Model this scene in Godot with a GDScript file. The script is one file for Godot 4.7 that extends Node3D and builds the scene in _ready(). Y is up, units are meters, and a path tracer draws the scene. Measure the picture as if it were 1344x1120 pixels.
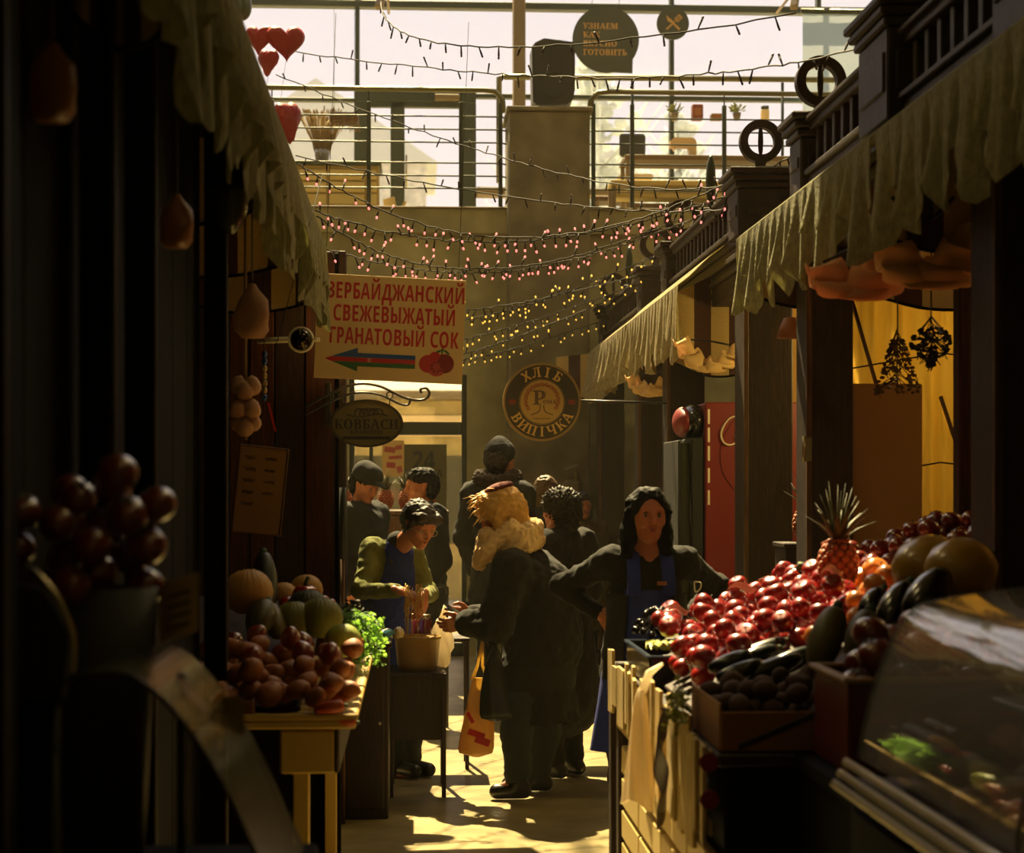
extends Node3D
# A covered market aisle against the light. The aisle runs along -z, x is to the right, y is up, metres.

const F := 2300.0       # focal length in pixels of the 1344 x 1120 frame
const YAW := 0.05516    # the camera looks a little to the right of the aisle's axis
const EYE := 1.55

var rng := RandomNumberGenerator.new()
var mats := {}
var texs := {}
var used := {}

# ---------------------------------------------------------------- helpers
func P(u: float, v: float, zd: float) -> Vector3:      # the point that stands at that place, zd metres down the aisle
	var a := (u - 672.0) / F
	var c := cos(YAW)
	var s := sin(YAW)
	var t := zd / (c - a * s)
	return Vector3(t * (a * c + s), EYE + t * (640.0 - v) / F, -zd)

func V(x: float, y: float, z: float) -> Vector3:
	return Vector3(x, y, z)

func S() -> SurfaceTool:
	var st := SurfaceTool.new()
	st.begin(Mesh.PRIMITIVE_TRIANGLES)
	return st

func tri(st: SurfaceTool, a: Vector3, b: Vector3, c: Vector3) -> void:   # counter-clockwise seen from outside
	st.add_vertex(a)
	st.add_vertex(c)
	st.add_vertex(b)

func quad(st: SurfaceTool, a: Vector3, b: Vector3, c: Vector3, d: Vector3) -> void:
	tri(st, a, b, c)
	tri(st, a, c, d)

func numbered(called: String) -> String:
	if not used.has(called):
		used[called] = 0
		return called
	used[called] += 1
	return "%s_%03d" % [called, used[called]]

func put(o: Node3D, called: String, parent: Node) -> void:
	o.name = numbered(called) if parent == self else called
	parent.add_child(o, true)

func obj(called: String, st: SurfaceTool, m: Material, parent: Node = self, at := Vector3.ZERO) -> MeshInstance3D:
	st.generate_normals()
	return inst(called, st.commit(), m, parent, at)

func inst(called: String, me: Mesh, m: Material, parent: Node = self, at := Vector3.ZERO) -> MeshInstance3D:
	var o := MeshInstance3D.new()
	o.mesh = me
	o.material_override = m
	o.position = at
	put(o, called, parent)
	return o

func tag(o: Node, label: String, category: String, group := "") -> Node:
	o.set_meta("label", label)
	o.set_meta("category", category)
	if group != "":
		o.set_meta("group", group)
	return o

func thing(called: String, label: String, category: String, at := Vector3.ZERO, group := "") -> Node3D:
	var o := Node3D.new()
	o.position = at
	put(o, called, self)
	tag(o, label, category, group)
	return o

func struct(called: String, st: SurfaceTool, m: Material, parent: Node = self) -> MeshInstance3D:
	var o := obj(called, st, m, parent)
	if parent == self:
		o.set_meta("kind", "structure")
	return o

func frame_node(called: String) -> Node3D:
	var o := Node3D.new()
	put(o, called, self)
	o.set_meta("kind", "structure")
	return o

func dup(o: Node3D, at: Vector3, turn := Vector3.ZERO, size := 1.0) -> Node3D:
	var c: Node3D = o.duplicate()
	c.name = numbered(String(o.name).rstrip("0123456789").trim_suffix("_"))
	add_child(c)
	c.position = at
	c.rotation = turn
	c.scale = Vector3.ONE * size
	return c

# boxes with a small chamfer
func bx(st: SurfaceTool, c: Vector3, s: Vector3, bev := 0.0, b := Basis()) -> void:
	st.set_smooth_group(-1)
	var h := s / 2.0
	var k := minf(bev, minf(h.x, minf(h.y, h.z)) * 0.9)
	if k <= 0.0:
		var q := []
		for i in 8:
			q.append(c + b * V(h.x if i & 1 else -h.x, h.y if i & 2 else -h.y, h.z if i & 4 else -h.z))
		quad(st, q[1], q[3], q[7], q[5]); quad(st, q[0], q[4], q[6], q[2])
		quad(st, q[2], q[6], q[7], q[3]); quad(st, q[0], q[1], q[5], q[4])
		quad(st, q[4], q[5], q[7], q[6]); quad(st, q[0], q[2], q[3], q[1])
		return
	var e := h - Vector3.ONE * k
	for ax in 3:
		var ay := (ax + 1) % 3
		var az := (ax + 2) % 3
		for sg in [-1.0, 1.0]:
			var f := []
			for w in [[-1, -1], [1, -1], [1, 1], [-1, 1]]:
				var p := Vector3.ZERO
				p[ax] = h[ax] * sg
				p[ay] = e[ay] * w[0]
				p[az] = e[az] * w[1]
				f.append(c + b * p)
			if sg > 0: quad(st, f[0], f[1], f[2], f[3])
			else: quad(st, f[3], f[2], f[1], f[0])
		for s1 in [-1.0, 1.0]:
			for s2 in [-1.0, 1.0]:
				var g := []
				for w in [[0, -1], [0, 1], [1, 1], [1, -1]]:
					var p := Vector3.ZERO
					p[ax] = e[ax] * w[1]
					p[ay] = (h[ay] if w[0] == 0 else e[ay]) * s1
					p[az] = (e[az] if w[0] == 0 else h[az]) * s2
					g.append(c + b * p)
				if s1 * s2 > 0: quad(st, g[3], g[2], g[1], g[0])
				else: quad(st, g[0], g[1], g[2], g[3])
	for i in 8:
		var sg := V(1 if i & 1 else -1, 1 if i & 2 else -1, 1 if i & 4 else -1)
		var p0 := c + b * (sg * V(h.x, e.y, e.z))
		var p1 := c + b * (sg * V(e.x, h.y, e.z))
		var p2 := c + b * (sg * V(e.x, e.y, h.z))
		if sg.x * sg.y * sg.z > 0: tri(st, p0, p1, p2)
		else: tri(st, p0, p2, p1)

func bb(st: SurfaceTool, x0: float, x1: float, y0: float, y1: float, z0: float, z1: float, bev := 0.0) -> void:
	bx(st, V((x0 + x1) / 2, (y0 + y1) / 2, (z0 + z1) / 2), V(absf(x1 - x0), absf(y1 - y0), absf(z1 - z0)), bev)

func box(x0: float, x1: float, y0: float, y1: float, z0: float, z1: float, bev := 0.0) -> SurfaceTool:
	var st := S()
	bb(st, x0, x1, y0, y1, z0, z1, bev)
	return st

# a bar with a square section from a to b
func bar(st: SurfaceTool, a: Vector3, b: Vector3, w: float, d: float, up := Vector3.UP, bev := 0.0) -> void:
	var z := (b - a).normalized()
	if absf(z.dot(up)) > 0.98: up = Vector3.RIGHT
	var x := up.cross(z).normalized()
	bx(st, (a + b) / 2, V(w, d, a.distance_to(b)), bev, Basis(x, z.cross(x), z))

# a tube through points; radii may change on the way
func tube(st: SurfaceTool, pts: Array, r, sides := 8, cap := true, squash := 1.0) -> void:
	st.set_smooth_group(0)
	var n := pts.size()
	var rings := []
	var t0: Vector3 = (pts[1] - pts[0]).normalized()
	var nx := t0.cross(Vector3.UP if absf(t0.y) < 0.9 else Vector3.RIGHT).normalized()
	for i in n:
		var t: Vector3 = (pts[mini(i + 1, n - 1)] - pts[maxi(i - 1, 0)]).normalized()
		nx = (nx - t * nx.dot(t)).normalized()
		var ny := t.cross(nx)
		var rr: float = r[i] if r is Array else r
		var ring := []
		for k in sides:
			var a := TAU * k / sides
			ring.append(pts[i] + nx * cos(a) * rr + ny * sin(a) * rr * squash)
		rings.append(ring)
	for i in n - 1:
		for k in sides:
			var l := (k + 1) % sides
			quad(st, rings[i][k], rings[i][l], rings[i + 1][l], rings[i + 1][k])
	if cap:
		for k in sides:
			var l := (k + 1) % sides
			tri(st, pts[0], rings[0][l], rings[0][k])
			tri(st, pts[n - 1], rings[n - 1][k], rings[n - 1][l])

# profile of (radius, height) turned about the y axis of x
func lathe(st: SurfaceTool, prof: Array, segs: int, x := Transform3D(), fn = null) -> void:
	st.set_smooth_group(0)
	for i in prof.size() - 1:
		for k in segs:
			var q := []
			for w in [[i, k], [i + 1, k], [i + 1, k + 1], [i, k + 1]]:
				var a: float = TAU * (w[1] % segs) / segs
				var p: Vector2 = prof[w[0]]
				var rr := p.x
				if fn != null: rr = p.x * fn.call(a, p.y)
				q.append(x * V(rr * cos(a), p.y, rr * sin(a)))
			if prof[i].x > 0.00001: tri(st, q[0], q[1], q[3])
			if prof[i + 1].x > 0.00001: tri(st, q[1], q[2], q[3])

func at(o: Vector3, b := Basis()) -> Transform3D:
	return Transform3D(b, o)

# a flat outline given in xy, pushed out along z by d
func prism(st: SurfaceTool, poly: PackedVector2Array, d: float, x := Transform3D()) -> void:
	st.set_smooth_group(-1)
	if Geometry2D.is_polygon_clockwise(poly): poly.reverse()
	var t := Geometry2D.triangulate_polygon(poly)
	for i in range(0, t.size(), 3):
		var a := poly[t[i]]
		var b := poly[t[i + 1]]
		var c := poly[t[i + 2]]
		if (b - a).cross(c - a) < 0:
			var w := b
			b = c
			c = w
		tri(st, x * V(a.x, a.y, d), x * V(b.x, b.y, d), x * V(c.x, c.y, d))
		tri(st, x * V(a.x, a.y, 0), x * V(c.x, c.y, 0), x * V(b.x, b.y, 0))
	for i in poly.size():
		var a := poly[i]
		var b := poly[(i + 1) % poly.size()]
		quad(st, x * V(a.x, a.y, 0), x * V(b.x, b.y, 0), x * V(b.x, b.y, d), x * V(a.x, a.y, d))

func disc(r: float, n := 40, r2 := -1.0) -> PackedVector2Array:
	var p := PackedVector2Array()
	for i in n: p.append(Vector2(cos(TAU * i / n) * r, sin(TAU * i / n) * (r if r2 < 0 else r2)))
	return p

# a flat ring (r0 inside, r1 outside) of depth d
func ring(st: SurfaceTool, r0: float, r1: float, d: float, x := Transform3D(), n := 40, sq := 1.0) -> void:
	st.set_smooth_group(-1)
	for i in n:
		var a := V(cos(TAU * i / n), sin(TAU * i / n) * sq, 0)
		var b := V(cos(TAU * (i + 1) / n), sin(TAU * (i + 1) / n) * sq, 0)
		var z := V(0, 0, d)
		quad(st, x * (a * r0 + z), x * (a * r1 + z), x * (b * r1 + z), x * (b * r0 + z))
		quad(st, x * (b * r0), x * (b * r1), x * (a * r1), x * (a * r0))
		quad(st, x * (a * r1), x * (b * r1), x * (b * r1 + z), x * (a * r1 + z))
		quad(st, x * (b * r0), x * (a * r0), x * (a * r0 + z), x * (b * r0 + z))

# cloth or foil: f(u, v) with u, v from 0 to 1, given thickness
func sheet(st: SurfaceTool, f: Callable, nu: int, nv: int, th := 0.003) -> void:
	st.set_smooth_group(0)
	var g := []
	for i in nu + 1:
		var row := []
		for j in nv + 1: row.append(f.call(float(i) / nu, float(j) / nv))
		g.append(row)
	var nn := []
	for i in nu + 1:
		var row := []
		for j in nv + 1:
			var a: Vector3 = g[mini(i + 1, nu)][j] - g[maxi(i - 1, 0)][j]
			var b: Vector3 = g[i][mini(j + 1, nv)] - g[i][maxi(j - 1, 0)]
			row.append(a.cross(b).normalized() * th / 2)
		nn.append(row)
	for i in nu:
		for j in nv:
			quad(st, g[i][j] + nn[i][j], g[i + 1][j] + nn[i + 1][j], g[i + 1][j + 1] + nn[i + 1][j + 1], g[i][j + 1] + nn[i][j + 1])
	st.set_smooth_group(1)
	for i in nu:
		for j in nv:
			quad(st, g[i][j + 1] - nn[i][j + 1], g[i + 1][j + 1] - nn[i + 1][j + 1], g[i + 1][j] - nn[i + 1][j], g[i][j] - nn[i][j])
	st.set_smooth_group(-1)
	for i in nu:
		for j in [0, nv]:
			var q := [g[i][j] + nn[i][j], g[i][j] - nn[i][j], g[i + 1][j] - nn[i + 1][j], g[i + 1][j] + nn[i + 1][j]]
			if j == 0: quad(st, q[0], q[1], q[2], q[3])
			else: quad(st, q[3], q[2], q[1], q[0])
	for j in nv:
		for i in [0, nu]:
			var q := [g[i][j] + nn[i][j], g[i][j] - nn[i][j], g[i][j + 1] - nn[i][j + 1], g[i][j + 1] + nn[i][j + 1]]
			if i == nu: quad(st, q[0], q[1], q[2], q[3])
			else: quad(st, q[3], q[2], q[1], q[0])

func ball(st: SurfaceTool, c: Vector3, r: Vector3, b := Basis(), n := 14, fn = null) -> void:
	st.set_smooth_group(0)
	var m := n / 2 + 1
	var g := []
	for i in m + 1:
		var row := []
		for k in n:
			var d := V(sin(PI * i / m) * cos(TAU * k / n), cos(PI * i / m), sin(PI * i / m) * sin(TAU * k / n))
			var s := 1.0
			if fn != null: s = fn.call(d)
			row.append(c + b * (d * r * s))
		g.append(row)
	for i in m:
		for k in n:
			var l := (k + 1) % n
			if i > 0: tri(st, g[i][k], g[i][l], g[i + 1][k])
			if i < m - 1: tri(st, g[i][l], g[i + 1][l], g[i + 1][k])

func curve(pts: Array, n: int) -> Array:       # a smooth line through points
	var out := []
	var k := pts.size() - 1
	for i in n + 1:
		var t := float(i) / n * k
		var j := mini(int(t), k - 1)
		var p0: Vector3 = pts[maxi(j - 1, 0)]
		var p3: Vector3 = pts[mini(j + 2, k)]
		out.append((pts[j] as Vector3).cubic_interpolate(pts[j + 1], p0, p3, t - j))
	return out

func eul(x: float, y: float, z: float) -> Basis:
	return Basis.from_euler(V(deg_to_rad(x), deg_to_rad(y), deg_to_rad(z)))

# lettering with thickness, centred
func words(called: String, text: String, high: float, m: Material, parent: Node, x: Transform3D, serif := false, wide := 1.0, d := 0.002, left := false) -> MeshInstance3D:
	var t := TextMesh.new()
	var f := SystemFont.new()
	f.font_names = PackedStringArray(["Droid Serif" if serif else "Droid Sans"])
	f.font_weight = 700
	t.font = f
	t.text = text
	t.font_size = 64
	t.pixel_size = high / 46.0
	t.depth = d
	if left: t.horizontal_alignment = HORIZONTAL_ALIGNMENT_LEFT
	t.curve_step = 1.5
	var o := MeshInstance3D.new()
	o.mesh = t
	o.material_override = m
	o.transform = x * Transform3D(Basis.from_scale(V(wide, 1, 1)), Vector3.ZERO)
	o.name = called
	parent.add_child(o, true)
	return o

# ---------------------------------------------------------------- materials
func noise(key: String, freq: float, oct := 4, lo := 0.6, normal := 0.0, kind := FastNoiseLite.TYPE_SIMPLEX_SMOOTH) -> NoiseTexture2D:
	if texs.has(key): return texs[key]
	var f := FastNoiseLite.new()
	f.noise_type = kind
	f.frequency = freq
	f.fractal_octaves = oct
	f.seed = 7
	var t := NoiseTexture2D.new()
	t.width = 512
	t.height = 512
	t.seamless = true
	t.noise = f
	if normal > 0.0:
		t.as_normal_map = true
		t.bump_strength = normal
	else:
		var r := Gradient.new()
		r.colors = PackedColorArray([Color(lo, lo, lo), Color.WHITE])
		t.color_ramp = r
	texs[key] = t
	return t

func mat(key: String, c: Color = Color.WHITE, rough := 0.7, spec := 0.5) -> StandardMaterial3D:
	if mats.has(key): return mats[key]
	var m := StandardMaterial3D.new()
	m.resource_name = key
	m.albedo_color = c
	m.roughness = rough
	m.metallic_specular = spec
	mats[key] = m
	return m

func grain(m: StandardMaterial3D, t: Texture2D, sc: Vector3, world := true) -> StandardMaterial3D:
	m.albedo_texture = t
	m.uv1_triplanar = true
	m.uv1_world_triplanar = world
	m.uv1_scale = sc
	return m

func bump(m: StandardMaterial3D, t: Texture2D, sc: float) -> StandardMaterial3D:
	m.normal_enabled = true
	m.normal_texture = t
	m.normal_scale = sc
	return m

func glow(key: String, c: Color, e: float) -> StandardMaterial3D:
	var m := mat(key, c, 0.5)
	m.emission_enabled = true
	m.emission = c
	m.emission_energy_multiplier = e
	return m

func pane_mat(key: String, c: Color, a: float, rough := 0.02) -> StandardMaterial3D:
	var m := mat(key, Color(c.r, c.g, c.b, a), rough)
	m.transparency = BaseMaterial3D.TRANSPARENCY_ALPHA
	return m

func make_materials() -> void:
	var soft := noise("soft", 0.012, 5, 0.72)
	var fine := noise("fine", 0.06, 4, 0.65)
	var lines := noise("lines", 0.02, 5, 0.5)
	var weave := noise("weave", 0.16, 2, 0.6, 6.0)
	var lump := noise("lump", 0.03, 4, 0.6, 5.0)
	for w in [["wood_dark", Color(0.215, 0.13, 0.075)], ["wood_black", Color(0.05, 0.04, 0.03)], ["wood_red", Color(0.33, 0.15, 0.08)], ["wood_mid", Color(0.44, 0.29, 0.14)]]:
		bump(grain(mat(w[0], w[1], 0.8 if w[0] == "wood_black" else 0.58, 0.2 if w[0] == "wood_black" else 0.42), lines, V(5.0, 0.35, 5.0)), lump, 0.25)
	grain(mat("wood_pale", Color(0.80, 0.66, 0.36), 0.75), lines, V(0.6, 6.0, 0.6))
	grain(mat("crate_pale", Color(0.86, 0.73, 0.42), 0.8), lines, V(7.0, 0.5, 7.0))
	bump(grain(mat("screed", Color(0.66, 0.60, 0.43), 0.30), soft, V(0.5, 0.5, 0.5)), lump, 0.12)
	grain(mat("plaster", Color(0.66, 0.63, 0.46), 0.9), soft, V(0.3, 0.3, 0.3))
	grain(mat("plaster_dim", Color(0.42, 0.37, 0.27), 0.9), soft, V(0.3, 0.3, 0.3))
	grain(mat("pillar", Color(0.47, 0.43, 0.32), 0.85), soft, V(0.4, 0.4, 0.4))
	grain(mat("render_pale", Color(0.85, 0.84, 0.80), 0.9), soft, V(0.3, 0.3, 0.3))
	mat("frame_green", Color(0.16, 0.20, 0.14), 0.5)
	mat("frame_tan", Color(0.46, 0.38, 0.24), 0.6)
	mat("steel", Color(0.72, 0.68, 0.56), 0.28).metallic = 1.0
	mat("steel_dark", Color(0.20, 0.22, 0.16), 0.4).metallic = 0.6
	mat("rail_steel", Color(0.40, 0.38, 0.27), 0.4).metallic = 0.8
	mat("chrome", Color(0.9, 0.88, 0.8), 0.08).metallic = 1.0
	mat("iron", Color(0.05, 0.045, 0.04), 0.45)
	mat("black", Color(0.05, 0.05, 0.045), 0.6)
	mat("black_gloss", Color(0.04, 0.04, 0.04), 0.2)
	mat("charcoal", Color(0.16, 0.17, 0.14), 0.7)
	mat("gold", Color(0.78, 0.58, 0.28), 0.5)
	mat("white", Color(0.92, 0.88, 0.78), 0.6)
	mat("paper", Color(0.93, 0.80, 0.55), 0.8)
	mat("red_print", Color(0.72, 0.09, 0.09), 0.7)
	mat("green", Color(0.16, 0.42, 0.12), 0.6)
	pane_mat("glass", Color(1, 1, 1), 0.03).metallic_specular = 0.08
	pane_mat("case_glass", Color(1, 1, 1), 0.08)
	pane_mat("guard_glass", Color(0.6, 0.58, 0.36), 0.12, 0.12)
	pane_mat("shop_glass", Color(0.9, 0.9, 0.8), 0.12)
	for w in [["valance", Color(0.80, 0.78, 0.64), 1.0], ["awning", Color(0.86, 0.80, 0.62), 1.1]]:
		var m := bump(grain(mat(w[0], w[1], 0.95), fine, V(2, 0.6, 2)), weave, 0.3)
		m.backlight_enabled = true
		m.backlight = Color(w[2], w[2], w[2] * 0.92) if w[2] <= 1.0 else Color(1, 1, 0.95)
	for w in [["stripe_tan", Color(0.66, 0.56, 0.36)], ["stripe_brown", Color(0.22, 0.10, 0.06)]]:
		var m := bump(mat(w[0], w[1], 0.95), weave, 0.3)
		m.uv1_triplanar = true
		m.backlight_enabled = true
		m.backlight = Color(0.22, 0.2, 0.17)

# ---------------------------------------------------------------- the scene
func _ready() -> void:
	rng.seed = 11
	# camera
	var cam := Camera3D.new()
	cam.name = "camera"
	cam.projection = Camera3D.PROJECTION_FRUSTUM
	cam.near = 0.05
	cam.far = 300.0
	cam.size = 1120.0 / F * cam.near
	cam.frustum_offset = Vector2(0, 80.0 / F * cam.near)
	cam.position = V(0, EYE, 0)
	cam.rotation.y = -YAW
	var ca := CameraAttributesPhysical.new()
	ca.frustum_focal_length = 50.0
	ca.exposure_aperture = 3.0
	ca.frustum_focus_distance = 9.5
	cam.attributes = ca
	cam.size = 1120.0 / F * cam.near
	add_child(cam)
	cam.current = true
	# sky
	var env := Environment.new()
	var sm := ProceduralSkyMaterial.new()
	sm.sky_top_color = Color(0.95, 0.92, 0.935)
	sm.sky_horizon_color = Color(0.955, 0.90, 0.92)
	sm.ground_horizon_color = Color(0.74, 0.70, 0.68)
	sm.ground_bottom_color = Color(0.74, 0.70, 0.68)
	var sky := Sky.new()
	sky.sky_material = sm
	env.background_mode = Environment.BG_SKY
	env.sky = sky
	env.tonemap_mode = Environment.TONE_MAPPER_LINEAR
	env.tonemap_exposure = 1.0
	env.volumetric_fog_enabled = true      # thin dusty air
	env.volumetric_fog_density = 0.001
	env.volumetric_fog_albedo = Color(0.95, 0.90, 0.76)
	env.sdfgi_enabled = true
	env.ssao_enabled = true
	env.ssil_enabled = true
	var we := WorldEnvironment.new()
	we.name = "world"
	we.environment = env
	add_child(we)
	# the low sun, through the high glass at the end of the hall
	var sun := DirectionalLight3D.new()
	sun.name = "sun"
	sun.light_color = Color(1.0, 0.90, 0.66)
	sun.light_energy = 7.5
	sun.light_angular_distance = 0.6
	sun.shadow_enabled = true
	sun.sky_mode = DirectionalLight3D.SKY_MODE_LIGHT_ONLY
	var el := deg_to_rad(54.0)
	var az := deg_to_rad(10.0)
	sun.look_at_from_position(V(-sin(az) * cos(el), sin(el), -cos(az) * cos(el)) * 30.0, Vector3.ZERO)
	add_child(sun)
	make_materials()
	hall_lamps()
	hall()
	outdoors()
	balcony()
	right_stalls()
	left_stalls()
	signs()
	fairy_lights()
	right_goods()
	left_goods()
	middle()
	people()

func lamp_light(o: Node3D, at: Vector3, c: Color, e: float, sz: float) -> void:
	var l := OmniLight3D.new()
	l.name = "lamp_light"
	l.position = at
	l.light_color = c
	l.light_energy = e
	l.light_size = sz
	l.omni_range = 30.0
	l.omni_attenuation = 2.0
	l.shadow_enabled = true
	o.add_child(l, true)

func hall_lamps() -> void:
	# warm panel lamps hung under the roof
	var k := 0
	for z in [1.5, -4.5, -10.5]:
		for x in [-3.2, 3.6]:
			var o := thing("hall_lamp", "warm panel lamp hung under the hall roof", "lamp", V(x, 8.6, z), "panel lamps under the hall roof")
			obj("housing", box(-0.75, 0.75, 0.0, 0.08, -0.35, 0.35, 0.01), mat("frame_tan"), o)
			obj("diffuser", box(-0.7, 0.7, -0.015, -0.001, -0.3, 0.3), glow("lamp_glow", Color(1.0, 0.80, 0.42), 1.2), o)
			var st := S()
			for s in [-0.6, 0.6]: tube(st, [V(s, 0.08, 0), V(s, 2.5, 0)], 0.006, 6)
			obj("wire", st, mat("iron"), o)
			var l := AreaLight3D.new()
			l.name = "lamp_light"
			l.area_size = Vector2(1.4, 0.6)
			l.position = V(0, -0.03, 0)
			l.rotation_degrees.x = -90
			l.light_color = Color(1.0, 0.89, 0.62)
			l.light_energy = [1.3, 4.0, 9.0][k / 2]
			l.area_range = 30.0
			l.shadow_enabled = true
			o.add_child(l, true)
			k += 1

func window_panes(o: Node3D, xs: Array, ys: Array, z: float, m: Material) -> void:
	for i in xs.size() - 1:
		for j in ys.size() - 1:
			if xs[i + 1] - xs[i] > 0.1 and ys[j + 1] - ys[j] > 0.1:
				obj("pane", box(xs[i] + 0.01, xs[i + 1] - 0.01, ys[j] + 0.01, ys[j + 1] - 0.01, z - 0.006, z + 0.006), m, o)

func hall() -> void:
	struct("floor", box(-6.2, 7.8, -0.2, 0.0, 5.2, -20.0), mat("screed"))
	struct("wall_left", box(-6.2, -6.0, 0.0, 11.0, 5.2, -20.0), mat("plaster"))
	struct("wall_right", box(7.6, 7.8, 0.0, 11.0, 5.2, -20.0), mat("plaster"))
	struct("wall_back", box(-6.0, 7.6, 0.0, 11.0, 5.0, 5.2), mat("plaster"))
	struct("ceiling", box(-6.2, 7.8, 11.0, 11.2, 5.2, -12.2), mat("plaster"))
	# lower wall under the balcony edge, with the opening of the shop window
	var st := S()
	bb(st, -6.0, -0.60, 0.0, 3.86, -16.0, -16.25)
	bb(st, 0.47, 7.6, 0.0, 3.86, -16.0, -16.25)
	bb(st, -0.60, 0.47, 2.58, 3.86, -16.0, -16.25)
	struct("wall_front", st, mat("plaster"))
	# shop window in that wall
	var w := frame_node("window_1")
	st = S()
	var z := -16.12
	bb(st, -0.60, -0.555, 0.0, 2.58, z - 0.05, z + 0.06, 0.006)
	bb(st, 0.425, 0.47, 0.0, 2.58, z - 0.05, z + 0.06, 0.006)
	bb(st, -0.555, 0.425, 2.535, 2.58, z - 0.05, z + 0.06, 0.006)
	bb(st, -0.555, 0.425, 0.0, 0.12, z - 0.05, z + 0.06, 0.006)
	bb(st, -0.555, 0.425, 2.03, 2.15, z - 0.05, z + 0.08, 0.006)
	bb(st, -0.42, -0.385, 0.12, 2.03, z - 0.04, z + 0.06, 0.006)
	obj("window_frame", st, mat("frame_green"), w)
	window_panes(w, [-0.555, -0.42], [0.12, 2.03], z, mat("shop_glass"))
	window_panes(w, [-0.385, 0.425], [0.12, 2.03], z, mat("shop_glass"))
	window_panes(w, [-0.555, 0.425], [2.15, 2.535], z, mat("shop_glass"))
	# the high glass end wall
	w = frame_node("window_2")
	z = -19.95
	var xs := [-6.0, -3.6, -0.69, 0.69, 1.17, 2.93, 4.63, 6.1, 7.6]
	st = S()
	for x in [-3.6, -0.655, 2.93, 4.63, 6.1]: bb(st, x - 0.025, x + 0.025, 3.9 if x > -0.6 or x < -1 else 5.98, 11.0, z - 0.06, z + 0.06, 0.006)
	obj("mullion", st, mat("frame_green"), w)
	for y in [3.95, 7.03, 9.1]: obj("transom", box(-6.0, 7.6, y - 0.04, y + 0.04, z - 0.07, z + 0.07, 0.008), mat("frame_green"), w)
	obj("transom", box(-6.0, -0.69, 5.92, 5.96, z - 0.05, z + 0.05, 0.006), mat("frame_green"), w)
	obj("transom", box(0.69, 7.6, 5.98, 6.03, z - 0.05, z + 0.05, 0.006), mat("frame_green"), w)
	obj("sill", box(0.69, 7.6, 4.86, 4.94, z - 0.1, z + 0.22, 0.008), mat("frame_tan"), w)
	var g := [[-6.0, -3.6], [-3.6, -0.67], [-0.67, 1.17], [1.17, 2.93], [2.93, 4.63], [4.63, 6.1], [6.1, 7.6]]
	for a in g:
		window_panes(w, a, [5.98, 7.0], z, mat("glass"))
		window_panes(w, a, [7.06, 9.07], z, mat("glass"))
		window_panes(w, a, [9.13, 11.0], z, mat("glass"))
		if a[1] < -0.6: window_panes(w, a, [3.99, 5.92], z, mat("glass"))
		if a[0] > 0.6: window_panes(w, a, [3.99, 5.98], z, mat("glass"))
	window_panes(w, [0.70, 1.17], [3.99, 5.98], z, mat("glass"))
	obj("column", box(1.10, 1.235, 3.86, 11.0, -19.6, -19.85, 0.01), mat("frame_tan"), w)
	# roof glass above it
	w = frame_node("window_3")
	for a in g:
		obj("pane", box(a[0] + 0.02, a[1] - 0.02, 11.0, 11.02, -12.25, -19.98), mat("glass"), w)
	st = S()
	for a in g: bb(st, a[0] - 0.03, a[0] + 0.03, 10.94, 11.1, -12.2, -20.0)
	obj("rafter", st, mat("frame_green"), w)
	# the balcony door
	w = frame_node("door_1")
	st = S()
	z = -19.93
	bb(st, -0.69, 0.69, 5.92, 6.06, z - 0.06, z + 0.06, 0.008)
	bb(st, -0.69, -0.51, 4.1, 5.92, z - 0.06, z + 0.06, 0.008)
	bb(st, 0.50, 0.69, 4.1, 5.92, z - 0.06, z + 0.06, 0.008)
	obj("door_frame", st, mat("frame_green"), w)
	st = S()
	bb(st, -0.28, -0.12, 4.1, 5.92, z - 0.04, z + 0.05, 0.008)
	bb(st, -0.51, 0.50, 5.86, 5.92, z - 0.04, z + 0.05, 0.006)
	bb(st, -0.51, 0.50, 4.1, 4.2, z - 0.04, z + 0.05, 0.006)
	var lf := obj("door_leaf", st, mat("frame_green"), w)
	obj("door_closer", box(0.22, 0.5, 5.93, 6.0, z + 0.06, z + 0.12, 0.008), mat("frame_tan"), w)
	st = S()
	tube(st, [V(-0.1, 4.95, z + 0.06), V(-0.1, 4.95, z + 0.11), V(-0.1, 5.3, z + 0.11), V(-0.1, 5.3, z + 0.06)], 0.012, 8)
	obj("door_handle", st, mat("steel"), lf)
	window_panes(w, [-0.51, -0.28], [4.2, 5.86], z, mat("glass"))
	window_panes(w, [-0.12, 0.50], [4.2, 5.86], z, mat("glass"))
	# translucent blind in the right-hand windows
	var bm := mat("blind", Color(0.60, 0.74, 0.88), 0.9)
	bm.backlight_enabled = true
	bm.backlight = Color(0.8, 0.8, 0.8)
	st = S()
	sheet(st, func(u, v): return V(4.40 + u * 2.9, 6.95 - v * 2.0, -19.72 + 0.004 * sin(u * 60.0)), 60, 2, 0.003)
	var o := thing("roller_blind", "pale roller blind drawn half down over the right-hand windows", "blind", Vector3.ZERO)
	obj("cloth", st, bm, o)
	st = S()
	tube(st, [V(4.38, 6.97, -19.72), V(7.35, 6.97, -19.72)], 0.03, 10)
	obj("roller", st, mat("steel_dark"), o)
	# two spotlights on arms near the top of the glass
	for a in [[508.0, 3.0, "small boxed spotlight fixed to the top rail near the balloons"], [1050.0, 2.0, "longer boxed spotlight on the top rail above the ring ornaments"]]:
		var p := P(a[0], 2.0, 18.6)
		o = thing("spot_fitting", a[2], "spotlight", p)
		st = S()
		bar(st, V(0, 0.25, -0.1), V(-0.09, -0.1, 0.1), 0.08, 0.07, Vector3.UP, 0.01)
		obj("housing", st, mat("frame_tan"), o)
		st = S()
		tube(st, [V(0, 0.2, -0.1), V(0, 0.2, -1.2)], 0.015, 8)
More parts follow.
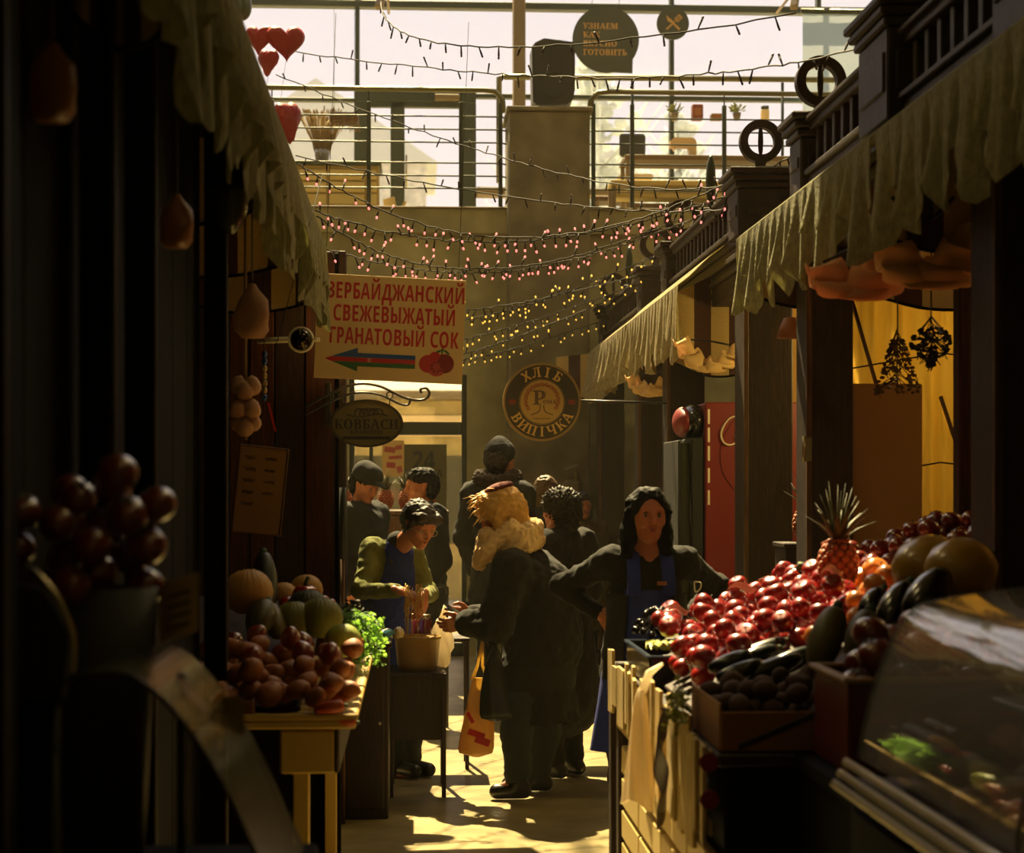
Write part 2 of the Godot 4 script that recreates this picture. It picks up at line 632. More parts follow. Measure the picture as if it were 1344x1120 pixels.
		obj("arm", st, mat("frame_tan"), o)

func outdoors() -> void:
	struct("ground", box(-60.0, 60.0, -0.5, -0.25, -20.0, -140.0), mat("paving", Color(0.70, 0.68, 0.62), 0.9))
	# a low shop across the pavement, seen through the glass at floor level
	var o := thing("kiosk_building", "low ochre shop front across the pavement behind the shop window", "building", V(-0.5, -0.25, -28))
	obj("wall", box(-5, 5, 0, 3.2, 0, -4, 0.02), grain(mat("ochre", Color(0.80, 0.68, 0.36), 0.9), texs["soft"], V(0.4, 0.4, 0.4)), o)
	obj("roof", box(-5.3, 5.3, 3.2, 3.34, 0.3, -4.2, 0.02), mat("frame_tan"), o)
	var st := S()
	bb(st, -4.6, 4.6, 2.62, 2.95, 0.0, 0.05, 0.01)
	obj("fascia", st, mat("paper"), o)
	for k in 5: obj("window", box(-4.4 + k * 1.8, -2.9 + k * 1.8, 0.9, 2.3, 0.0, 0.04, 0.01), mat("case_dark", Color(0.22, 0.20, 0.12), 0.2), o)
	# houses on the slope
	var st3 := S()
	prism(st3, PackedVector2Array([Vector2(34, 0), Vector2(52, 6.0), Vector2(80, 9.0), Vector2(140, 9.0), Vector2(140, 0)]), 120.0, at(V(-60, -0.4, 0), Basis(V(0, 0, -1), V(0, 1, 0), V(1, 0, 0))))
	struct("hill", st3, mat("paving"))
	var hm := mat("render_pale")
	for a in [[-3.6, -64.0, 8.0, 6.4, "pale gabled house outside, behind the straw bouquet"], [8.0, -76.0, 8.0, 6.6, "pale gabled house outside, seen through the balcony door glass"]]:
		o = thing("far_house", a[4], "building", V(a[0], 7.0, a[1]))
		obj("wall", box(-a[2] / 2, a[2] / 2, 0, a[3], 0, -7, 0.02), hm, o)
		st = S()
		prism(st, PackedVector2Array([Vector2(-a[2] / 2 - 0.4, a[3]), Vector2(a[2] / 2 + 0.4, a[3]), Vector2(0, a[3] + 3.0)]), -7.4, at(V(0, 0, 0.2)))
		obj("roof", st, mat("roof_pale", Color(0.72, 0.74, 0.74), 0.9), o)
		for k in 3: obj("window", box(-2.6 + k * 2.0, -1.6 + k * 2.0, a[3] - 2.4, a[3] - 1.0, 0.0, 0.06, 0.01), mat("roof_pale"), o)
	# trees
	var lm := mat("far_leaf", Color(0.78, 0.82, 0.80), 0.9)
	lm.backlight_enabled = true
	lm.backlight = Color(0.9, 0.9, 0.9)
	var tg := "trees outside the balcony windows"
	for a in [[4.6, -44.0, 9.4, "bare hazy tree outside, left of the hanging dark panel"], [7.2, -48.0, 8.6, "bare hazy tree outside, behind the white mixer"], [13.5, -50.0, 9.2, "bare hazy tree outside the right-hand windows"]]:
		o = thing("tree", a[3], "tree", V(a[0], 3.0, a[1]))
		st = S()
		tube(st, [V(0, 0, 0), V(0.1, a[2] * 0.5, 0), V(0, a[2], 0)], [0.2, 0.14, 0.02], 8)
		for k in 60:
			var h: float = a[2] * rng.randf_range(0.3, 0.95)
			var d := Vector3.RIGHT.rotated(Vector3.UP, rng.randf() * TAU)
			var l: float = (a[2] - h) * 0.45 + 0.5
			tube(st, [V(0, h, 0), V(0, h + l * 0.4, 0) + d * l * 0.6, V(0, h + l * 0.9, 0) + d * l], [0.05, 0.03, 0.008], 5)
		obj("trunk", st, lm, o)
		st = S()
		for k in 260:
			var h: float = a[2] * rng.randf_range(0.35, 1.02)
			var d := Vector3.RIGHT.rotated(Vector3.UP, rng.randf() * TAU)
			ball(st, V(0, h, 0) + d * (a[2] * 1.1 - h) * 0.42 * rng.randf(), V(0.16, 0.12, 0.16) * rng.randf_range(0.6, 1.4), Basis(), 6)
		var c := obj("crown", st, lm, o)
		c.set_meta("kind", "stuff")

func rail(o: Node3D, x0: float, x1: float, posts: Array, open_left: bool) -> void:
	var z := -16.02
	var ends := [x0, x1]
	for y in [4.942, 4.823, 4.704, 4.516, 4.398, 4.284]:
		var st := S()
		var a := V(x0, y, z)
		var b := V(x1, y, z)
		if open_left: tube(st, [V(x0 - 0.10, y - 0.035, z - 0.05), V(x0 - 0.07, y - 0.01, z - 0.02), a, b], 0.008, 8)
		else: tube(st, [a, b, V(x1 + 0.07, y - 0.01, z - 0.02), V(x1 + 0.10, y - 0.035, z - 0.05)], 0.008, 8)
		obj("rail_bar", st, mat("steel_dark"), o)
	var st2 := S()
	if open_left: tube(st2, [V(x0 - 0.03, 4.98, z), V(x0 - 0.02, 5.1, z), V(x0 + 0.05, 5.175, z), V(x0 + 0.16, 5.185, z), V(x1, 5.185, z)], 0.024, 10)
	else: tube(st2, [V(x0, 5.185, z), V(x1 - 0.16, 5.185, z), V(x1 - 0.05, 5.175, z), V(x1 + 0.02, 5.1, z), V(x1 + 0.03, 4.98, z)], 0.024, 10)
	obj("handrail", st2, mat("rail_steel"), o)
	for x in posts:
		var st := S()
		bb(st, x - 0.019, x + 0.019, 4.1, 5.07, z - 0.02, z + 0.02, 0.004)
		tube(st, [V(x, 5.07, z), V(x, 5.17, z)], 0.007, 6)
		obj("post", st, mat("steel_dark"), o)

func balcony() -> void:
	var b := frame_node("trim_1")
	obj("slab", box(-6.0, 7.6, 3.86, 4.1, -15.95, -20.0, 0.01), mat("plaster"), b)
	obj("edge_strip", box(-6.0, 7.6, 4.085, 4.105, -15.93, -16.1, 0.004), mat("frame_tan"), b)
	var o := thing("balcony_railing", "steel balcony railing on the left of the grey pillar, with six thin bars", "railing")
	rail(o, -3.2, 0.78, [-2.6, -1.3, P(484, 200, 16).x, P(605, 200, 16).x, P(657, 200, 16).x], false)
	o = thing("balcony_railing", "steel balcony railing on the right of the grey pillar, with six thin bars", "railing")
	rail(o, P(778, 200, 16).x, 5.0, [P(779, 200, 16).x, P(830, 200, 16).x, P(951, 200, 16).x, P(1078, 200, 16).x, 4.6], true)
	# the pillar in front of the balcony
	o = frame_node("trim_2")
	obj("shaft", box(0.835, 1.555, 0.0, 4.90, -15.55, -16.3, 0.01), mat("pillar"), o)
	obj("cap", box(0.81, 1.58, 4.90, 4.94, -15.52, -16.33, 0.008), mat("pillar"), o)
	# back handrail further in, with thin posts
	o = thing("stair_rail", "brass-lit stair handrail on thin posts behind the loudspeaker", "railing")
	var st := S()
	tube(st, [P(655, 240, 18), P(655, 102, 18), P(662, 101, 18), P(900, 103, 18), P(1320, 107, 18)], 0.03, 10)
	obj("handrail", st, mat("rail_steel"), o)
	for u in [830.0, 1027.0, 1200.0]:
		st = S()
		tube(st, [V(P(u, 100, 18).x, 4.1, -18), V(P(u, 100, 18).x, 5.75, -18)], 0.016, 8)
		obj("post", st, mat("steel_dark"), o)
	balcony_things()

func slab_table(called: String, label: String, cat: String, x0: float, x1: float, y1: float, z: float, depth: float, m: Material, lm: Material, shelf := true) -> Node3D:
	var o := thing(called, label, cat, V((x0 + x1) / 2, 4.1, z))
	var w := (x1 - x0) / 2
	obj("top", box(-w, w, y1 - 4.1 - 0.05, y1 - 4.1, -depth / 2, depth / 2, 0.006), m, o)
	for sx in [-1, 1]:
		for sz in [-1, 1]:
			obj("leg", box(sx * (w - 0.03) - 0.02, sx * (w - 0.03) + 0.02, 0.0, y1 - 4.15, sz * (depth / 2 - 0.04) - 0.02, sz * (depth / 2 - 0.04) + 0.02, 0.004), lm, o)
	if shelf: obj("shelf", box(-w + 0.05, w - 0.05, 0.2, 0.24, -depth / 2 + 0.04, depth / 2 - 0.04, 0.005), m, o)
	return o

func potted(u: float, v: float, z: float, label: String) -> void:
	var o := thing("potted_plant", label, "plant", P(u, v, z))
	var st := S()
	lathe(st, [Vector2(0, 0), Vector2(0.035, 0), Vector2(0.05, 0.085), Vector2(0.042, 0.085), Vector2(0.04, 0.07), Vector2(0, 0.07)], 14)
	obj("pot", st, mat("frame_tan"), o)
	st = S()
	for k in 34:
		var d := V(rng.randf_range(-1, 1), rng.randf_range(0.15, 1.2), rng.randf_range(-1, 1)).normalized()
		var c := V(0, 0.09, 0) + d * rng.randf_range(0.03, 0.11)
		ball(st, c, V(0.028, 0.007, 0.015), Basis(Quaternion(Vector3.RIGHT, d)), 6)
	obj("foliage", st, mat("pot_leaf", Color(0.45, 0.47, 0.10), 0.6), o)

func balcony_things() -> void:
	var tan := mat("bench_tan", Color(0.72, 0.62, 0.36), 0.7)
	# cabinet on the left
	var xl := -1.75
	var xr := P(497, 240, 17.6).x
	var o := thing("drawer_cabinet", "tan cabinet with drawer panels behind the left balcony railing", "cabinet", V(0, 4.1, -17.6))
	var top := P(450, 213, 17.6).y - 4.1
	obj("body", box(xl, xr, 0.0, top - 0.03, 0.0, -0.5, 0.005), mat("bench_body", Color(0.58, 0.48, 0.26), 0.7), o)
	obj("top", box(xl - 0.02, xr + 0.03, top - 0.03, top, 0.03, -0.52, 0.005), mat("frame_green"), o)
	var k := 0
	for a in [[392.0, 428.0], [432.0, 478.0], [482.0, 494.0]]:
		for b in [[236.0, 223.0], [252.0, 239.0], [268.0, 255.0]]:
			var p0 := P(a[0], b[0], 17.58)
			var p1 := P(a[1], b[1], 17.58)
			obj("drawer", box(p0.x, p1.x, p0.y - 4.1, p1.y - 4.1, 0.0, 0.025, 0.004), tan, o)
	# straw bouquet in a glass jar
	var vp := P(422, 213, 17.75)
	vp.z = -17.75
	o = thing("straw_bouquet", "bundle of dried wheat standing in a glass jar on the tan cabinet", "bouquet", V(vp.x, 4.1 + top, -17.85))
	var st := S()
	lathe(st, [Vector2(0, 0), Vector2(0.07, 0), Vector2(0.085, 0.1), Vector2(0.08, 0.17), Vector2(0.075, 0.17), Vector2(0.08, 0.1), Vector2(0.065, 0.008), Vector2(0, 0.008)], 18)
	obj("jar", st, mat("case_glass"), o)
	st = S()
	for i in 110:
		var a := rng.randf() * TAU
		var r := sqrt(rng.randf())
		var b := V(cos(a) * 0.05 * r, 0.02, sin(a) * 0.05 * r)
		var e := V(cos(a) * 0.24 * r, 0.5 + rng.randf_range(-0.05, 0.06), sin(a) * 0.2 * r)
		tube(st, [b, b.lerp(e, 0.45) * V(0.72, 1, 0.72), e], [0.005, 0.005, 0.004], 4)
		ball(st, e, V(0.008, 0.035, 0.008), Basis(Quaternion(Vector3.UP, (e - b).normalized())), 5)
	obj("wheat", st, mat("straw", Color(0.48, 0.38, 0.18), 0.8), o)
	# hanging straw basket with a fringe
	o = thing("straw_basket", "dark wicker tray with a straw fringe hung above the wheat bouquet", "basket", P(452, 160, 17.3))
	st = S()
	bx(st, V(0, 0.03, 0), V(0.28, 0.1, 0.2), 0.02)
	obj("tray", st, mat("wood_mid"), o)
	st = S()
	for i in 70:
		var x := rng.randf_range(-0.22, 0.18)
		var zz := rng.randf_range(-0.09, 0.1)
		tube(st, [V(x * 0.7, 0.0, zz), V(x, -0.05 - rng.randf() * 0.05, zz)], [0.005, 0.002], 4)
	obj("fringe", st, mat("straw"), o)
	st = S()
	tube(st, [V(-0.1, 0.08, 0), V(-0.1, 3.0, 0)], 0.002, 4)
	tube(st, [V(0.1, 0.08, 0), V(0.1, 3.0, 0)], 0.002, 4)
	obj("cord", st, mat("iron"), o)
	# bent-wood chair by the cabinet
	o = thing("bent_chair", "tan bent-wood chair by the balcony door", "chair", V(P(512, 270, 18.2).x, 4.1, -18.2))
	st = S()
	var back := []
	for i in 13: back.append(V(0.03 + 0.07 * sin(i / 12.0 * PI), 0.05 + 0.5 * i / 12.0, 0.0))
	sheet(st, func(u, v): return V(-0.07 + u * 0.11 + 0.03 * sin(v * PI) , 0.02 + 0.43 * (1 - v), (u - 0.5) * 0.2), 6, 12, 0.015)
	obj("backrest", st, tan, o)
	st = S()
	sheet(st, func(u, v): return V(0.0 + u * 0.36, 0.0 + 0.35 * u * v, (v - 0.5) * 0.3), 8, 8, 0.02)
	bar(st, V(-0.02, 0.02, 0.1), V(0.16, 0.4, 0.1), 0.03, 0.03)
	obj("seat", st, tan, o)
	# right side: long work tables
	var x0 := P(818, 210, 17.2).x
	slab_table("work_table", "long brown work table in front, right of the grey pillar on the balcony", "table", x0, 4.6, P(900, 207, 17.2).y, -17.3, 0.5, mat("bench_dark", Color(0.40, 0.31, 0.17), 0.7), mat("frame_tan"))
	slab_table("work_table", "second long table just behind the railing, lower than the brown one", "table", P(800, 240, 16.6).x, 4.4, P(900, 240, 16.6).y, -16.65, 0.36, mat("bench_tan"), mat("frame_tan"))
	for a in [[800.0, 270.0, "left one of two brown stools under the balcony work tables"], [905.0, 270.0, "right one of two brown stools under the balcony work tables"]]:
		o = thing("stool", a[2], "stool", V(P(a[0], 270, 18.1).x, 4.1, -18.1))
		obj("seat", box(-0.17, 0.17, 0.40, 0.45, -0.17, 0.17, 0.01), mat("wood_mid"), o)
		for sx in [-1, 1]:
			for sz in [-1, 1]: obj("leg", box(sx * 0.14 - 0.015, sx * 0.14 + 0.015, 0, 0.40, sz * 0.14 - 0.015, sz * 0.14 + 0.015, 0.003), mat("frame_tan"), o)
	# things on the window sill
	var sz := 19.74
	potted(885.0, 158.0, sz, "small leafy plant in a pot on the window sill, left of the red carton")
	potted(967.0, 158.0, sz, "small leafy plant in a pot on the window sill, right of the tan box")
	for a in [[915.0, 138.0, 0.16, "red patterned carton on the window sill", Color(0.5, 0.22, 0.10)], [940.0, 150.0, 0.17, "short tan box on the window sill", Color(0.52, 0.40, 0.2)]]:
		var p := P(a[0], 158.0, sz)
		var h := P(a[0], a[1], sz).y - p.y
		st = S()
		bx(st, V(0, h / 2, 0), V(a[2] * 0.75, h, 0.12), 0.006)
		o = thing("carton", a[3], "box", p)
		var cb := obj("body", st, mat("carton" + str(a[0]), a[4], 0.7), o)
		obj("print", box(-0.04, 0.04, h * 0.25, h * 0.75, 0.06, 0.063), mat("carton_print", Color(0.62, 0.36, 0.16), 0.7), cb)
	o = thing("jar", "small jar with a dark lid on the sill behind a ring ornament", "jar", P(1004, 158, sz))
	st = S()
	lathe(st, [Vector2(0, 0), Vector2(0.045, 0), Vector2(0.05, 0.01), Vector2(0.05, 0.11), Vector2(0.04, 0.125), Vector2(0, 0.125)], 18)
	obj("body", st, mat("paper"), o)
	st = S()
	lathe(st, [Vector2(0, 0.12), Vector2(0.045, 0.12), Vector2(0.045, 0.16), Vector2(0, 0.16)], 18)
	obj("lid", st, mat("frame_green"), o)
	# dark hanging board and dark panel further right
	o = thing("bar_chair", "dark square-backed bar chair behind the right railing", "chair", V(P(830, 180, 18.6).x, 4.1, -18.6))
	st = S()
	bx(st, V(0, 1.10, 0), V(0.28, 0.25, 0.05), 0.03)
	obj("backrest", st, mat("charcoal"), o)
	st = S()
	tube(st, [V(0, 1.0, 0), V(0, 0.7, -0.02), V(0, 0.03, 0.03)], 0.025, 10)
	obj("column", st, mat("steel_dark"), o)
	obj("seat", box(-0.18, 0.18, 0.68, 0.74, 0.0, 0.36, 0.02), mat("paper"), o)
	obj("foot", box(-0.2, 0.2, 0.0, 0.03, -0.15, 0.25, 0.01), mat("steel_dark"), o)
	# stand mixer
	o = thing("stand_mixer", "pale stand mixer on the brown work table", "mixer", V(P(895, 207, 17.3).x, P(900, 207, 17.2).y, -17.3))
	st = S()
	prism(st, PackedVector2Array([Vector2(0.13, 0.0), Vector2(0.13, 0.17), Vector2(0.10, 0.2), Vector2(-0.09, 0.2), Vector2(-0.13, 0.165), Vector2(-0.13, 0.11), Vector2(-0.10, 0.1), Vector2(-0.085, 0.075), Vector2(-0.07, 0.1), Vector2(0.0, 0.105), Vector2(0.05, 0.1), Vector2(0.065, 0.05), Vector2(0.06, 0.0)]), 0.1)
	obj("body", st, mat("mixer", Color(0.86, 0.72, 0.5), 0.4), o)
	obj("base", box(-0.15, 0.14, 0.0, 0.022, -0.02, 0.12, 0.006), mat("steel_dark"), o)
	o = thing("monitor_panel", "dark rectangular screen on the sill behind the ring ornaments", "screen", V(P(1030, 188, 19.74).x, 4.98, -19.74))
	st = S()
	bx(st, V(0, 0.13, 0), V(0.42, 0.26, 0.04), 0.01)
	obj("casing", st, mat("frame_green"), o)
	obj("foot", box(-0.12, 0.12, -0.04, 0.01, -0.06, 0.06, 0.005), mat("frame_green"), o)
	# loudspeaker on the pillar
	o = thing("loudspeaker", "black loudspeaker standing on top of the grey pillar", "speaker", V(P(726, 140, 15.85).x, 4.94, -15.9))
	st = S()
	var prof := PackedVector2Array([Vector2(-0.19, 0.09), Vector2(-0.16, 0.06), Vector2(0.12, 0.07), Vector2(0.17, 0.11), Vector2(0.19, 0.2), Vector2(0.19, 0.56), Vector2(0.17, 0.63), Vector2(-0.09, 0.66), Vector2(-0.17, 0.62), Vector2(-0.2, 0.58)])
	prism(st, prof, 0.3, at(V(0, 0, -0.15)))
	var cbn := obj("cabinet", st, mat("black"), o)
	for a in [[0.10, 0.125, 0.25], [0.03, 0.05, 0.52]]:
		st = S()
		ring(st, a[0], a[1], 0.012, at(V(0, a[2], 0.15)))
		obj("driver", st, mat("black"), cbn)
	st = S()
	bx(st, V(0.02, 0.67, 0), V(0.12, 0.025, 0.04), 0.008)
	obj("handle", st, mat("black"), o)
	st = S()
	lathe(st, [Vector2(0, 0), Vector2(0.06, 0), Vector2(0.05, 0.02), Vector2(0.018, 0.03), Vector2(0.018, 0.08), Vector2(0, 0.08)], 14)
	obj("foot", st, mat("iron"), o)

# ---------------------------------------------------------------- stalls
const XR := 1.45      # the right-hand valances hang in this plane
const YR := 2.67
const XL := -0.44     # the left-hand ones in this one
const YL := 2.74

func valance(called: String, z0: float, z1: float, x: float, y: float, deep: float, n: float, parent: Node3D, m: Material, seedv: float, lobe := 0.42) -> MeshInstance3D:
	var st := S()
	var nu := int(n * 16)
	sheet(st, func(u, v):
		var ph := fposmod(u * n + 0.12 * sin(u * 17.0 + seedv), 1.0)
		var tip: float = exp(-pow((ph - 0.5) / 0.25, 2.0))
		var l: float = deep * (1.0 - lobe + lobe * tip * (1.0 + 0.16 * sin(floor(u * n) * 2.4 + seedv))) * (1.0 + 0.06 * sin(u * 23.0 + seedv))
		var zz: float = lerpf(z0, z1, u)
		var k: float = 0.022 * sin(zz * 46.0 + seedv) + 0.012 * sin(zz * 91.0 + 2.0 * seedv + v) + 0.010 * sin(zz * 19.0)
		return V(x + k * v + 0.02 * v * v * sin(ph * TAU), y - l * v, zz), nu, 8, 0.004)
	return obj(called, st, m, parent)

# striped cloth panel across the aisle's direction, hung in a sag; front at x0, rising to x1
func striped_end(parent: Node3D, x0: float, x1: float, z: float, y0: float, y1: float, drop: float, n: int) -> void:
	var w := (x1 - x0) / n
	for i in n:
		var xa := x0 + w * i
		var st := S()
		sheet(st, func(u, v):
			var x: float = xa + w * u
			var k: float = (x - x0) / (x1 - x0)
			var top: float = lerpf(y0, y1, k)
			var bot: float = y0 - drop - 0.07 * sin(k * PI)
			return V(x, lerpf(bot, top, v), z + 0.012 * sin(k * 14.0)), 4, 6, 0.004)
		obj("stripe", st, mat("stripe_tan" if i % 2 == 0 else "stripe_brown"), parent)
	var st2 := S()
	var pts := []
	for i in 17:
		var k := i / 16.0
		pts.append(V(lerpf(x0, x1, k), y0 - drop - 0.07 * sin(k * PI), z + 0.012 * sin(k * 14.0)))
	tube(st2, pts, 0.007, 6)
	obj("piping", st2, mat("wood_black"), parent)

func roof_cloth(parent: Node3D, x0: float, x1: float, y0: float, y1: float, z0: float, z1: float, m: Material) -> void:
	var st := S()
	sheet(st, func(u, v): return V(lerpf(x0, x1, u), lerpf(y0, y1, u) + 0.02 * sin(u * PI), lerpf(z0, z1, v)), 6, 8, 0.004)
	obj("roof_cloth", st, m, parent)

func ring_ornament(x: float, y: float, z: float, label: String, s := 1.0) -> void:
	var o := thing("ring_ornament", label, "ornament", V(x, y, z), "")
	var st := S()
	ring(st, 0.068 * s, 0.108 * s, 0.05, at(V(0, 0.155 * s, -0.025)), 40)
	obj("ring", st, mat("wood_dark"), o)
	st = S()
	ball(st, V(0, 0.155 * s, 0), V(0.014, 0.085 * s, 0.014), Basis(), 10)
	obj("spindle", st, mat("wood_dark"), o)
	st = S()
	lathe(st, [Vector2(0, 0), Vector2(0.06, 0), Vector2(0.055, 0.012), Vector2(0.025, 0.025), Vector2(0.03, 0.052 * s), Vector2(0, 0.056 * s)], 16)
	obj("foot", st, mat("wood_dark"), o)

func pier(x0: float, x1: float, z0: float, z1: float, y0: float, y1: float, label: String) -> void:
	var o := thing("stall_pier", label, "pier", Vector3.ZERO)
	var d := mat("wood_dark")
	obj("shaft", box(x0, x1, y0, y1 - 0.10, z0, z1, 0.008), d, o)
	var st := S()
	for i in 3: bb(st, x0 - 0.015 * (i + 1), x1 + 0.015 * (i + 1), y1 - 0.10 + i * 0.034, y1 - 0.07 + i * 0.034, z0 + 0.015 * (i + 1), z1 - 0.015 * (i + 1), 0.006)
	obj("cornice", st, d, o)
	st = S()
	bb(st, x0 - 0.008, x0 + 0.01, y0 + 0.1, y1 - 0.18, z0 - 0.03, z1 + 0.03, 0.006)
	bb(st, x0 + 0.03, x1 - 0.03, y0 + 0.1, y1 - 0.18, z0 - 0.01, z0 + 0.008, 0.006)
	obj("panel", st, d, o)

func parapet(x: float, z0: float, z1: float, label: String) -> void:
	var o := thing("parapet", label, "parapet", Vector3.ZERO)
	var d := mat("wood_dark")
	var st := S()
	bb(st, x - 0.03, x + 0.08, 2.80, 2.86, z0, z1, 0.006)
	bb(st, x - 0.05, x + 0.08, 2.86, 2.885, z0, z1, 0.005)
	obj("base_rail", st, d, o)
	st = S()
	bb(st, x - 0.03, x + 0.07, 3.05, 3.085, z0, z1, 0.005)
	bb(st, x - 0.05, x + 0.09, 3.085, 3.105, z0, z1, 0.004)
	obj("top_rail", st, d, o)
	var n := int(absf(z1 - z0) / 0.135)
	for i in n:
		var z := lerpf(z0, z1, (i + 0.5) / n)
		obj("baluster", box(x - 0.012, x + 0.04, 2.885, 3.05, z - 0.022, z + 0.022, 0.004), d, o)

func column(x0: float, x1: float, z0: float, z1: float, h: float, label: String) -> void:
	var o := thing("stall_column", label, "column", V((x0 + x1) / 2, 0, (z0 + z1) / 2))
	var w := (x1 - x0) / 2
	var e := absf(z1 - z0) / 2
	obj("shaft", box(-w, w, 0.0, h, -e, e, 0.006), mat("wood_dark"), o)
	obj("plinth", box(-w - 0.015, w + 0.015, 0, 0.14, -e - 0.015, e + 0.015, 0.006), mat("wood_dark"), o)
	obj("edge_strip", box(-w - 0.004, -w + 0.018, 0.14, h, e - 0.018, e + 0.004, 0.002), mat("wood_mid"), o)

func right_stalls() -> void:
	var d := mat("wood_dark")
	# fascia boards above the awnings, stall by stall
	var k := 0
	for a in [[-1.5, -7.52, "dark wooden fascia above the nearest right-hand awnings"], [-8.58, -11.5, "dark wooden fascia above the sunlit right-hand awning"], [-12.4, -15.5, "dark wooden fascia above the farthest right-hand awning"]]:
		var o := thing("fascia_board", a[2], "fascia", Vector3.ZERO)
		obj("board", box(1.66, 1.84, 2.56, 2.80, a[0], a[1], 0.006), d, o)
		var st := S()
		for i in 3: bb(st, 1.655 - i * 0.012, 1.67, 2.60 + i * 0.06, 2.63 + i * 0.06, a[0], a[1], 0.004)
		obj("moulding", st, d, o)
	parapet(1.68, -1.6, -5.85, "dark balustrade above the nearest right-hand awning, between its two piers")
	parapet(1.68, -6.28, -7.28, "short dark balustrade with a few balusters, left of the fluted pier")
	parapet(1.68, -8.95, -11.2, "dark balustrade behind the second ring ornament")
	parapet(1.68, -12.8, -15.2, "farthest dark balustrade, next to the small ring ornaments")
	pier(1.60, 1.86, -5.87, -6.26, 2.8, 3.22, "dark pier with a stepped cornice above the nearest awning")
	pier(1.62, 1.86, -4.55, -4.85, 2.8, 3.30, "nearest dark pier at the top right corner")
	pier(1.62, 1.84, -7.3, -7.52, 2.8, 3.13, "dark pier carrying the larger ring ornament")
	pier(1.60, 1.88, -8.62, -8.9, 2.8, 3.14, "dark pier carrying the second ring ornament")
	pier(1.62, 1.86, -11.25, -11.5, 2.8, 3.14, "dark pier carrying the third ring ornament")
	pier(1.62, 1.86, -12.5, -12.75, 2.8, 3.14, "dark pier at the near corner of the farthest stall")
	pier(1.62, 1.86, -15.2, -15.45, 2.8, 3.14, "dark pier at the far end of the right-hand stalls")
	ring_ornament(1.73, 3.13, -7.41, "largest wooden ring ornament, highest on the right")
	ring_ornament(1.74, 3.14, -8.76, "wooden ring ornament on the brown pier, second from the right")
	ring_ornament(1.74, 3.14, -11.37, "wooden ring ornament with fairy lights, third from the right", 1.1)
	ring_ornament(1.74, 3.14, -12.62, "faint wooden ring ornament, second smallest", 1.1)
	ring_ornament(1.74, 3.14, -15.32, "smallest and farthest wooden ring ornament", 1.1)
	# slim finial seen edge-on
	for a in [[-9.9, "slim pointed finial seen edge-on behind the second ring ornament"], [-13.7, "thin pointed finial seen edge-on beside the third ring ornament"]]:
		var o := thing("finial", a[1], "finial", V(1.68, 3.10, a[0]))
		var st := S()
		ball(st, V(0, 0.19, 0), V(0.03, 0.16, 0.05), Basis(), 10)
		obj("spike", st, mat("steel_dark"), o)
		obj("foot", box(-0.05, 0.05, 0, 0.04, -0.05, 0.05, 0.008), d, o)
	column(1.665, 1.84, -4.95, -5.18, 2.55, "near black column right of the lit stall interior")
	column(1.645, 1.84, -7.28, -7.5, 2.555, "dark wooden column right of the metal hinge strip")
	column(1.63, 1.87, -8.6, -8.88, 2.555, "dark wooden column right of the red drinks fridge")
	column(1.63, 1.87, -11.25, -11.5, 2.555, "dark wooden column left of the red drinks fridge")
	column(1.60, 1.82, -12.5, -12.72, 2.555, "dark wooden column behind the woman in black")
	column(1.60, 1.82, -15.2, -15.4, 2.555, "farthest dark wooden column on the right, near the round bakery sign")
	# hinge plate on the column edge
	var o2 := thing("hinge_plate", "small steel hinge plate on the dark column's edge", "hinge", V(1.637, 0, -7.27))
	obj("plate", box(-0.012, 0.02, 1.66, 1.76, -0.008, 0.02, 0.003), mat("steel"), o2)
	var sth := S()
	tube(sth, [V(-0.014, 1.655, 0.018), V(-0.014, 1.765, 0.018)], 0.007, 8)
	obj("pin", sth, mat("steel"), o2)
	# awnings
	var cloth := mat("valance")
	var o := thing("stall_awning", "nearest right-hand awning with a pale valance of pointed lobes", "awning")
	valance("valance", -2.2, -5.46, XR, YR, 0.38, 12.0, o, cloth, 0.4, 0.48)
	roof_cloth(o, XR, 1.65, YR, 2.78, -2.2, -5.46, cloth)
	striped_end(o, 1.46, 1.65, -5.30, 2.60, 2.70, 0.16, 3)
	o = thing("stall_awning", "second right-hand awning, its pointed pale lobes above the dark columns", "awning")
	valance("valance", -5.52, -7.85, XR, YR, 0.38, 8.0, o, cloth, 2.1, 0.5)
	roof_cloth(o, XR, 1.65, YR, 2.78, -5.5, -7.85, cloth)
	striped_end(o, 1.455, 2.1, -7.74, 2.55, 2.55, 0.13, 5)
	striped_end(o, 1.50, 2.15, -5.75, 2.55, 2.55, 0.15, 5)
	o = thing("stall_awning", "sunlit yellow awning on the right, beside the fairy lights", "awning")
	valance("valance", -9.62, -11.95, XR, YR, 0.40, 7.0, o, mat("awning"), 1.0, 0.34)
	roof_cloth(o, XR, 1.72, YR, 2.885, -9.2, -11.95, mat("awning"))
	striped_end(o, 1.46, 1.95, -9.74, 2.64, 2.88, 0.40, 5)
	o = thing("stall_awning", "farthest sunlit awning on the right, above the round bakery sign", "awning")
	valance("valance", -12.05, -14.7, XR, YR, 0.42, 8.0, o, mat("awning"), 3.0, 0.36)
	roof_cloth(o, XR, 1.75, YR, 2.88, -12.0, -14.7, mat("awning"))
	striped_end(o, 1.20, 1.72, -14.9, 2.66, 2.72, 0.28, 5)
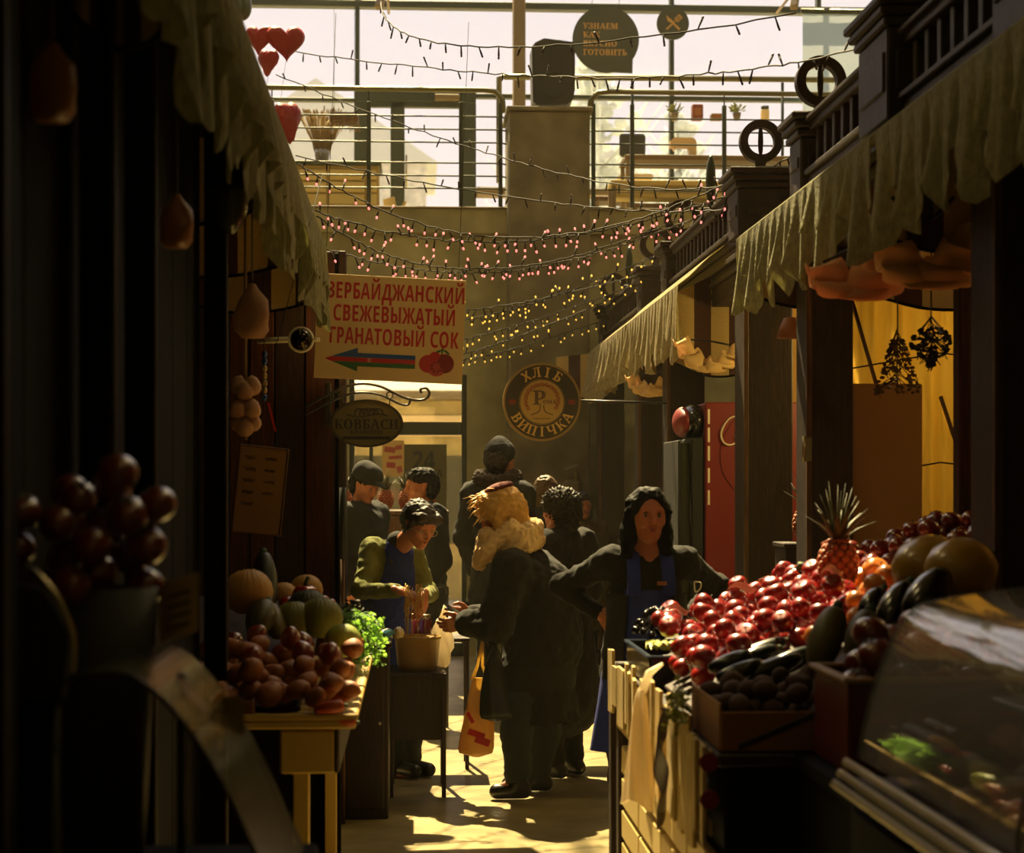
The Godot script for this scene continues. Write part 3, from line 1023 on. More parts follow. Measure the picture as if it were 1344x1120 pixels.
	# hanging cloth swags under the awnings
	var swag := func(label: String, a: Vector3, b: Vector3, drop: float, thick: float, m: Material):
		var t := thing("cloth_swag", label, "cloth", Vector3.ZERO)
		var st := S()
		sheet(st, func(u, v):
			var p := a.lerp(b, u)
			var sag := drop * pow(sin(PI * u), 0.8)
			var an: float = (v - 0.5) * 3.6
			return p + V(thick * sin(an) * (0.5 + 0.5 * sin(PI * u)) , -sag * (0.35 + 0.65 * cos(an * 0.5)) - 0.02 * sin(u * 40.0 + v * 5.0), thick * 0.4 * cos(an) + 0.015 * sin(u * 30.0)), 40, 14, 0.004)
		obj("drape", st, m, t)
		st = S()
		tube(st, [a + V(0, 0.0, 0), a.lerp(b, 0.5) + V(0, 0.01, 0), b], 0.006, 6)
		obj("cord", st, mat("iron"), t)
	var pink := mat("swag_pink", Color(0.92, 0.66, 0.48), 0.9)
	pink.backlight_enabled = true
	pink.backlight = Color(0.7, 0.6, 0.5)
	var tan2 := mat("swag_tan", Color(0.90, 0.76, 0.52), 0.9)
	tan2.backlight_enabled = true
	tan2.backlight = Color(0.7, 0.6, 0.5)
	swag.call("rosy gathered cloth hanging lowest under the second right-hand awning", P(1080, 345, 5.9), P(1188, 300, 5.85), 0.17, 0.12, pink)
	swag.call("tan gathered cloth hanging right of the rosy one, beside the black column", P(1170, 318, 5.8), P(1280, 300, 5.75), 0.17, 0.13, tan2)
	swag.call("pale gathered cloth hanging under the sunlit awning's near end", P(893, 445, 9.5), P(968, 455, 9.4), 0.15, 0.08, tan2)
	swag.call("pale gathered cloth hanging under the farther sunlit awning", P(828, 492, 11.8), P(880, 490, 11.7), 0.14, 0.08, tan2)
	# inside of the near stall: back partition with a translucent curtain and a board
	var st4 := S()
	bb(st4, 1.84, 2.05, 0, 2.56, -9.0, -9.1, 0.01)
	bb(st4, 3.2, 3.4, 0, 2.56, -5.2, -15.4, 0.01)
	o = thing("stall_partition", "tan partition wall at the back of the right-hand stalls", "partition")
	obj("back_panel", box(3.3, 3.38, 0, 2.8, -1.4, -15.4, 0.006), mat("partition", Color(0.66, 0.50, 0.27), 0.85), o)
	obj("end_panel", box(1.9, 3.3, 0, 2.8, -9.62, -9.68, 0.006), mat("partition"), o)
	o = thing("stall_ceiling", "tan boarded ceiling inside the right-hand stalls", "ceiling boards")
	for i in 8: obj("board", box(1.84 + i * 0.185, 1.84 + i * 0.185 + 0.18, 2.81, 2.84, -1.4, -15.4, 0.004), mat("wood_mid"), o)
	# passage side walls (dark) of the first stall
	var cu := mat("curtain", Color(0.86, 0.80, 0.46), 0.9)
	cu.backlight_enabled = true
	cu.backlight = Color(1, 0.9, 0.6)
	o = thing("plastic_curtain", "translucent yellow curtain lit from behind, at the back of the near stall", "curtain")
	var stc := S()
	sheet(stc, func(u, v): return V(1.92 + u * 0.72, 2.42 - v * 1.3, -7.62 + 0.02 * sin(u * 34.0) + 0.012 * sin(u * 71.0 + v)), 60, 8, 0.003)
	obj("cloth", stc, cu, o)
	stc = S()
	for a in [[V(1.90, 2.40, -7.58), V(2.10, 1.72, -7.58)], [V(2.30, 1.95, -7.57), V(2.52, 1.30, -7.57)]]: bar(stc, a[0], a[1], 0.022, 0.012)
	obj("diagonal_bar", stc, mat("wood_mid"), o)
	stc = S()
	for y in [2.10, 1.62]: tube(stc, [V(1.9, y - 0.03, -7.575), V(2.3, y + 0.04, -7.575), V(2.66, y, -7.575)], 0.004, 6)
	obj("cord", stc, mat("iron"), o)
	o = thing("display_board", "plain tan board standing in front of the yellow curtain", "board", V(0, 0, 0))
	var bp := P(1210, 504, 7.35)
	obj("board", box(1.84, bp.x, 1.25, bp.y, -7.34, -7.37, 0.006), mat("board_tan", Color(0.58, 0.42, 0.22), 0.8), o)
	obj("support", box(1.88, 1.92, 0, 1.25, -7.33, -7.38, 0.004), mat("wood_dark"), o)
	obj("support", box(bp.x - 0.06, bp.x - 0.02, 0, 1.25, -7.33, -7.38, 0.004), mat("wood_dark"), o)
	o = thing("door_post", "reddish brown door post between the curtain and the black column", "post")
	obj("post", box(2.0, 2.08, 0, 2.5, -6.35, -6.43, 0.006), mat("wood_red"), o)
	obj("plate", box(1.985, 2.0, 0.9, 1.4, -6.36, -6.42, 0.002), mat("wood_mid"), o)
	# the lamp behind the curtain
	o = thing("stall_lamp", "round stall lamp hung behind the yellow curtain", "lamp", V(2.45, 2.25, -8.5))
	var stl := S()
	ball(stl, Vector3.ZERO, V(0.06, 0.07, 0.06), Basis(), 14)
	obj("bulb", stl, glow("bulb_glow", Color(1.0, 0.82, 0.42), 2.0), o)
	stl = S()
	tube(stl, [V(0, 0.06, 0), V(0, 0.56, 0)], 0.005, 6)
	obj("wire", stl, mat("iron"), o)
	lamp_light(o, Vector3.ZERO, Color(1.0, 0.88, 0.52), 0.85, 0.05)
	o = thing("stall_lamp", "round stall lamp hung inside the near stall above the apples", "lamp", V(3.0, 2.35, -6.2))
	stl = S()
	ball(stl, Vector3.ZERO, V(0.06, 0.07, 0.06), Basis(), 14)
	obj("bulb", stl, mat("bulb_glow"), o)
	stl = S()
	tube(stl, [V(0, 0.06, 0), V(0, 0.46, 0)], 0.005, 6)
	obj("wire", stl, mat("iron"), o)
	lamp_light(o, Vector3.ZERO, Color(1.0, 0.86, 0.58), 0.24, 0.05)
	# striped inner valance with an arch
	o = thing("inner_valance", "striped inner valance with a pale arch above the yellow curtain", "valance")
	striped_end(o, 1.86, 2.62, -7.2, 2.42, 2.56, 0.06, 6)
	# dried herbs
	for a in [[1178.0, 440.0, 7.0, "light wicker tree of dried twigs hanging before the curtain", 0], [1222.0, 425.0, 6.4, "dark bunch of dried herbs hanging right of the wicker tree", 1]]:
		o = thing("dried_bunch", a[3], "herbs", P(a[0], a[1], a[2]))
		st4 = S()
		tube(st4, [V(0, 0.4, 0), V(0, 0, 0)], 0.003, 5)
		obj("string", st4, mat("iron"), o)
		st4 = S()
		for i in 150:
			var t := rng.randf()
			var r: float = (0.02 + 0.075 * t) if a[4] == 0 else 0.06 * sin(PI * minf(1.0, t + 0.15)) + 0.012
			var an := rng.randf() * TAU
			var p := V(cos(an) * r, -0.02 - (0.22 if a[4] == 0 else 0.14) * t, sin(an) * r)
			if i % 3 == 0: tube(st4, [V(0, p.y + 0.05, 0), p, p + V(rng.randf_range(-0.02, 0.02), -0.02, 0)], 0.002, 4)
			ball(st4, p, V(0.012, 0.005, 0.008), eul(rng.randf() * 180, rng.randf() * 180, 0), 6)
		obj("twigs", st4, mat("twig" + str(a[4]), Color(0.32, 0.24, 0.10) if a[4] == 0 else Color(0.09, 0.09, 0.04), 0.8), o)
	# clay bell under the awning
	o = thing("clay_bell", "small clay bell hanging between the two dark columns", "bell", P(1037, 416, 8.2))
	var lin := thing("lintel_board", "dark lintel board bridging the gap between two right-hand stalls", "lintel")
	obj("board", box(1.70, 1.83, 2.56, 2.8, -7.53, -8.57, 0.006), d, lin)
	st4 = S()
	lathe(st4, [Vector2(0.0, 0.0), Vector2(0.03, -0.005), Vector2(0.05, -0.05), Vector2(0.065, -0.10), Vector2(0.055, -0.10), Vector2(0.0, -0.03)], 16)
	obj("body", st4, mat("clay", Color(0.5, 0.28, 0.12), 0.6), o)
	st4 = S()
	tube(st4, [V(0, 0, 0), V(0, 2.562 - o.position.y, 0)], 0.003, 5)
	obj("cord", st4, mat("iron"), o)
	# far back wall of the right-hand stalls next to the bakery sign
	fridge()

func script_c(st: SurfaceTool, x: Transform3D) -> void:
	# a flowing capital C with an inner loop, then a small o
	var c := curve([V(0.20, 0.20, 0), V(0.15, 0.25, 0), V(0.06, 0.22, 0), V(0.0, 0.11, 0), V(0.02, 0.02, 0), V(0.09, 0.0, 0), V(0.17, 0.05, 0), V(0.21, 0.12, 0)], 40)
	var o := curve([V(0.17, 0.14, 0), V(0.13, 0.10, 0), V(0.13, 0.05, 0), V(0.17, 0.05, 0), V(0.22, 0.12, 0), V(0.21, 0.16, 0), V(0.17, 0.14, 0)], 24)
	for w in [[c, 0.018], [o, 0.013]]:
		var pts := []
		var rr := []
		var n: int = w[0].size()
		for i in n:
			pts.append(x * w[0][i])
			rr.append(w[1] * (0.35 + 0.65 * sin(PI * (0.12 + 0.8 * i / (n - 1.0)))))
		tube(st, pts, rr, 6, true, 0.3)

func fridge() -> void:
	var o := thing("drinks_fridge", "tall red drinks fridge with a white script letter, glass door to the left", "fridge", V(0, 0, 0))
	var z0 := -9.45
	var x0 := P(926, 600, 9.45).x
	var red := mat("fridge_red", Color(0.47, 0.055, 0.045), 0.5)
	obj("cabinet", box(x0, x0 + 0.62, 0.08, P(940, 528, 9.45).y, z0, z0 - 0.02, 0.006), red, o)
	obj("body", box(x0, x0 + 0.62, 0.08, P(940, 528, 9.45).y, z0 - 0.02, z0 - 0.6, 0.01), red, o)
	obj("plinth", box(x0 + 0.02, x0 + 0.6, 0, 0.08, z0 - 0.03, z0 - 0.57, 0.004), mat("black"), o)
	# the door stands on the aisle side, its top sign rounded
	obj("door_frame", box(x0 - 0.075, x0 - 0.005, 0.1, P(910, 575, 9.5).y, z0 - 0.02, z0 - 0.6, 0.008), mat("black"), o)
	var dm := pane_mat("fridge_glass", Color(0.6, 0.75, 0.5), 0.35, 0.1)
	obj("door_glass", box(x0 - 0.13, x0 - 0.076, 0.2, P(910, 582, 9.5).y, z0 - 0.05, z0 - 0.06, 0.003), mat("fridge_door", Color(0.16, 0.18, 0.09), 0.25), o)
	obj("door_edge", box(x0 - 0.145, x0 - 0.13, 0.1, P(910, 578, 9.5).y, z0 - 0.03, z0 - 0.6, 0.004), mat("black"), o)
	var st := S()
	var c := V(x0 - 0.06, P(912, 553, 9.5).y, z0 - 0.3)
	ball(st, c + V(0.02, 0, 0.12), V(0.075, 0.10, 0.16), Basis(), 18)
	obj("top_sign", st, mat("black_gloss"), o)
	st = S()
	ball(st, c + V(-0.035, 0, 0.10), V(0.055, 0.085, 0.16), Basis(), 18)
	obj("sign_face", st, mat("fridge_red"), o)
	st = S()
	script_c(st, at(V(x0 + 0.085, P(950, 584, 9.45).y, z0 + 0.002), Basis.from_scale(V(0.62, 0.62, 1))))
	obj("script_letter", st, mat("white"), o)
	st = S()
	var pts := curve([V(x0 + 0.19, 1.97, z0), V(x0 + 0.09, 1.8, z0), V(x0 + 0.10, 1.62, z0), V(x0 + 0.24, 1.45, z0)], 20)
	tube(st, pts, 0.006, 6, true, 0.2)
	obj("swirl", st, mat("fridge_dark", Color(0.35, 0.04, 0.04), 0.5), o)
	for y in [1.94, 1.84, 1.74, 1.62, 1.50]: obj("stripe", box(x0 + 0.012, x0 + 0.024, y - 0.045, y + 0.035, z0, z0 + 0.002), mat("white"), o)

func left_stalls() -> void:
	var bl := mat("wood_black")
	# near facade: posts with boards between
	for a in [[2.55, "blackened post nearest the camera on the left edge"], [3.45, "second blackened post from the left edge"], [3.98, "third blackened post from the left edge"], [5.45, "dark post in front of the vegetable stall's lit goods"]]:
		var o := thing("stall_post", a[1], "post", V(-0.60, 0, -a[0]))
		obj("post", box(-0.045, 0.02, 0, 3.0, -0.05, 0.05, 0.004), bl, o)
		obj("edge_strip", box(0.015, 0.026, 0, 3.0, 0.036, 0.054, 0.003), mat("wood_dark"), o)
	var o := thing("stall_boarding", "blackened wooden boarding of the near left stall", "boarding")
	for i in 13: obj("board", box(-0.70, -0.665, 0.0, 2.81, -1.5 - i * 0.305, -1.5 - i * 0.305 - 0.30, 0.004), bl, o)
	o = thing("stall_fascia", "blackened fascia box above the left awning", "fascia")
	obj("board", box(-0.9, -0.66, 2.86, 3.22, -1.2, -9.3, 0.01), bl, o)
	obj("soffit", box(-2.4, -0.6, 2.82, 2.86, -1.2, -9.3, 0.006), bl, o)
	# inner partition facing the camera, red-brown planks
	o = thing("plank_partition", "red-brown plank partition behind the price board", "partition")
	var x := -1.7
	var i := 0
	obj("backing", box(-1.7, -0.40, 0.0, 2.8, -9.38, -9.42, 0.004), mat("wood_black"), o)
	while x < -0.42:
		var w: float = [0.16, 0.11, 0.13, 0.16][i % 4]
		obj("plank", box(x, minf(x + w, -0.40) - 0.006, 0.0, 2.8, -9.31 - 0.012 * (i % 2), -9.38, 0.004), mat("wood_red" if i % 3 != 1 else "wood_dark"), o)
		x += w
		i += 1
	obj("corner_post", box(-0.405, -0.365, 0.0, 2.8, -9.28, -9.44, 0.005), mat("wood_dark"), o)
	o = thing("back_partition", "dark back wall of the left vegetable stall", "wall panel")
	obj("panel", box(-1.76, -1.70, 0, 2.8, -5.5, -9.4, 0.005), mat("wood_dark"), o)
	# awning with jagged valance
	o = thing("stall_awning", "olive awning on the left with a long ragged valance", "awning")
	valance("valance", -1.9, -8.72, XL, YL, 0.44, 25.0, o, mat("valance"), 1.7, 0.5)
	roof_cloth(o, XL, -0.655, YL, 2.81, -1.9, -8.72, mat("valance"))
	for a in [[-3.4, 2.62], [-5.58, 2.60], [-6.9, 2.60], [-8.5, 2.62]]:
		striped_end(o, -0.655 if a[0] > -5.0 else -1.16, -0.46, a[0], a[1], a[1] + 0.08, 0.16, 6)
	# brown plastic-wrapped bundles hung at the left
	var m := mat("bag_brown", Color(0.55, 0.34, 0.12), 0.45)
	m.backlight_enabled = true
	m.backlight = Color(0.6, 0.5, 0.4)
	for a in [[68.0, 110.0, 3.1, 0.045, "blurred brown bag hanging at the upper left corner"], [232.0, 292.0, 4.25, 0.042, "tan bag hanging on the third blackened post"], [331.0, 410.0, 6.0, 0.06, "rosy paper bag hanging under the left awning, above the garlic"]]:
		o = thing("hanging_bag", a[4], "bag", P(a[0], a[1], a[2]))
		var st := S()
		var r: float = a[3]
		lathe(st, [Vector2(0, -r * 1.5), Vector2(r * 0.6, -r * 1.45), Vector2(r * 0.95, -r), Vector2(r, -r * 0.2), Vector2(r * 0.8, r * 0.7), Vector2(r * 0.35, r * 1.3), Vector2(r * 0.2, r * 1.6), Vector2(0, r * 1.65)], 16, Transform3D(), func(an, y): return 1.0 + 0.12 * sin(an * 3.0 + y * 40.0))
		obj("bag", st, m if a[0] < 300 else mat("bag_rose", Color(0.55, 0.40, 0.28), 0.8), o)
		st = S()
		tube(st, [V(0, r * 1.5, 0), V(0, (2.822 if a[2] < 4.0 else 2.80) - o.position.y, 0)], 0.003, 5)
		obj("string", st, mat("iron"), o)
	# bell lamp
	o = thing("bell_lamp", "unlit dark glass bell lamp hanging under the left awning", "lamp", P(302, 250, 5.1))
	var st := S()
	lathe(st, [Vector2(0.012, 0.1), Vector2(0.05, 0.09), Vector2(0.062, 0.03), Vector2(0.064, 0.0), Vector2(0.055, 0.0), Vector2(0.052, 0.03), Vector2(0.0, 0.08)], 20)
	obj("shade", st, bl, o)
	st = S()
	lathe(st, [Vector2(0.052, 0.0), Vector2(0.05, -0.06), Vector2(0.035, -0.10), Vector2(0.012, -0.125), Vector2(0.0, -0.127)], 20)
	obj("glass", st, mat("smoke_glass", Color(0.20, 0.19, 0.10), 0.15), o)
	st = S()
	tube(st, [V(0, 0.1, 0), V(0, 2.78 - o.position.y, 0)], 0.006, 6)
	obj("rod", st, mat("iron"), o)
	# mirror ball on an arm and the steel tube that carries it
	o = thing("mirror_globe", "shiny dark mirror globe in a pale ring, left of the paper sign", "mirror", P(395, 446, 7.45))
	st = S()
	ball(st, Vector3.ZERO, V(0.046, 0.046, 0.046), Basis(), 24)
	obj("globe", st, mat("black_mirror", Color(0.25, 0.22, 0.17), 0.06), o)
	mat("black_mirror").metallic = 1.0
	st = S()
	var pts := []
	for k in 25: pts.append(V(cos(TAU * k / 24) * 0.05, sin(TAU * k / 24) * 0.05, 0.0))
	tube(st, pts, 0.006, 8, false)
	obj("ring", st, mat("white"), o)
	st = S()
	tube(st, [V(-0.05, 0, 0), V(-0.19, 0.005, -0.14)], 0.013, 10)
	tube(st, [V(0.05, 0, 0), V(0.08, 0, 0)], 0.008, 10)
	obj("arm", st, mat("white"), o)
	st = S()
	tube(st, [V(0, 0.05, 0), V(-0.03, 2.77 - o.position.y, 0)], 0.002, 5)
	obj("wire", st, mat("iron"), o)
	o = thing("steel_tube", "thin upright tube with a black grip beside the plank partition", "pole", V(P(450, 700, 8.1).x, 0, -8.1))
	st = S()
	tube(st, [V(0, 0, 0), V(0, 1.25, 0)], 0.011, 10)
	obj("tube", st, mat("wood_mid"), o)
	st = S()
	tube(st, [V(0, 1.22, 0), V(0, 1.55, 0)], 0.017, 10)
	obj("grip", st, mat("black"), o)
	# price board
	o = thing("price_board", "tilted tan price board with faint handwriting on the plank partition", "board", P(341, 644, 6.9))
	o.rotation = V(0, 0.25, -0.10)
	st = S()
	bx(st, Vector3.ZERO, V(0.19, 0.345, 0.012), 0.006)
	obj("board", st, mat("board_price", Color(0.46, 0.34, 0.16), 0.6), o)
	st = S()
	for a in [[0, 0.17, 0.2, 0.008], [0, -0.17, 0.2, 0.008]]: bx(st, V(a[0], a[1], 0.004), V(a[2], a[3], 0.014), 0.003)
	for s in [-1, 1]: bx(st, V(s * 0.095, 0, 0.004), V(0.008, 0.345, 0.014), 0.003)
	obj("frame", st, mat("wood_mid"), o)
	st = S()
	tube(st, [V(-0.06, 0.17, 0), V(0.13, 2.822 - o.position.y, -0.03)], 0.002, 5)
	obj("string", st, mat("iron"), o)
	st = S()
	for r in 5:
		for c in 2:
			if r == 4 and c == 1: continue
			var w: Array = []
			for k in 15: w.append(V(-0.07 + c * 0.078 + k * 0.0032, 0.125 - r * 0.045 + 0.008 * sin(k * (1.3 + 0.37 * r + c)), 0.008))
			tube(st, w, 0.0014, 4)
	obj("handwriting", st, mat("ink", Color(0.22, 0.15, 0.07), 0.8), o)
	# garlic braid
	o = thing("garlic_braid", "pale garlic braid hanging left of the blue beads", "garlic", P(322, 505, 6.4))
	st = S()
	tube(st, [V(0, 2.822 - o.position.y, 0), V(0, -0.2, 0)], 0.006, 6)
	obj("braid", st, mat("straw"), o)
	for k in 9:
		st = S()
		var c := V(0.024 * (k % 3 - 1), -0.01 - (k / 3) * 0.065 - (k % 2) * 0.02, 0.02 * (k % 2))
		ball(st, c, V(0.034, 0.03, 0.034), eul(0, k * 40, 10 * (k % 3 - 1)), 12, func(d): return 1.0 + 0.45 * pow(maxf(d.y, 0.0), 6.0) + 0.05 * cos(atan2(d.z, d.x) * 6.0))
		obj("bulb", st, mat("garlic", Color(0.64, 0.48, 0.36), 0.7), o)
	# beads and ribbon
	o = thing("bead_string", "string of blue and clear beads with a red ribbon, under the mirror globe", "beads", P(347, 465, 7.3))
	for k in 7:
		st = S()
		ball(st, V(0, -k * 0.03, 0), V(0.013, 0.015, 0.013), Basis(), 10)
		obj("bead", st, mat("bead_blue", Color(0.05, 0.25, 0.55), 0.2) if k % 6 < 2 else mat("bead_clear", Color(0.6, 0.5, 0.3), 0.2), o)
	st = S()
	sheet(st, func(u, v): return V(0.012 + u * 0.008 + v * 0.03, -0.2 - v * 0.12, 0.004 * sin(v * 9.0)), 2, 8, 0.002)
	obj("ribbon", st, mat("red_print"), o)
	st = S()
	tube(st, [V(0, 2.822 - o.position.y, 0), V(0, -0.2, 0)], 0.002, 5)
	obj("string", st, mat("iron"), o)

# ---------------------------------------------------------------- signs, balloons, lights
func arc_words(parent: Node3D, text: String, r: float, mid: float, step: float, high: float, z: float, m: Material, inward := false) -> void:
	var n := text.length()
	for i in n:
		var a := mid - (i - (n - 1) / 2.0) * step * (-1.0 if inward else 1.0)
		var p := V(cos(a) * r, sin(a) * r, z)
		words("letter", text[i], high, m, parent, at(p, Basis(Vector3.BACK, a - PI / 2 + (PI if inward else 0.0))), text[i] != "Х", 0.95)

func signs() -> void:
	# paper sign
	var o := thing("paper_sign", "tilted tan hanging sign with red lettering and an arrow in blue, red and green", "sign", P(512, 432, 9.0))
	o.rotation = V(0, 0.05, -0.04)
	var pm := mat("sign_paper", Color(0.84, 0.72, 0.50), 0.8)
	pm.backlight_enabled = true
	pm.backlight = Color(0.30, 0.27, 0.22)
	var st := S()
	bx(st, V(0, 0, 0), V(0.76, 0.535, 0.008), 0.002)
	var pn := obj("panel", st, pm, o)
	var rp := mat("red_print")
	words("lettering", "АЗЕРБАЙДЖАНСКИЙ", 0.083, rp, pn, at(V(0.0, 0.185, 0.005)), false, 0.64)
	words("lettering", "СВЕЖЕВЫЖАТЫЙ", 0.083, rp, pn, at(V(0.02, 0.07, 0.005)), false, 0.64)
	words("lettering", "ГРАНАТОВЫЙ СОК", 0.083, rp, pn, at(V(0.02, -0.045, 0.005)), false, 0.64)
	for b in [[0.0, 0.0135, 0.0, 0.047, "blue_print", Color(0.08, 0.30, 0.60)], [-0.0135, 0.0135, -0.02, 0.02, "red_print", Color.RED], [-0.0135, -0.04, -0.02, -0.047, "green_print", Color(0.10, 0.36, 0.12)]]:
		st = S()
		var tail := 0.24
		if b[4] == "blue_print": prism(st, PackedVector2Array([Vector2(tail, 0.012), Vector2(tail, 0.034), Vector2(-0.055, 0.034), Vector2(-0.055, 0.06), Vector2(-0.19, 0.012)]), 0.002)
		elif b[4] == "red_print": prism(st, PackedVector2Array([Vector2(tail, -0.011), Vector2(tail, 0.011), Vector2(-0.19, 0.011), Vector2(-0.222, 0.0), Vector2(-0.19, -0.011)]), 0.002)
		else: prism(st, PackedVector2Array([Vector2(tail, -0.034), Vector2(tail, -0.012), Vector2(-0.19, -0.012), Vector2(-0.055, -0.06), Vector2(-0.055, -0.034)]), 0.002)
		obj("arrow_band", st, mat(b[4], b[5], 0.7), o, V(-0.105, -0.165, 0.004))
	st = S()
	ring(st, 0.0055, 0.0085, 0.001, at(V(0.0, 0, 0)), 20)
	obj("crescent", st, mat("white"), o, V(-0.10, -0.165, 0.0065))
	for a in [[0.20, -0.17, 0.046, "red_print"], [0.285, -0.165, 0.05, "pome_dark"], [0.245, -0.185, 0.048, "pome_pink"], [0.235, -0.135, 0.03, "red_print"]]:
		st = S()
		ball(st, V(a[0], a[1], 0.004), V(a[2], a[2], 0.004), Basis(), 18)
		obj("fruit_print", st, mat(a[3], Color(0.50, 0.05, 0.07) if a[3] == "pome_dark" else Color(0.72, 0.25, 0.25), 0.7), o)
	st = S()
	for k in 9:
		var an := k * 0.7
		ball(st, V(0.245 + cos(an) * 0.026, -0.185 + sin(an) * 0.026, 0.008), V(0.008, 0.006, 0.002), Basis(Vector3.BACK, an), 8)
	obj("seed_print", st, mat("pome_dark"), o)
	st = S()
	for k in 3: ball(st, V(0.25 + 0.022 * k, -0.105 + 0.006 * (k % 2), 0.004), V(0.02, 0.006, 0.002), Basis(Vector3.BACK, 0.5 + k), 8)
	obj("leaf_print", st, mat("green_print"), o)
	st = S()
	for s in [-0.34, 0.34]: tube(st, [V(s, 0.26, 0), V(s, 1.6, 0)], 0.0015, 4)
	obj("line", st, mat("iron"), o)
	# oval sausage sign on a scroll bracket
	o = thing("oval_sign", "oval dark olive shop sign hanging from a wrought-iron scroll bracket", "sign", P(481, 556, 9.1))
	st = S()
	prism(st, disc(0.180, 48, 0.118), 0.02, at(V(0, 0, -0.01)))
	obj("board", st, mat("sign_olive", Color(0.36, 0.32, 0.16), 0.6), o)
	st = S()
	ring(st, 0.175, 0.19, 0.03, at(V(0, 0, -0.015)), 48, 0.655)
	obj("rim", st, mat("sign_dark", Color(0.20, 0.16, 0.08), 0.5), o)
	words("lettering", "КОВБАСИ", 0.05, mat("sign_ink", Color(0.10, 0.085, 0.04), 0.7), o, at(V(0, -0.005, 0.012)), true, 0.95)
	words("lettering", "КРАФТОВІ", 0.022, mat("sign_ink"), o, at(V(0, -0.045, 0.012)), true, 1.0)
	st = S()
	bx(st, V(0, -0.075, 0.011), V(0.25, 0.016, 0.003), 0.001)
	obj("band", st, mat("sign_ink"), o)
	st = S()
	for k in 5: tube(st, curve([V(-0.06 + k * 0.025, 0.04, 0.011), V(-0.05 + k * 0.025, 0.075, 0.011), V(-0.02 + k * 0.025, 0.07, 0.011), V(-0.015 + k * 0.025, 0.045, 0.011)], 10), 0.003, 5)
	tube(st, curve([V(-0.1, 0.045, 0.011), V(-0.03, 0.035, 0.011), V(0.06, 0.05, 0.011), V(0.11, 0.04, 0.011)], 12), 0.003, 5)
	obj("drawing", st, mat("sign_ink"), o)
	o = thing("scroll_bracket", "wrought-iron scroll bracket above the oval sign, curled at its right end", "bracket", P(481, 530, 9.1))
	var im := mat("scroll_iron", Color(0.16, 0.13, 0.08), 0.4)
	st = S()
	var top := curve([V(-0.32, -0.02, 0), V(-0.1, 0.09, 0), V(0.05, 0.095, 0), V(0.2, 0.03, 0), V(0.29, 0.02, 0), V(0.325, 0.05, 0), V(0.31, 0.08, 0), V(0.28, 0.075, 0), V(0.285, 0.055, 0)], 60)
	tube(st, top, 0.007, 8)
	obj("scroll", st, im, o)
	st = S()
	tube(st, curve([V(-0.32, -0.06, 0), V(-0.1, 0.045, 0), V(0.05, 0.05, 0), V(0.17, 0.0, 0), V(0.215, -0.005, 0), V(0.225, 0.025, 0), V(0.205, 0.025, 0)], 50), 0.006, 8)
	obj("scroll", st, im, o)
	st = S()
	for a in [V(-0.16, 0.04, 0), V(0.12, 0.045, 0)]:
		var rg := []
		for k in 17: rg.append(a + V(cos(TAU * k / 16) * 0.016, sin(TAU * k / 16) * 0.016, 0))
		tube(st, rg, 0.004, 6, false)
	obj("rings", st, im, o).set_meta("kind", "stuff")
	st = S()
	bx(st, V(-0.20, 0.0, -0.09), V(0.03, 0.22, 0.18), 0.004)
	obj("wall_plate", st, im, o)
	st = S()
	for a in [V(-0.12, 0.03, 0), V(0.12, 0.02, 0)]: tube(st, [a, a + V(0, -0.03, 0), a + V(0, -0.06, 0)], 0.004, 6)
	obj("chain", st, im, o)
	# round bakery sign
	var sp := P(711, 528, 11.0)
	o = thing("round_sign", "round black bakery sign with cream lettering round a pale disc", "sign", sp)
	st = S()
	prism(st, disc(0.243, 56), 0.04, at(V(0, 0, -0.02)))
	obj("board", st, mat("sign_black", Color(0.15, 0.13, 0.08), 0.5), o)
	st = S()
	ring(st, 0.232, 0.246, 0.05, at(V(0, 0, -0.025)), 56)
	obj("rim", st, mat("gold_dim", Color(0.50, 0.40, 0.20), 0.5), o)
	st = S()
	prism(st, disc(0.145, 48), 0.004, at(V(0, 0, 0.02)))
	obj("disc", st, mat("sign_cream", Color(0.62, 0.50, 0.26), 0.7), o)
	st = S()
	ring(st, 0.138, 0.143, 0.002, at(V(0, 0, 0.024)), 48)
	obj("line", st, mat("sign_black"), o)
	var lc := mat("sign_letter", Color(0.72, 0.58, 0.30), 0.7)
	arc_words(o, "ХЛІБ", 0.187, PI / 2, 0.37, 0.062, 0.022, lc)
	arc_words(o, "ВИПІЧКА", 0.187, -PI / 2, 0.34, 0.062, 0.022, lc, true)
	for s in [-1, 1]:
		st = S()
		for c in [-0.008, 0.008]: ring(st, 0.007, 0.015, 0.003, at(V(s * 0.187 + c, 0, 0.02)), 20)
		obj("pretzel", st, mat("sign_red", Color(0.52, 0.14, 0.06), 0.7), o)
	words("lettering", "Р", 0.09, mat("sign_ink2", Color(0.30, 0.22, 0.12), 0.7), o, at(V(-0.018, 0.025, 0.025)), true, 1.1)
	words("lettering", "ОМА", 0.022, mat("sign_ink2"), o, at(V(0.048, 0.0, 0.025)), true, 1.1)
	st = S()
	bx(st, V(0, -0.105, 0.025), V(0.11, 0.004, 0.002))
	obj("underline", st, mat("sign_ink2"), o)
	st = S()
	for s in [-1, 1]: tube(st, curve([V(s * 0.01, -0.02, 0.025), V(s * 0.02, -0.06, 0.025), V(s * 0.07, -0.082, 0.025)], 8), 0.003, 5)
	obj("trunk", st, mat("sign_ink2"), o)
	st = S()
	for k in 15:
		var an := deg_to_rad(-30.0 + 240.0 * k / 14)
		var c := V(cos(an) * 0.1, sin(an) * 0.095 + 0.012, 0.025)
		var sp2 := []
		for q in 12: sp2.append(c + V(cos(q * 0.75 + an), sin(q * 0.75 + an), 0) * (0.003 + 0.0012 * q))
		tube(st, sp2, 0.0022, 4)
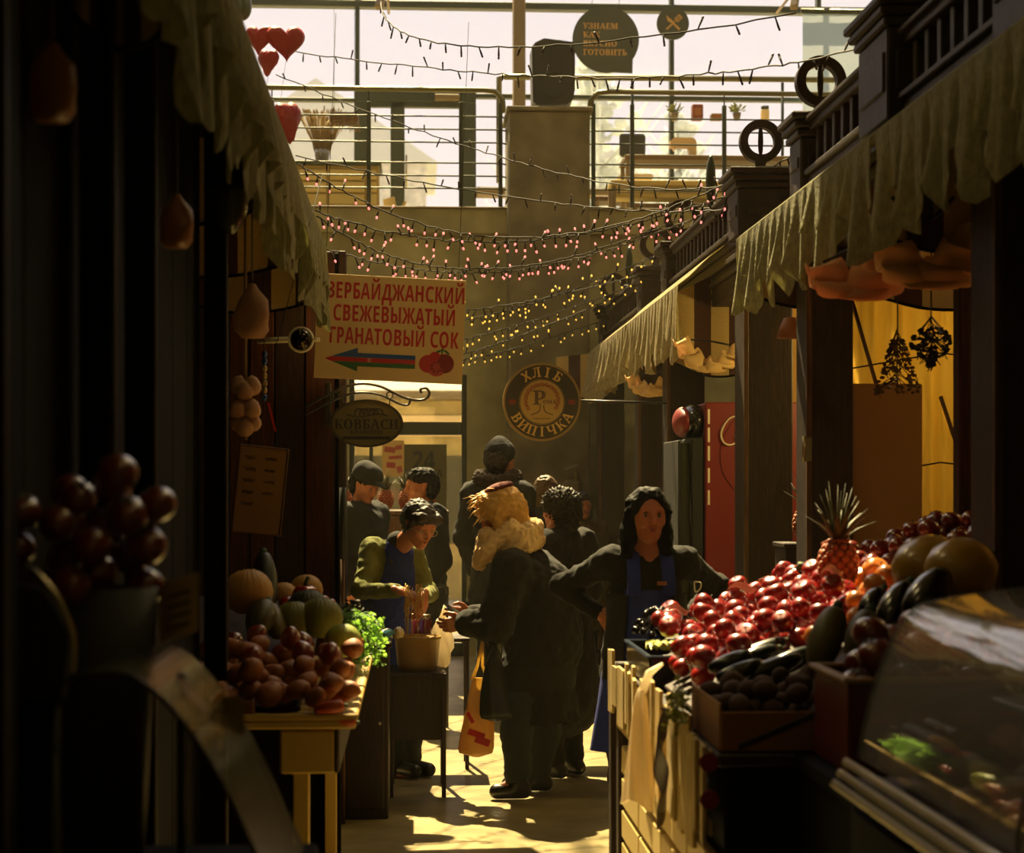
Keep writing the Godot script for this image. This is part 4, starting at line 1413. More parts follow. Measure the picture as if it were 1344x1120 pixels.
	obj("scrolls", st, mat("sign_red"), o).set_meta("kind", "stuff")
	st = S()
	tube(st, [V(0.24, 0.01, 0), V(1.63 - o.position.x, 0.01, -0.3)], 0.008, 8)
	obj("arm", st, mat("scroll_iron"), o)
	# speech-bubble sign and the round cutlery sign
	o = thing("bubble_sign", "dark speech-bubble sign with four lines of tan lettering", "sign", P(795, 52, 19.3))
	var r := 44.0 * 19.3 / F
	st = S()
	var poly := disc(r, 60)
	var bub := PackedVector2Array()
	for i in 60:
		var an := TAU * i / 60
		if an > TAU * 0.79 and an < TAU * 0.895: continue
		bub.append(Vector2(cos(an) * r, sin(an) * r))
		if i == 47: bub.append(Vector2(r * 0.80, -r * 1.0))
	prism(st, bub, 0.03, at(V(0, 0, -0.015)))
	obj("board", st, mat("bubble_dark", Color(0.22, 0.24, 0.17), 0.7), o)
	var k2 := 0
	for t in [["УЗНАЕМ", -0.01], ["КАК", -0.115], ["ВКУСНО", -0.02], ["ГОТОВИТЬ", 0.035]]:
		words("lettering", t[0], 0.064, mat("gold"), o, at(V(-0.255, 0.145 - 0.0965 * k2, 0.016)), true, 0.98, 0.002, true)
		k2 += 1
	st = S()
	for s in [-0.15, 0.15]: tube(st, [V(s, 0.28, 0), V(s, 11.0 - o.position.y, 0)], 0.003, 4)
	obj("wire", st, mat("iron"), o)
	o = thing("cutlery_sign", "small round dark sign with a crossed knife and spatula", "sign", P(883, 31, 19.3))
	st = S()
	prism(st, disc(0.18, 44), 0.03, at(V(0, 0, -0.015)))
	obj("board", st, mat("bubble_dark"), o)
	st = S()
	prism(st, PackedVector2Array([Vector2(-0.115, 0.012), Vector2(0.0, 0.02), Vector2(0.0, -0.006), Vector2(-0.06, -0.022)]), 0.003, at(V(0.0, 0.0, 0.015), Basis(Vector3.BACK, -0.75)))
	prism(st, PackedVector2Array([Vector2(0.0, 0.012), Vector2(0.10, 0.014), Vector2(0.10, -0.012), Vector2(0.0, -0.008)]), 0.003, at(V(0, 0, 0.015), Basis(Vector3.BACK, -0.75)))
	obj("knife", st, mat("gold"), o)
	st = S()
	bx(st, V(-0.05, 0, 0.0165), V(0.10, 0.02, 0.003), 0.001)
	bx(st, V(0.025, 0, 0.0165), V(0.06, 0.009, 0.003), 0.001)
	for q in 4: bx(st, V(0.085, -0.024 + q * 0.016, 0.0165), V(0.062, 0.009, 0.003), 0.001)
	bx(st, V(0.052, 0, 0.0165), V(0.012, 0.058, 0.003), 0.001)
	bx(st, V(0.115, 0, 0.0165), V(0.012, 0.058, 0.003), 0.001)
	var sl := obj("spatula", st, mat("gold"), o)
	sl.rotation.z = 0.75
	st = S()
	tube(st, [V(0, 0.16, 0), V(0, 11.0 - o.position.y, 0)], 0.003, 4)
	obj("wire", st, mat("iron"), o)
	# notice on the shop window
	o = thing("shop_notice", "olive notice with the number 24 on the shop window", "notice", P(556, 628, 16.0))
	st = S()
	bx(st, V(0, -0.03, 0), V(0.42, 0.68, 0.006), 0.001)
	obj("sheet", st, mat("notice_olive", Color(0.34, 0.32, 0.16), 0.7), o)
	words("lettering", "24", 0.165, mat("notice_ink", Color(0.12, 0.12, 0.07), 0.7), o, at(V(0.0, 0.16, 0.004)), false, 0.85)
	words("lettering", "ТЕХНІКА", 0.07, mat("notice_ink"), o, at(V(0.0, 0.045, 0.004)), false, 0.85)
	words("lettering", "ка", 0.07, mat("notice_ink"), o, at(V(0.14, -0.30, 0.004)), false, 0.9)
	o = thing("poster", "pink and cream poster on the shop window left of the number 24 notice", "poster", P(516, 602, 15.98))
	st = S()
	bx(st, V(0, 0, 0), V(0.2, 0.33, 0.005), 0.001)
	obj("sheet", st, mat("poster_cream", Color(0.80, 0.66, 0.40), 0.7), o)
	for a in [[-0.03, 0.08, 0.10, 0.05], [0.02, 0.01, 0.12, 0.03], [-0.02, -0.06, 0.08, 0.05], [0.06, -0.1, 0.05, 0.06], [0.05, 0.1, 0.06, 0.04]]:
		st = S()
		bx(st, V(a[0], a[1], 0.003), V(a[2], a[3], 0.002), 0.0, Basis(Vector3.BACK, a[0] * 4))
		obj("print", st, mat("poster_pink", Color(0.66, 0.30, 0.26), 0.7), o)
	# heart balloons
	var hm := mat("foil_red", Color(0.50, 0.03, 0.025), 0.5, 0.25)
	bump(hm, texs["lump"], 0.8)
	hm.uv1_triplanar = true
	hm.uv1_scale = V(2.5, 2.5, 2.5)
	hm.metallic = 0.0
	hm.backlight_enabled = true
	hm.backlight = Color(0.12, 0.08, 0.08)
	for a in [[375.0, 54.0, 0.155, 0.3, "largest red foil heart balloon, at the upper right of the bunch"], [340.0, 50.0, 0.13, -0.4, "red foil heart balloon at the far left of the bunch"], [352.0, 80.0, 0.125, -0.8, "small dark red foil heart balloon under the other two"], [377.0, 157.0, 0.19, 1.1, "red foil heart balloon hanging alone below the bunch, seen edge-on"]]:
		var p := P(a[0], a[1], 13.6 + 0.5 * float(a[2] < 0.14) + 0.9 * float(a[1] > 100.0) + 0.5 * float(a[2] == 0.125))
		o = thing("heart_balloon", a[4], "balloon", p, "red foil heart balloons")
		st = S()
		var sc: float = a[2]
		var bs := Basis(Vector3.UP, a[3]) * Basis(Vector3.BACK, 0.2 * a[3])
		st.set_smooth_group(0)
		var n := 40
		var hp := []
		for i in n:
			var t := TAU * i / n
			hp.append(Vector2(16.0 * pow(sin(t), 3), 13.0 * cos(t) - 5.0 * cos(2 * t) - 2.0 * cos(3 * t) - cos(4 * t)) / 16.0 * sc)
		var rows := 6
		for sg in [-1.0, 1.0]:
			for j in rows:
				for i in n:
					var q := []
					for w in [[j, i], [j, i + 1], [j + 1, i + 1], [j + 1, i]]:
						var f: float = 1.0 - float(w[0]) / rows
						var e: Vector2 = hp[w[1] % n]
						var th: float = 0.42 * sc * sqrt(maxf(0.0, 1.0 - f * f)) * (1.0 + 0.12 * sin(w[1] * 2.2) * f)
						q.append(bs * V(e.x * f, e.y * f, sg * th))
					if sg > 0: quad(st, q[1], q[0], q[3], q[2])
					else: quad(st, q[0], q[1], q[2], q[3])
		obj("foil", st, hm, o)
		st = S()
		tube(st, [V(0, -sc, 0), V(-0.05, -0.55, 0), V(-0.2, -2.6, 0)], 0.0015, 4)
		obj("string", st, mat("iron"), o)
	o = thing("round_balloon", "dark green round balloon at the top, above the hearts", "balloon", P(318, 8, 14.5))
	st = S()
	ball(st, Vector3.ZERO, V(0.08, 0.12, 0.08), Basis(), 20)
	obj("skin", st, mat("balloon_dark", Color(0.10, 0.16, 0.12), 0.3), o)
	st = S()
	tube(st, [V(0, -0.12, 0), V(-0.04, -0.8, 0), V(-0.1, -2.7, 0)], 0.0015, 4)
	obj("string", st, mat("iron"), o)

func garland(label: String, a: Vector3, m: Vector3, b: Vector3, lit: Material, seedv: int, gap: float) -> void:
	var o := thing("fairy_light_string", label, "string lights", Vector3.ZERO, "fairy light strings across the aisle")
	var r := RandomNumberGenerator.new()
	r.seed = seedv
	var pts := []
	var len := a.distance_to(m) + m.distance_to(b)
	var n := int(len / gap)
	# parabola through the three points
	var tm := a.distance_to(m) / len
	var ctrl := (m - a * (1 - tm) * (1 - tm) - b * tm * tm) / (2 * tm * (1 - tm))
	for i in n * 2 + 1:
		var t := float(i) / (n * 2)
		pts.append(a * (1 - t) * (1 - t) + ctrl * 2 * t * (1 - t) + b * t * t + V(0, r.randf_range(-0.006, 0.006), r.randf_range(-0.01, 0.01)))
	var st := S()
	tube(st, pts, 0.0042, 5)
	var st2 := S()
	for i in range(1, n * 2, 2):
		var p: Vector3 = pts[i]
		var d := V(r.randf_range(-0.5, 0.5), -1.0 if r.randf() < 0.75 else 1.0, r.randf_range(-0.5, 0.5)).normalized()
		var l := r.randf_range(0.03, 0.055)
		tube(st, [p, p + d * l], [0.0035, 0.006], 5)
		ball(st2, p + d * (l + 0.008), V(0.0062, 0.0095, 0.0062), Basis(Quaternion(Vector3.UP, d)), 6)
	obj("wire", st, mat("wire_brown", Color(0.07, 0.045, 0.035), 0.8), o)
	obj("bulbs", st2, lit, o).set_meta("kind", "stuff")

func fairy_lights() -> void:
	var pink := glow("fairy_pink", Color(1.0, 0.50, 0.48), 2.0)
	var amber := mat("fairy_off", Color(0.22, 0.10, 0.16), 0.3)
	var yel := glow("fairy_yellow", Color(1.0, 0.80, 0.34), 1.2)
	var g := 0.075
	garland("highest fairy light string, crossing the top windows from the left", P(500, 2, 11), P(660, 62, 9), P(1045, 18, 8), amber, 1, 0.17)
	garland("second fairy light string, from the hearts past the speech-bubble sign", P(388, 68, 12), P(640, 96, 10.5), P(1205, 40, 6.2), amber, 2, 0.16)
	garland("fairy light string from the left railing down past the grey pillar to the big ring", P(362, 98, 12.5), P(690, 216, 11.5), P(1085, 150, 7.5), amber, 3, 0.14)
	garland("fairy light string crossing the pillar just above the balcony floor", P(388, 205, 11), P(690, 262, 10.5), P(1185, 120, 6.2), amber, 4, 0.12)
	garland("pink fairy light string, uppermost of the glowing ones", P(392, 216, 9), P(640, 311, 9.6), P(1005, 215, 8.9), pink, 5, g)
	garland("pink fairy light string sagging lowest over the balcony's edge", P(414, 278, 8.8), P(690, 316, 9.8), P(962, 255, 9.0), pink, 6, 0.06)
	garland("glowing fairy light string below the pink ones, ending at the third ring", P(416, 284, 8.9), P(660, 352, 10.5), P(898, 285, 11.4), pink, 7, 0.08)
	garland("fairy light string just above the tan paper sign", P(428, 327, 9.2), P(690, 353, 11.2), P(955, 268, 9.4), pink, 8, 0.075)
	garland("fairy light string to the right of the paper sign, upper of the yellow ones", P(432, 346, 9.4), P(640, 404, 11.8), P(870, 352, 12.6), yel, 9, 0.075)
	garland("fairy light string right of the paper sign, second of the yellow ones", P(440, 360, 9.6), P(700, 398, 12.2), P(893, 320, 11.5), yel, 10, 0.07)
	garland("fairy light string right of the paper sign, third of the yellow ones", P(445, 380, 10), P(640, 438, 13.0), P(838, 372, 13.2), yel, 11, 0.07)
	garland("fairy light string right of the paper sign, fourth of the yellow ones", P(450, 390, 10), P(650, 452, 13.6), P(812, 388, 14.0), yel, 12, 0.07)
	garland("lowest and farthest yellow fairy light string beside the paper sign", P(470, 400, 11), P(640, 466, 14.2), P(800, 418, 14.8), yel, 13, 0.075)

# ---------------------------------------------------------------- fruit and vegetables
var laid := []        # [centre, radius] of everything heaped so far

# drops n copies of proto into a heap; spot() gives x, z; base(x, z) the surface under them
func heap(proto: Node3D, n: int, r: float, spot: Callable, base: Callable, tries := 14, spread := 0.0) -> void:
	for i in n:
		var rr := r * rng.randf_range(1.0 - spread, 1.0 + spread)
		var best := Vector3.ZERO
		var low := 1e9
		for t in tries:
			var p: Vector2 = spot.call()
			var b: float = base.call(p.x, p.y)
			var y: float = b + rr
			for q in laid:
				var dx: float = q[0].x - p.x
				var dz: float = q[0].z - p.y
				var s: float = q[1] + rr
				var d2 := dx * dx + dz * dz
				if d2 < s * s: y = maxf(y, q[0].y + sqrt(s * s - d2))
			if y - b < low:
				low = y - b
				best = V(p.x, y, p.y)
		laid.append([best, rr])
		var turn := V(rng.randf_range(-0.7, 0.7), rng.randf() * TAU, rng.randf_range(-0.7, 0.7))
		if i == 0 and not proto.has_meta("placed"):
			proto.set_meta("placed", true)
			proto.position = best
			proto.rotation = turn
			proto.scale = Vector3.ONE * rr / r
		else: dup(proto, best, turn, rr / r)

func fruit(called: String, label: String, cat: String, group: String, r: float, prof: Callable, m: Material, stem: Material, leafy := false) -> Node3D:
	var o := thing(called, label, cat, Vector3.ZERO, group)
	var st := S()
	ball(st, Vector3.ZERO, V(r, r, r), Basis(), 16, prof)
	obj("flesh", st, m, o)
	st = S()
	if leafy:
		for k in 5:
			var a := TAU * k / 5
			tube(st, [V(0, r * 0.82, 0), V(cos(a) * r * 0.3, r * 0.93, sin(a) * r * 0.3), V(cos(a) * r * 0.55, r * 0.86, sin(a) * r * 0.55)], [r * 0.09, r * 0.08, r * 0.01], 5, true, 0.4)
		obj("calyx", st, stem, o)
	else:
		tube(st, [V(0, r * 0.68, 0), V(0.03 * r, r * 0.9, 0), V(r * 0.12, r * 1.06, 0)], r * 0.05, 5)
		obj("stem", st, stem, o)
	return o

func apple_form(d: Vector3) -> float:
	return 1.0 - 0.30 * pow(maxf(d.y, 0.0), 10.0) - 0.14 * pow(maxf(-d.y, 0.0), 12.0) + 0.03 * d.y

func round_form(d: Vector3) -> float:
	return (1.0 - 0.12 * absf(d.y) * d.y * d.y) * (1.0 + 0.025 * cos(5.0 * atan2(d.z, d.x)) * (1.0 - d.y * d.y))

func pepper_form(d: Vector3) -> float:
	return (1.0 + 0.10 * cos(4.0 * atan2(d.z, d.x)) * (1.0 - d.y * d.y)) * (1.0 - 0.25 * pow(maxf(d.y, 0), 10.0))

func skin(key: String, c: Color, rough := 0.28) -> StandardMaterial3D:
	var m := mat(key, c, rough)
	m.clearcoat_enabled = true
	m.clearcoat = 1.0
	m.clearcoat_roughness = 0.24
	return m

func long_veg(called: String, label: String, cat: String, group: String, a: Vector3, b: Vector3, r: float, m: Material, tip: Material, bend := 0.0) -> Node3D:
	var o := thing(called, label, cat, a, group)
	var st := S()
	var pts := []
	var rr := []
	var side := (b - a).cross(Vector3.UP).normalized()
	for i in 15:
		var t := i / 14.0
		pts.append((b - a) * t + side * bend * sin(PI * t))
		rr.append(r * pow(sin(PI * (0.04 + 0.90 * t)), 0.42))
	tube(st, pts, rr, 14)
	obj("flesh", st, m, o)
	st = S()
	var d := (b - a).normalized()
	tube(st, [b - a, b - a + d * r * 0.5], [r * 0.35, r * 0.25], 8)
	obj("stem", st, tip, o)
	return o

func leafy_bunch(o: Node3D, n: int, spread: Vector3, down: float, m: Material) -> void:
	var st := S()
	var st2 := S()
	for i in n:
		var e := V(rng.randf_range(-1, 1) * spread.x, -down * rng.randf_range(0.1, 1.0) + spread.y * rng.randf(), rng.randf_range(-1, 1) * spread.z)
		tube(st2, [Vector3.ZERO, e * V(0.5, 0.3, 0.5) + V(0, 0.015, 0), e], 0.0015, 4, false)
		for k in 4:
			var c := e + V(rng.randf_range(-1, 1), rng.randf_range(-1, 1), rng.randf_range(-1, 1)) * 0.014
			var b := eul(rng.randf() * 90, rng.randf() * 360, rng.randf() * 60)
			st.set_smooth_group(-1)
			var l := 0.011
			quad(st, c + b * V(-l, 0, 0), c + b * V(0, 0, l * 0.7), c + b * V(l, 0, 0), c + b * V(0, 0.004, -l * 0.7))
	obj("stalks", st2, m, o)
	obj("leaves", st, m, o).set_meta("kind", "stuff")

func pineapple(label: String, p: Vector3, s: float) -> void:
	var o := thing("pineapple", label, "pineapple", p)
	var st := S()
	ball(st, V(0, 0.085 * s, 0), V(0.062, 0.088, 0.062) * s, Basis(), 18)
	obj("flesh", st, mat("pine_skin", Color(0.42, 0.20, 0.08), 0.7), o)
	st = S()
	for r in 9:
		for k in 11:
			var a := TAU * (k + 0.5 * (r % 2)) / 11
			var y := -0.88 + 1.76 * r / 8.0
			var w := sqrt(1.0 - y * y)
			var d := V(cos(a) * w, y, sin(a) * w)
			ball(st, V(0, 0.085 * s, 0) + d * V(0.062, 0.088, 0.062) * s, V(0.015, 0.014, 0.008) * s * (0.5 + 0.5 * w), Basis(Quaternion(Vector3.BACK, d)), 6)
	obj("eyes", st, mat("pine_eye", Color(0.60, 0.30, 0.12), 0.6), o).set_meta("kind", "stuff")
	var lm := mat("pine_leaf", Color(0.26, 0.25, 0.09), 0.6)
	for k in 26:
		var a := k * 2.4
		var t := k / 25.0
		var out := lerpf(0.09, 0.015, t) * s
		var up := lerpf(0.06, 0.19, t) * s
		var d := V(cos(a), 0, sin(a))
		var base := V(0, 0.165 * s, 0) + d * 0.012
		st = S()
		tube(st, [base, base + d * out * 0.6 + V(0, up * 0.6, 0), base + d * out * 1.25 + V(0, up, 0)], [0.011 * s, 0.009 * s, 0.001], 5, true, 0.3)
		obj("leaf", st, lm, o)

func slat_crate(label: String, c: Vector3, s: Vector3, m: Material, turn := 0.0) -> void:
	var o := thing("slat_crate", label, "crate", c)
	o.rotation.y = turn
	var h := s / 2
	for sx in [-1, 1]:
		for sz in [-1, 1]: obj("corner_post", box(sx * (h.x - 0.012) - 0.011, sx * (h.x - 0.012) + 0.011, 0, s.y + 0.01, sz * (h.z - 0.012) - 0.011, sz * (h.z - 0.012) + 0.011, 0.002), m, o)
	for j in 3:
		var y := 0.02 + j * (s.y - 0.05) / 2.0
		for sx in [-1, 1]: obj("slat", box(sx * h.x - 0.004, sx * h.x + 0.004, y, y + 0.045, -h.z, h.z, 0.002), m, o)
		for sz in [-1, 1]: obj("slat", box(-h.x, h.x, y, y + 0.045, sz * h.z - 0.004, sz * h.z + 0.004, 0.002), m, o)
	obj("bottom", box(-h.x, h.x, 0.0, 0.008, -h.z, h.z), m, o)

func right_base(x: float, _z: float) -> float:
	return 0.90 + maxf(0.0, x - 0.82) * 0.42

func right_goods() -> void:
	var black := mat("wood_black")
	# the counter under the fruit
	var o := thing("fruit_counter", "long fruit counter on the right with a black end and pale slotted front", "counter", Vector3.ZERO)
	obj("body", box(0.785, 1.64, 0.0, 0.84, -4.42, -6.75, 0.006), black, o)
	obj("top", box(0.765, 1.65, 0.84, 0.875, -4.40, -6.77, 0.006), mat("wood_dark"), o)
	var pm := mat("panel_cream", Color(0.74, 0.64, 0.38), 0.6)
	var cols := [-4.42, -4.86, -5.38, -5.92, -6.42]
	for i in 4:
		for j in 5:
			var st0 := S()
			bb(st0, 0.757, 0.785, 0.03 + j * 0.118, 0.03 + j * 0.118 + 0.100, cols[i] - 0.012, cols[i + 1] + 0.012, 0.005)
			obj("front_panel", st0, pm, o)
	obj("corner_post", box(0.75, 0.79, 0.0, 0.9, -6.45, -6.52, 0.004), mat("wood_dark"), o)
	obj("corner_post", box(0.75, 0.79, 0.0, 0.84, -6.70, -6.77, 0.004), mat("wood_dark"), o)
	o = thing("sloped_shelf", "sloping dark shelf that carries the heaped red fruit", "shelf", Vector3.ZERO)
	var st := S()
	st.set_smooth_group(-1)
	var b := atan(0.42)
	bx(st, V(1.215, 1.056, -5.585), V(0.86, 0.02, 2.36), 0.004, Basis(Vector3.BACK, b))
	bx(st, V(1.765, 1.287, -5.99), V(0.33, 0.02, 1.54), 0.004, Basis(Vector3.BACK, b))
	obj("board", st, mat("wood_dark"), o)
	for z in [-5.6, -6.72]: obj("support", box(1.84, 1.90, 0.0, 1.30, z - 0.02, z + 0.02, 0.004), mat("wood_dark"), o)
	# pale boards of the crate fronts along the aisle
	o = thing("crate_row", "row of upright pale crate boards along the front of the fruit counter", "crate boards")
	var z := -4.43
	var i := 0
	while z > -6.55:
		var w := rng.randf_range(0.075, 0.12)
		var y0 := 0.60 + rng.randf_range(-0.02, 0.05) + (0.10 if z < -5.4 else 0.0)
		var y1 := 0.915 + rng.randf_range(-0.03, 0.035)
		st = S()
		bx(st, V(0.738 + rng.randf_range(-0.008, 0.006), (y0 + y1) / 2, z - w / 2), V(0.012, y1 - y0, w - 0.012), 0.002, eul(rng.randf_range(-2, 2), rng.randf_range(-6, 6), 0))
		obj("board", st, mat("crate_pale"), o)
		z -= w
		i += 1
	for y in [0.68, 0.86]: obj("batten", box(0.748, 0.757, y - 0.02, y + 0.02, -4.43, -6.5, 0.002), mat("crate_pale"), o)
	# round red tags on the near corner
	for a in [[930.0, 1001.0, "upper one of two round red tags on the counter's near corner"], [931.0, 1050.0, "lower one of two round red tags on the counter's near corner"]]:
		o = thing("round_tag", a[2], "tag", P(a[0], a[1], 4.36))
		st = S()
		prism(st, disc(0.024, 20), 0.004)
		obj("disc", st, mat("tag_red", Color(0.55, 0.08, 0.04), 0.6), o)
		st = S()
		tube(st, [V(0, 0.02, 0), V(0, 0.05, -0.03)], 0.002, 5)
		obj("string", st, mat("iron"), o)
	# blue tub with dark grapes, at the far front corner
	var grape := mat("grape_black", Color(0.045, 0.03, 0.05), 0.18)
	o = thing("blue_tub", "shallow blue plastic tub at the far front corner of the fruit counter", "tub", V(0.90, 0.885, -6.1))
	st = S()
	for s in [[V(-0.12, 0.05, 0), V(0.008, 0.1, 0.62)], [V(0.12, 0.05, 0), V(0.008, 0.1, 0.62)], [V(0, 0.05, -0.31), V(0.24, 0.1, 0.008)], [V(0, 0.05, 0.31), V(0.24, 0.1, 0.008)], [V(0, 0.004, 0), V(0.24, 0.008, 0.62)]]: bx(st, s[0], s[1], 0.003)
	obj("shell", st, mat("tub_blue", Color(0.05, 0.12, 0.20), 0.25), o)
	st = S()
	for s in [[V(-0.124, 0.1, 0), V(0.02, 0.012, 0.66)], [V(0.124, 0.1, 0), V(0.02, 0.012, 0.66)], [V(0, 0.1, -0.315), V(0.26, 0.012, 0.02)], [V(0, 0.1, 0.315), V(0.26, 0.012, 0.02)]]: bx(st, s[0], s[1], 0.004)
	obj("rim", st, mat("tub_blue"), o)
	o = thing("grape_bunch", "heap of shiny black grapes at the far end of the fruit counter", "grapes", V(0.88, 1.0, -6.3))
	for k in 70:
		var a := rng.randf() * TAU
		var q := sqrt(rng.randf())
		st = S()
		ball(st, V(cos(a) * 0.10 * q, 0.10 * (1.0 - q * q) + 0.01, sin(a) * 0.17 * q), V(0.0135, 0.015, 0.0135), Basis(), 8)
		obj("grape", st, grape, o)
	for k in 26: laid.append([V(0.88 + 0.10 * cos(k), 1.0, -6.3 + 0.17 * sin(k * 1.7)), 0.05])
	o = thing("lettuce", "pale green lettuce beside the black grapes", "lettuce", V(0.85, 1.0, -5.9))
	st = S()
	for k in 14:
		var a := k * 2.4
		sheet(st, func(u, v): return V(cos(a + (u - 0.5) * 1.3) * (0.015 + 0.055 * v), 0.05 * v * (1.3 - v) + 0.012 * sin(u * 14.0) * v, sin(a + (u - 0.5) * 1.3) * (0.015 + 0.055 * v)), 6, 4, 0.002)
	var lt := mat("lettuce", Color(0.62, 0.62, 0.22), 0.5)
	lt.backlight_enabled = true
	lt.backlight = Color(0.8, 0.8, 0.5)
	obj("leaves", st, lt, o)
	laid.append([V(0.86, 1.0, -5.95), 0.07])
	# red fruit
	var stem := mat("stem_brown", Color(0.20, 0.13, 0.05), 0.8)
	var calyx := mat("calyx", Color(0.20, 0.26, 0.07), 0.7)
	var tom := fruit("tomato", "ripe red tomato in the big sunlit heap on the right-hand counter", "tomato", "tomatoes in the sunlit heap", 0.037, round_form, skin("tomato_red", Color(0.60, 0.075, 0.05)), calyx, true)
	var app := fruit("apple", "red apple among the tomatoes of the sunlit heap", "apple", "apples in the sunlit heap", 0.038, apple_form, skin("apple_red", Color(0.52, 0.07, 0.06), 0.25), stem)
	var appy := fruit("apple", "yellow-pink apple in the back part of the sunlit heap", "apple", "yellow-pink apples in the sunlit heap", 0.036, apple_form, skin("apple_blush", Color(0.85, 0.50, 0.20), 0.28), stem)
	var spot := func(): return Vector2(rng.randf_range(0.84, 1.34), rng.randf_range(-6.35, -5.2))
	var spot2 := func(): return Vector2(rng.randf_range(1.12, 1.5), rng.randf_range(-6.0, -5.1))
	var lift := func(x, zz): return right_base(x, zz) + 0.02
	heap(tom, 62, 0.037, spot, lift, 9, 0.08)
	heap(app, 62, 0.038, spot, lift, 7, 0.08)
	heap(appy, 22, 0.036, spot2, lift, 6, 0.08)
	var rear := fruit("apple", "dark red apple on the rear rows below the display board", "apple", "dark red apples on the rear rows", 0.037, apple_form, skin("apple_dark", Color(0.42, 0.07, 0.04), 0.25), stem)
	heap(rear, 64, 0.037, func(): return Vector2(rng.randf_range(1.46, 1.9), rng.randf_range(-6.4, -5.25)), func(x, zz): return right_base(x, zz) + 0.03, 7, 0.08)
	# paper and foil scraps catching the sun
	for a in [[974.0, 812.0, 5.9, "white paper tag lying on the middle of the sunlit heap", 0.09], [890.0, 836.0, 6.1, "white paper tag at the left of the sunlit heap", 0.07], [1092.0, 793.0, 5.3, "pale price card stuck in the right of the sunlit heap", 0.06]]:
		o = thing("price_tag", a[3], "tag", P(a[0], a[1], a[2]))
		var p: Vector3 = o.position
		for q in laid:
			var d := Vector2(q[0].x - p.x, q[0].z - p.z).length()
			if d < 0.05: o.position.y = maxf(o.position.y, q[0].y + q[1] * 0.9)
		st = S()
		var w2: float = a[4]
		sheet(st, func(u, v): return V((u - 0.5) * w2, 0.012 * sin(u * 5.0) + 0.02 * v, (v - 0.5) * w2 * 0.8), 6, 4, 0.0015)
		obj("card", st, mat("white"), o)
	# long price cards on sticks
	for a in [[1005.0, 765.0, 6.2, "rosy price card on a stick behind the sunlit heap"], [1088.0, 717.0, 5.7, "pale price card on a stick beside the pineapple"]]:
		o = thing("price_card", a[3], "card", P(a[0], a[1], a[2]))
		st = S()
		bx(st, Vector3.ZERO, V(0.045, 0.04, 0.003), 0.001, eul(-15, 10, 20))
		obj("card", st, mat("card_rose", Color(0.70, 0.40, 0.26), 0.7), o)
		st = S()
		tube(st, [V(0, -0.015, 0), V(0.01, right_base(o.position.x, 0) - o.position.y, 0.02)], 0.003, 5)
		obj("stick", st, mat("wood_mid"), o)
	o = thing("glass_tray", "slanted glassy tray of dried fruit behind the sunlit heap", "tray", P(1000, 812, 6.35))
	st = S()
	bx(st, V(0, 0, 0), V(0.32, 0.012, 0.2), 0.003, eul(20, 0, 27))
	obj("lid", st, skin("tray_red", Color(0.42, 0.12, 0.06), 0.2), o)
	st = S()
	bx(st, V(0.01, -0.022, -0.004), V(0.33, 0.03, 0.21), 0.004, eul(20, 0, 27))
	obj("base", st, mat("wood_mid"), o)
	# dark avocado / eggplant by the column
	long_veg("eggplant", "dark rounded eggplant standing before the brown column behind the heap", "eggplant", "", P(1040, 795, 6.0), P(1050, 748, 5.95), 0.05, skin("eggplant", Color(0.05, 0.04, 0.07), 0.15), calyx)
	# pineapples on a small box
	slat_crate("small slatted crate under the pineapple", V(1.36, 1.135, -5.62), V(0.24, 0.07, 0.22), mat("wood_mid"))
	pineapple("pineapple with a tall crown, in front of the dark column", V(1.37, 1.215, -5.62), 1.0)
	var ps := thing("corner_stand", "narrow dark stand behind the near column, under the half-hidden pineapple", "stand", V(1.76, 0, -7.9))
	obj("body", box(-0.1, 0.1, 0.0, 1.28, -0.12, 0.12, 0.006), mat("wood_dark"), ps)
	obj("top", box(-0.11, 0.11, 1.28, 1.30, -0.13, 0.13, 0.004), mat("wood_dark"), ps)
	pineapple("half-hidden pineapple whose leaves show left of the near column", V(1.78, 1.301, -7.9), 0.95)
	# melons
	var mel := skin("melon", Color(0.66, 0.50, 0.16), 0.4)
	for a in [[1222.0, 748.0, 4.95, 0.10, "large yellow melon, left one of the pair beside the black column"], [1262.0, 748.0, 4.75, 0.09, "yellow melon half hidden by the black column"]]:
		o = thing("melon", a[4], "melon", P(a[0], a[1], a[2]))
		o.position.x = maxf(o.position.x, 1.3)
		st = S()
		ball(st, Vector3.ZERO, V(a[3] * 1.25, a[3], a[3]), eul(0, 30, 0), 20, func(d): return 1.0 + 0.02 * cos(9.0 * atan2(d.z, d.y)))
		obj("flesh", st, mel, o)
		st = S()
		tube(st, [V(a[3] * 1.1, 0.03, -0.06), V(a[3] * 1.35, 0.05, -0.08)], 0.008, 6)
		obj("stem", st, stem, o)
		laid.append([o.position, a[3] * 1.1])
	# near end: eggplants, squashes, courgettes
	var egg := skin("eggplant", Color(0.05, 0.04, 0.07), 0.15)
	long_veg("eggplant", "long glossy eggplant leaning right of the pale squash", "eggplant", "", P(1158, 828, 4.72), P(1192, 768, 4.78), 0.045, egg, calyx)
	long_veg("eggplant", "largest glossy eggplant, violet sheen, leaning on the yellow melon", "eggplant", "", P(1192, 812, 4.62), P(1240, 752, 4.68), 0.05, egg, calyx)
	long_veg("eggplant", "small glossy eggplant left of the other two", "eggplant", "", P(1132, 812, 4.88), P(1158, 775, 4.92), 0.035, egg, calyx)
	long_veg("squash", "pale green squash standing upright at the near end of the heap", "squash", "", P(1070, 880, 4.78), P(1098, 800, 4.84), 0.048, mat("squash_pale", Color(0.34, 0.30, 0.12), 0.5), calyx)
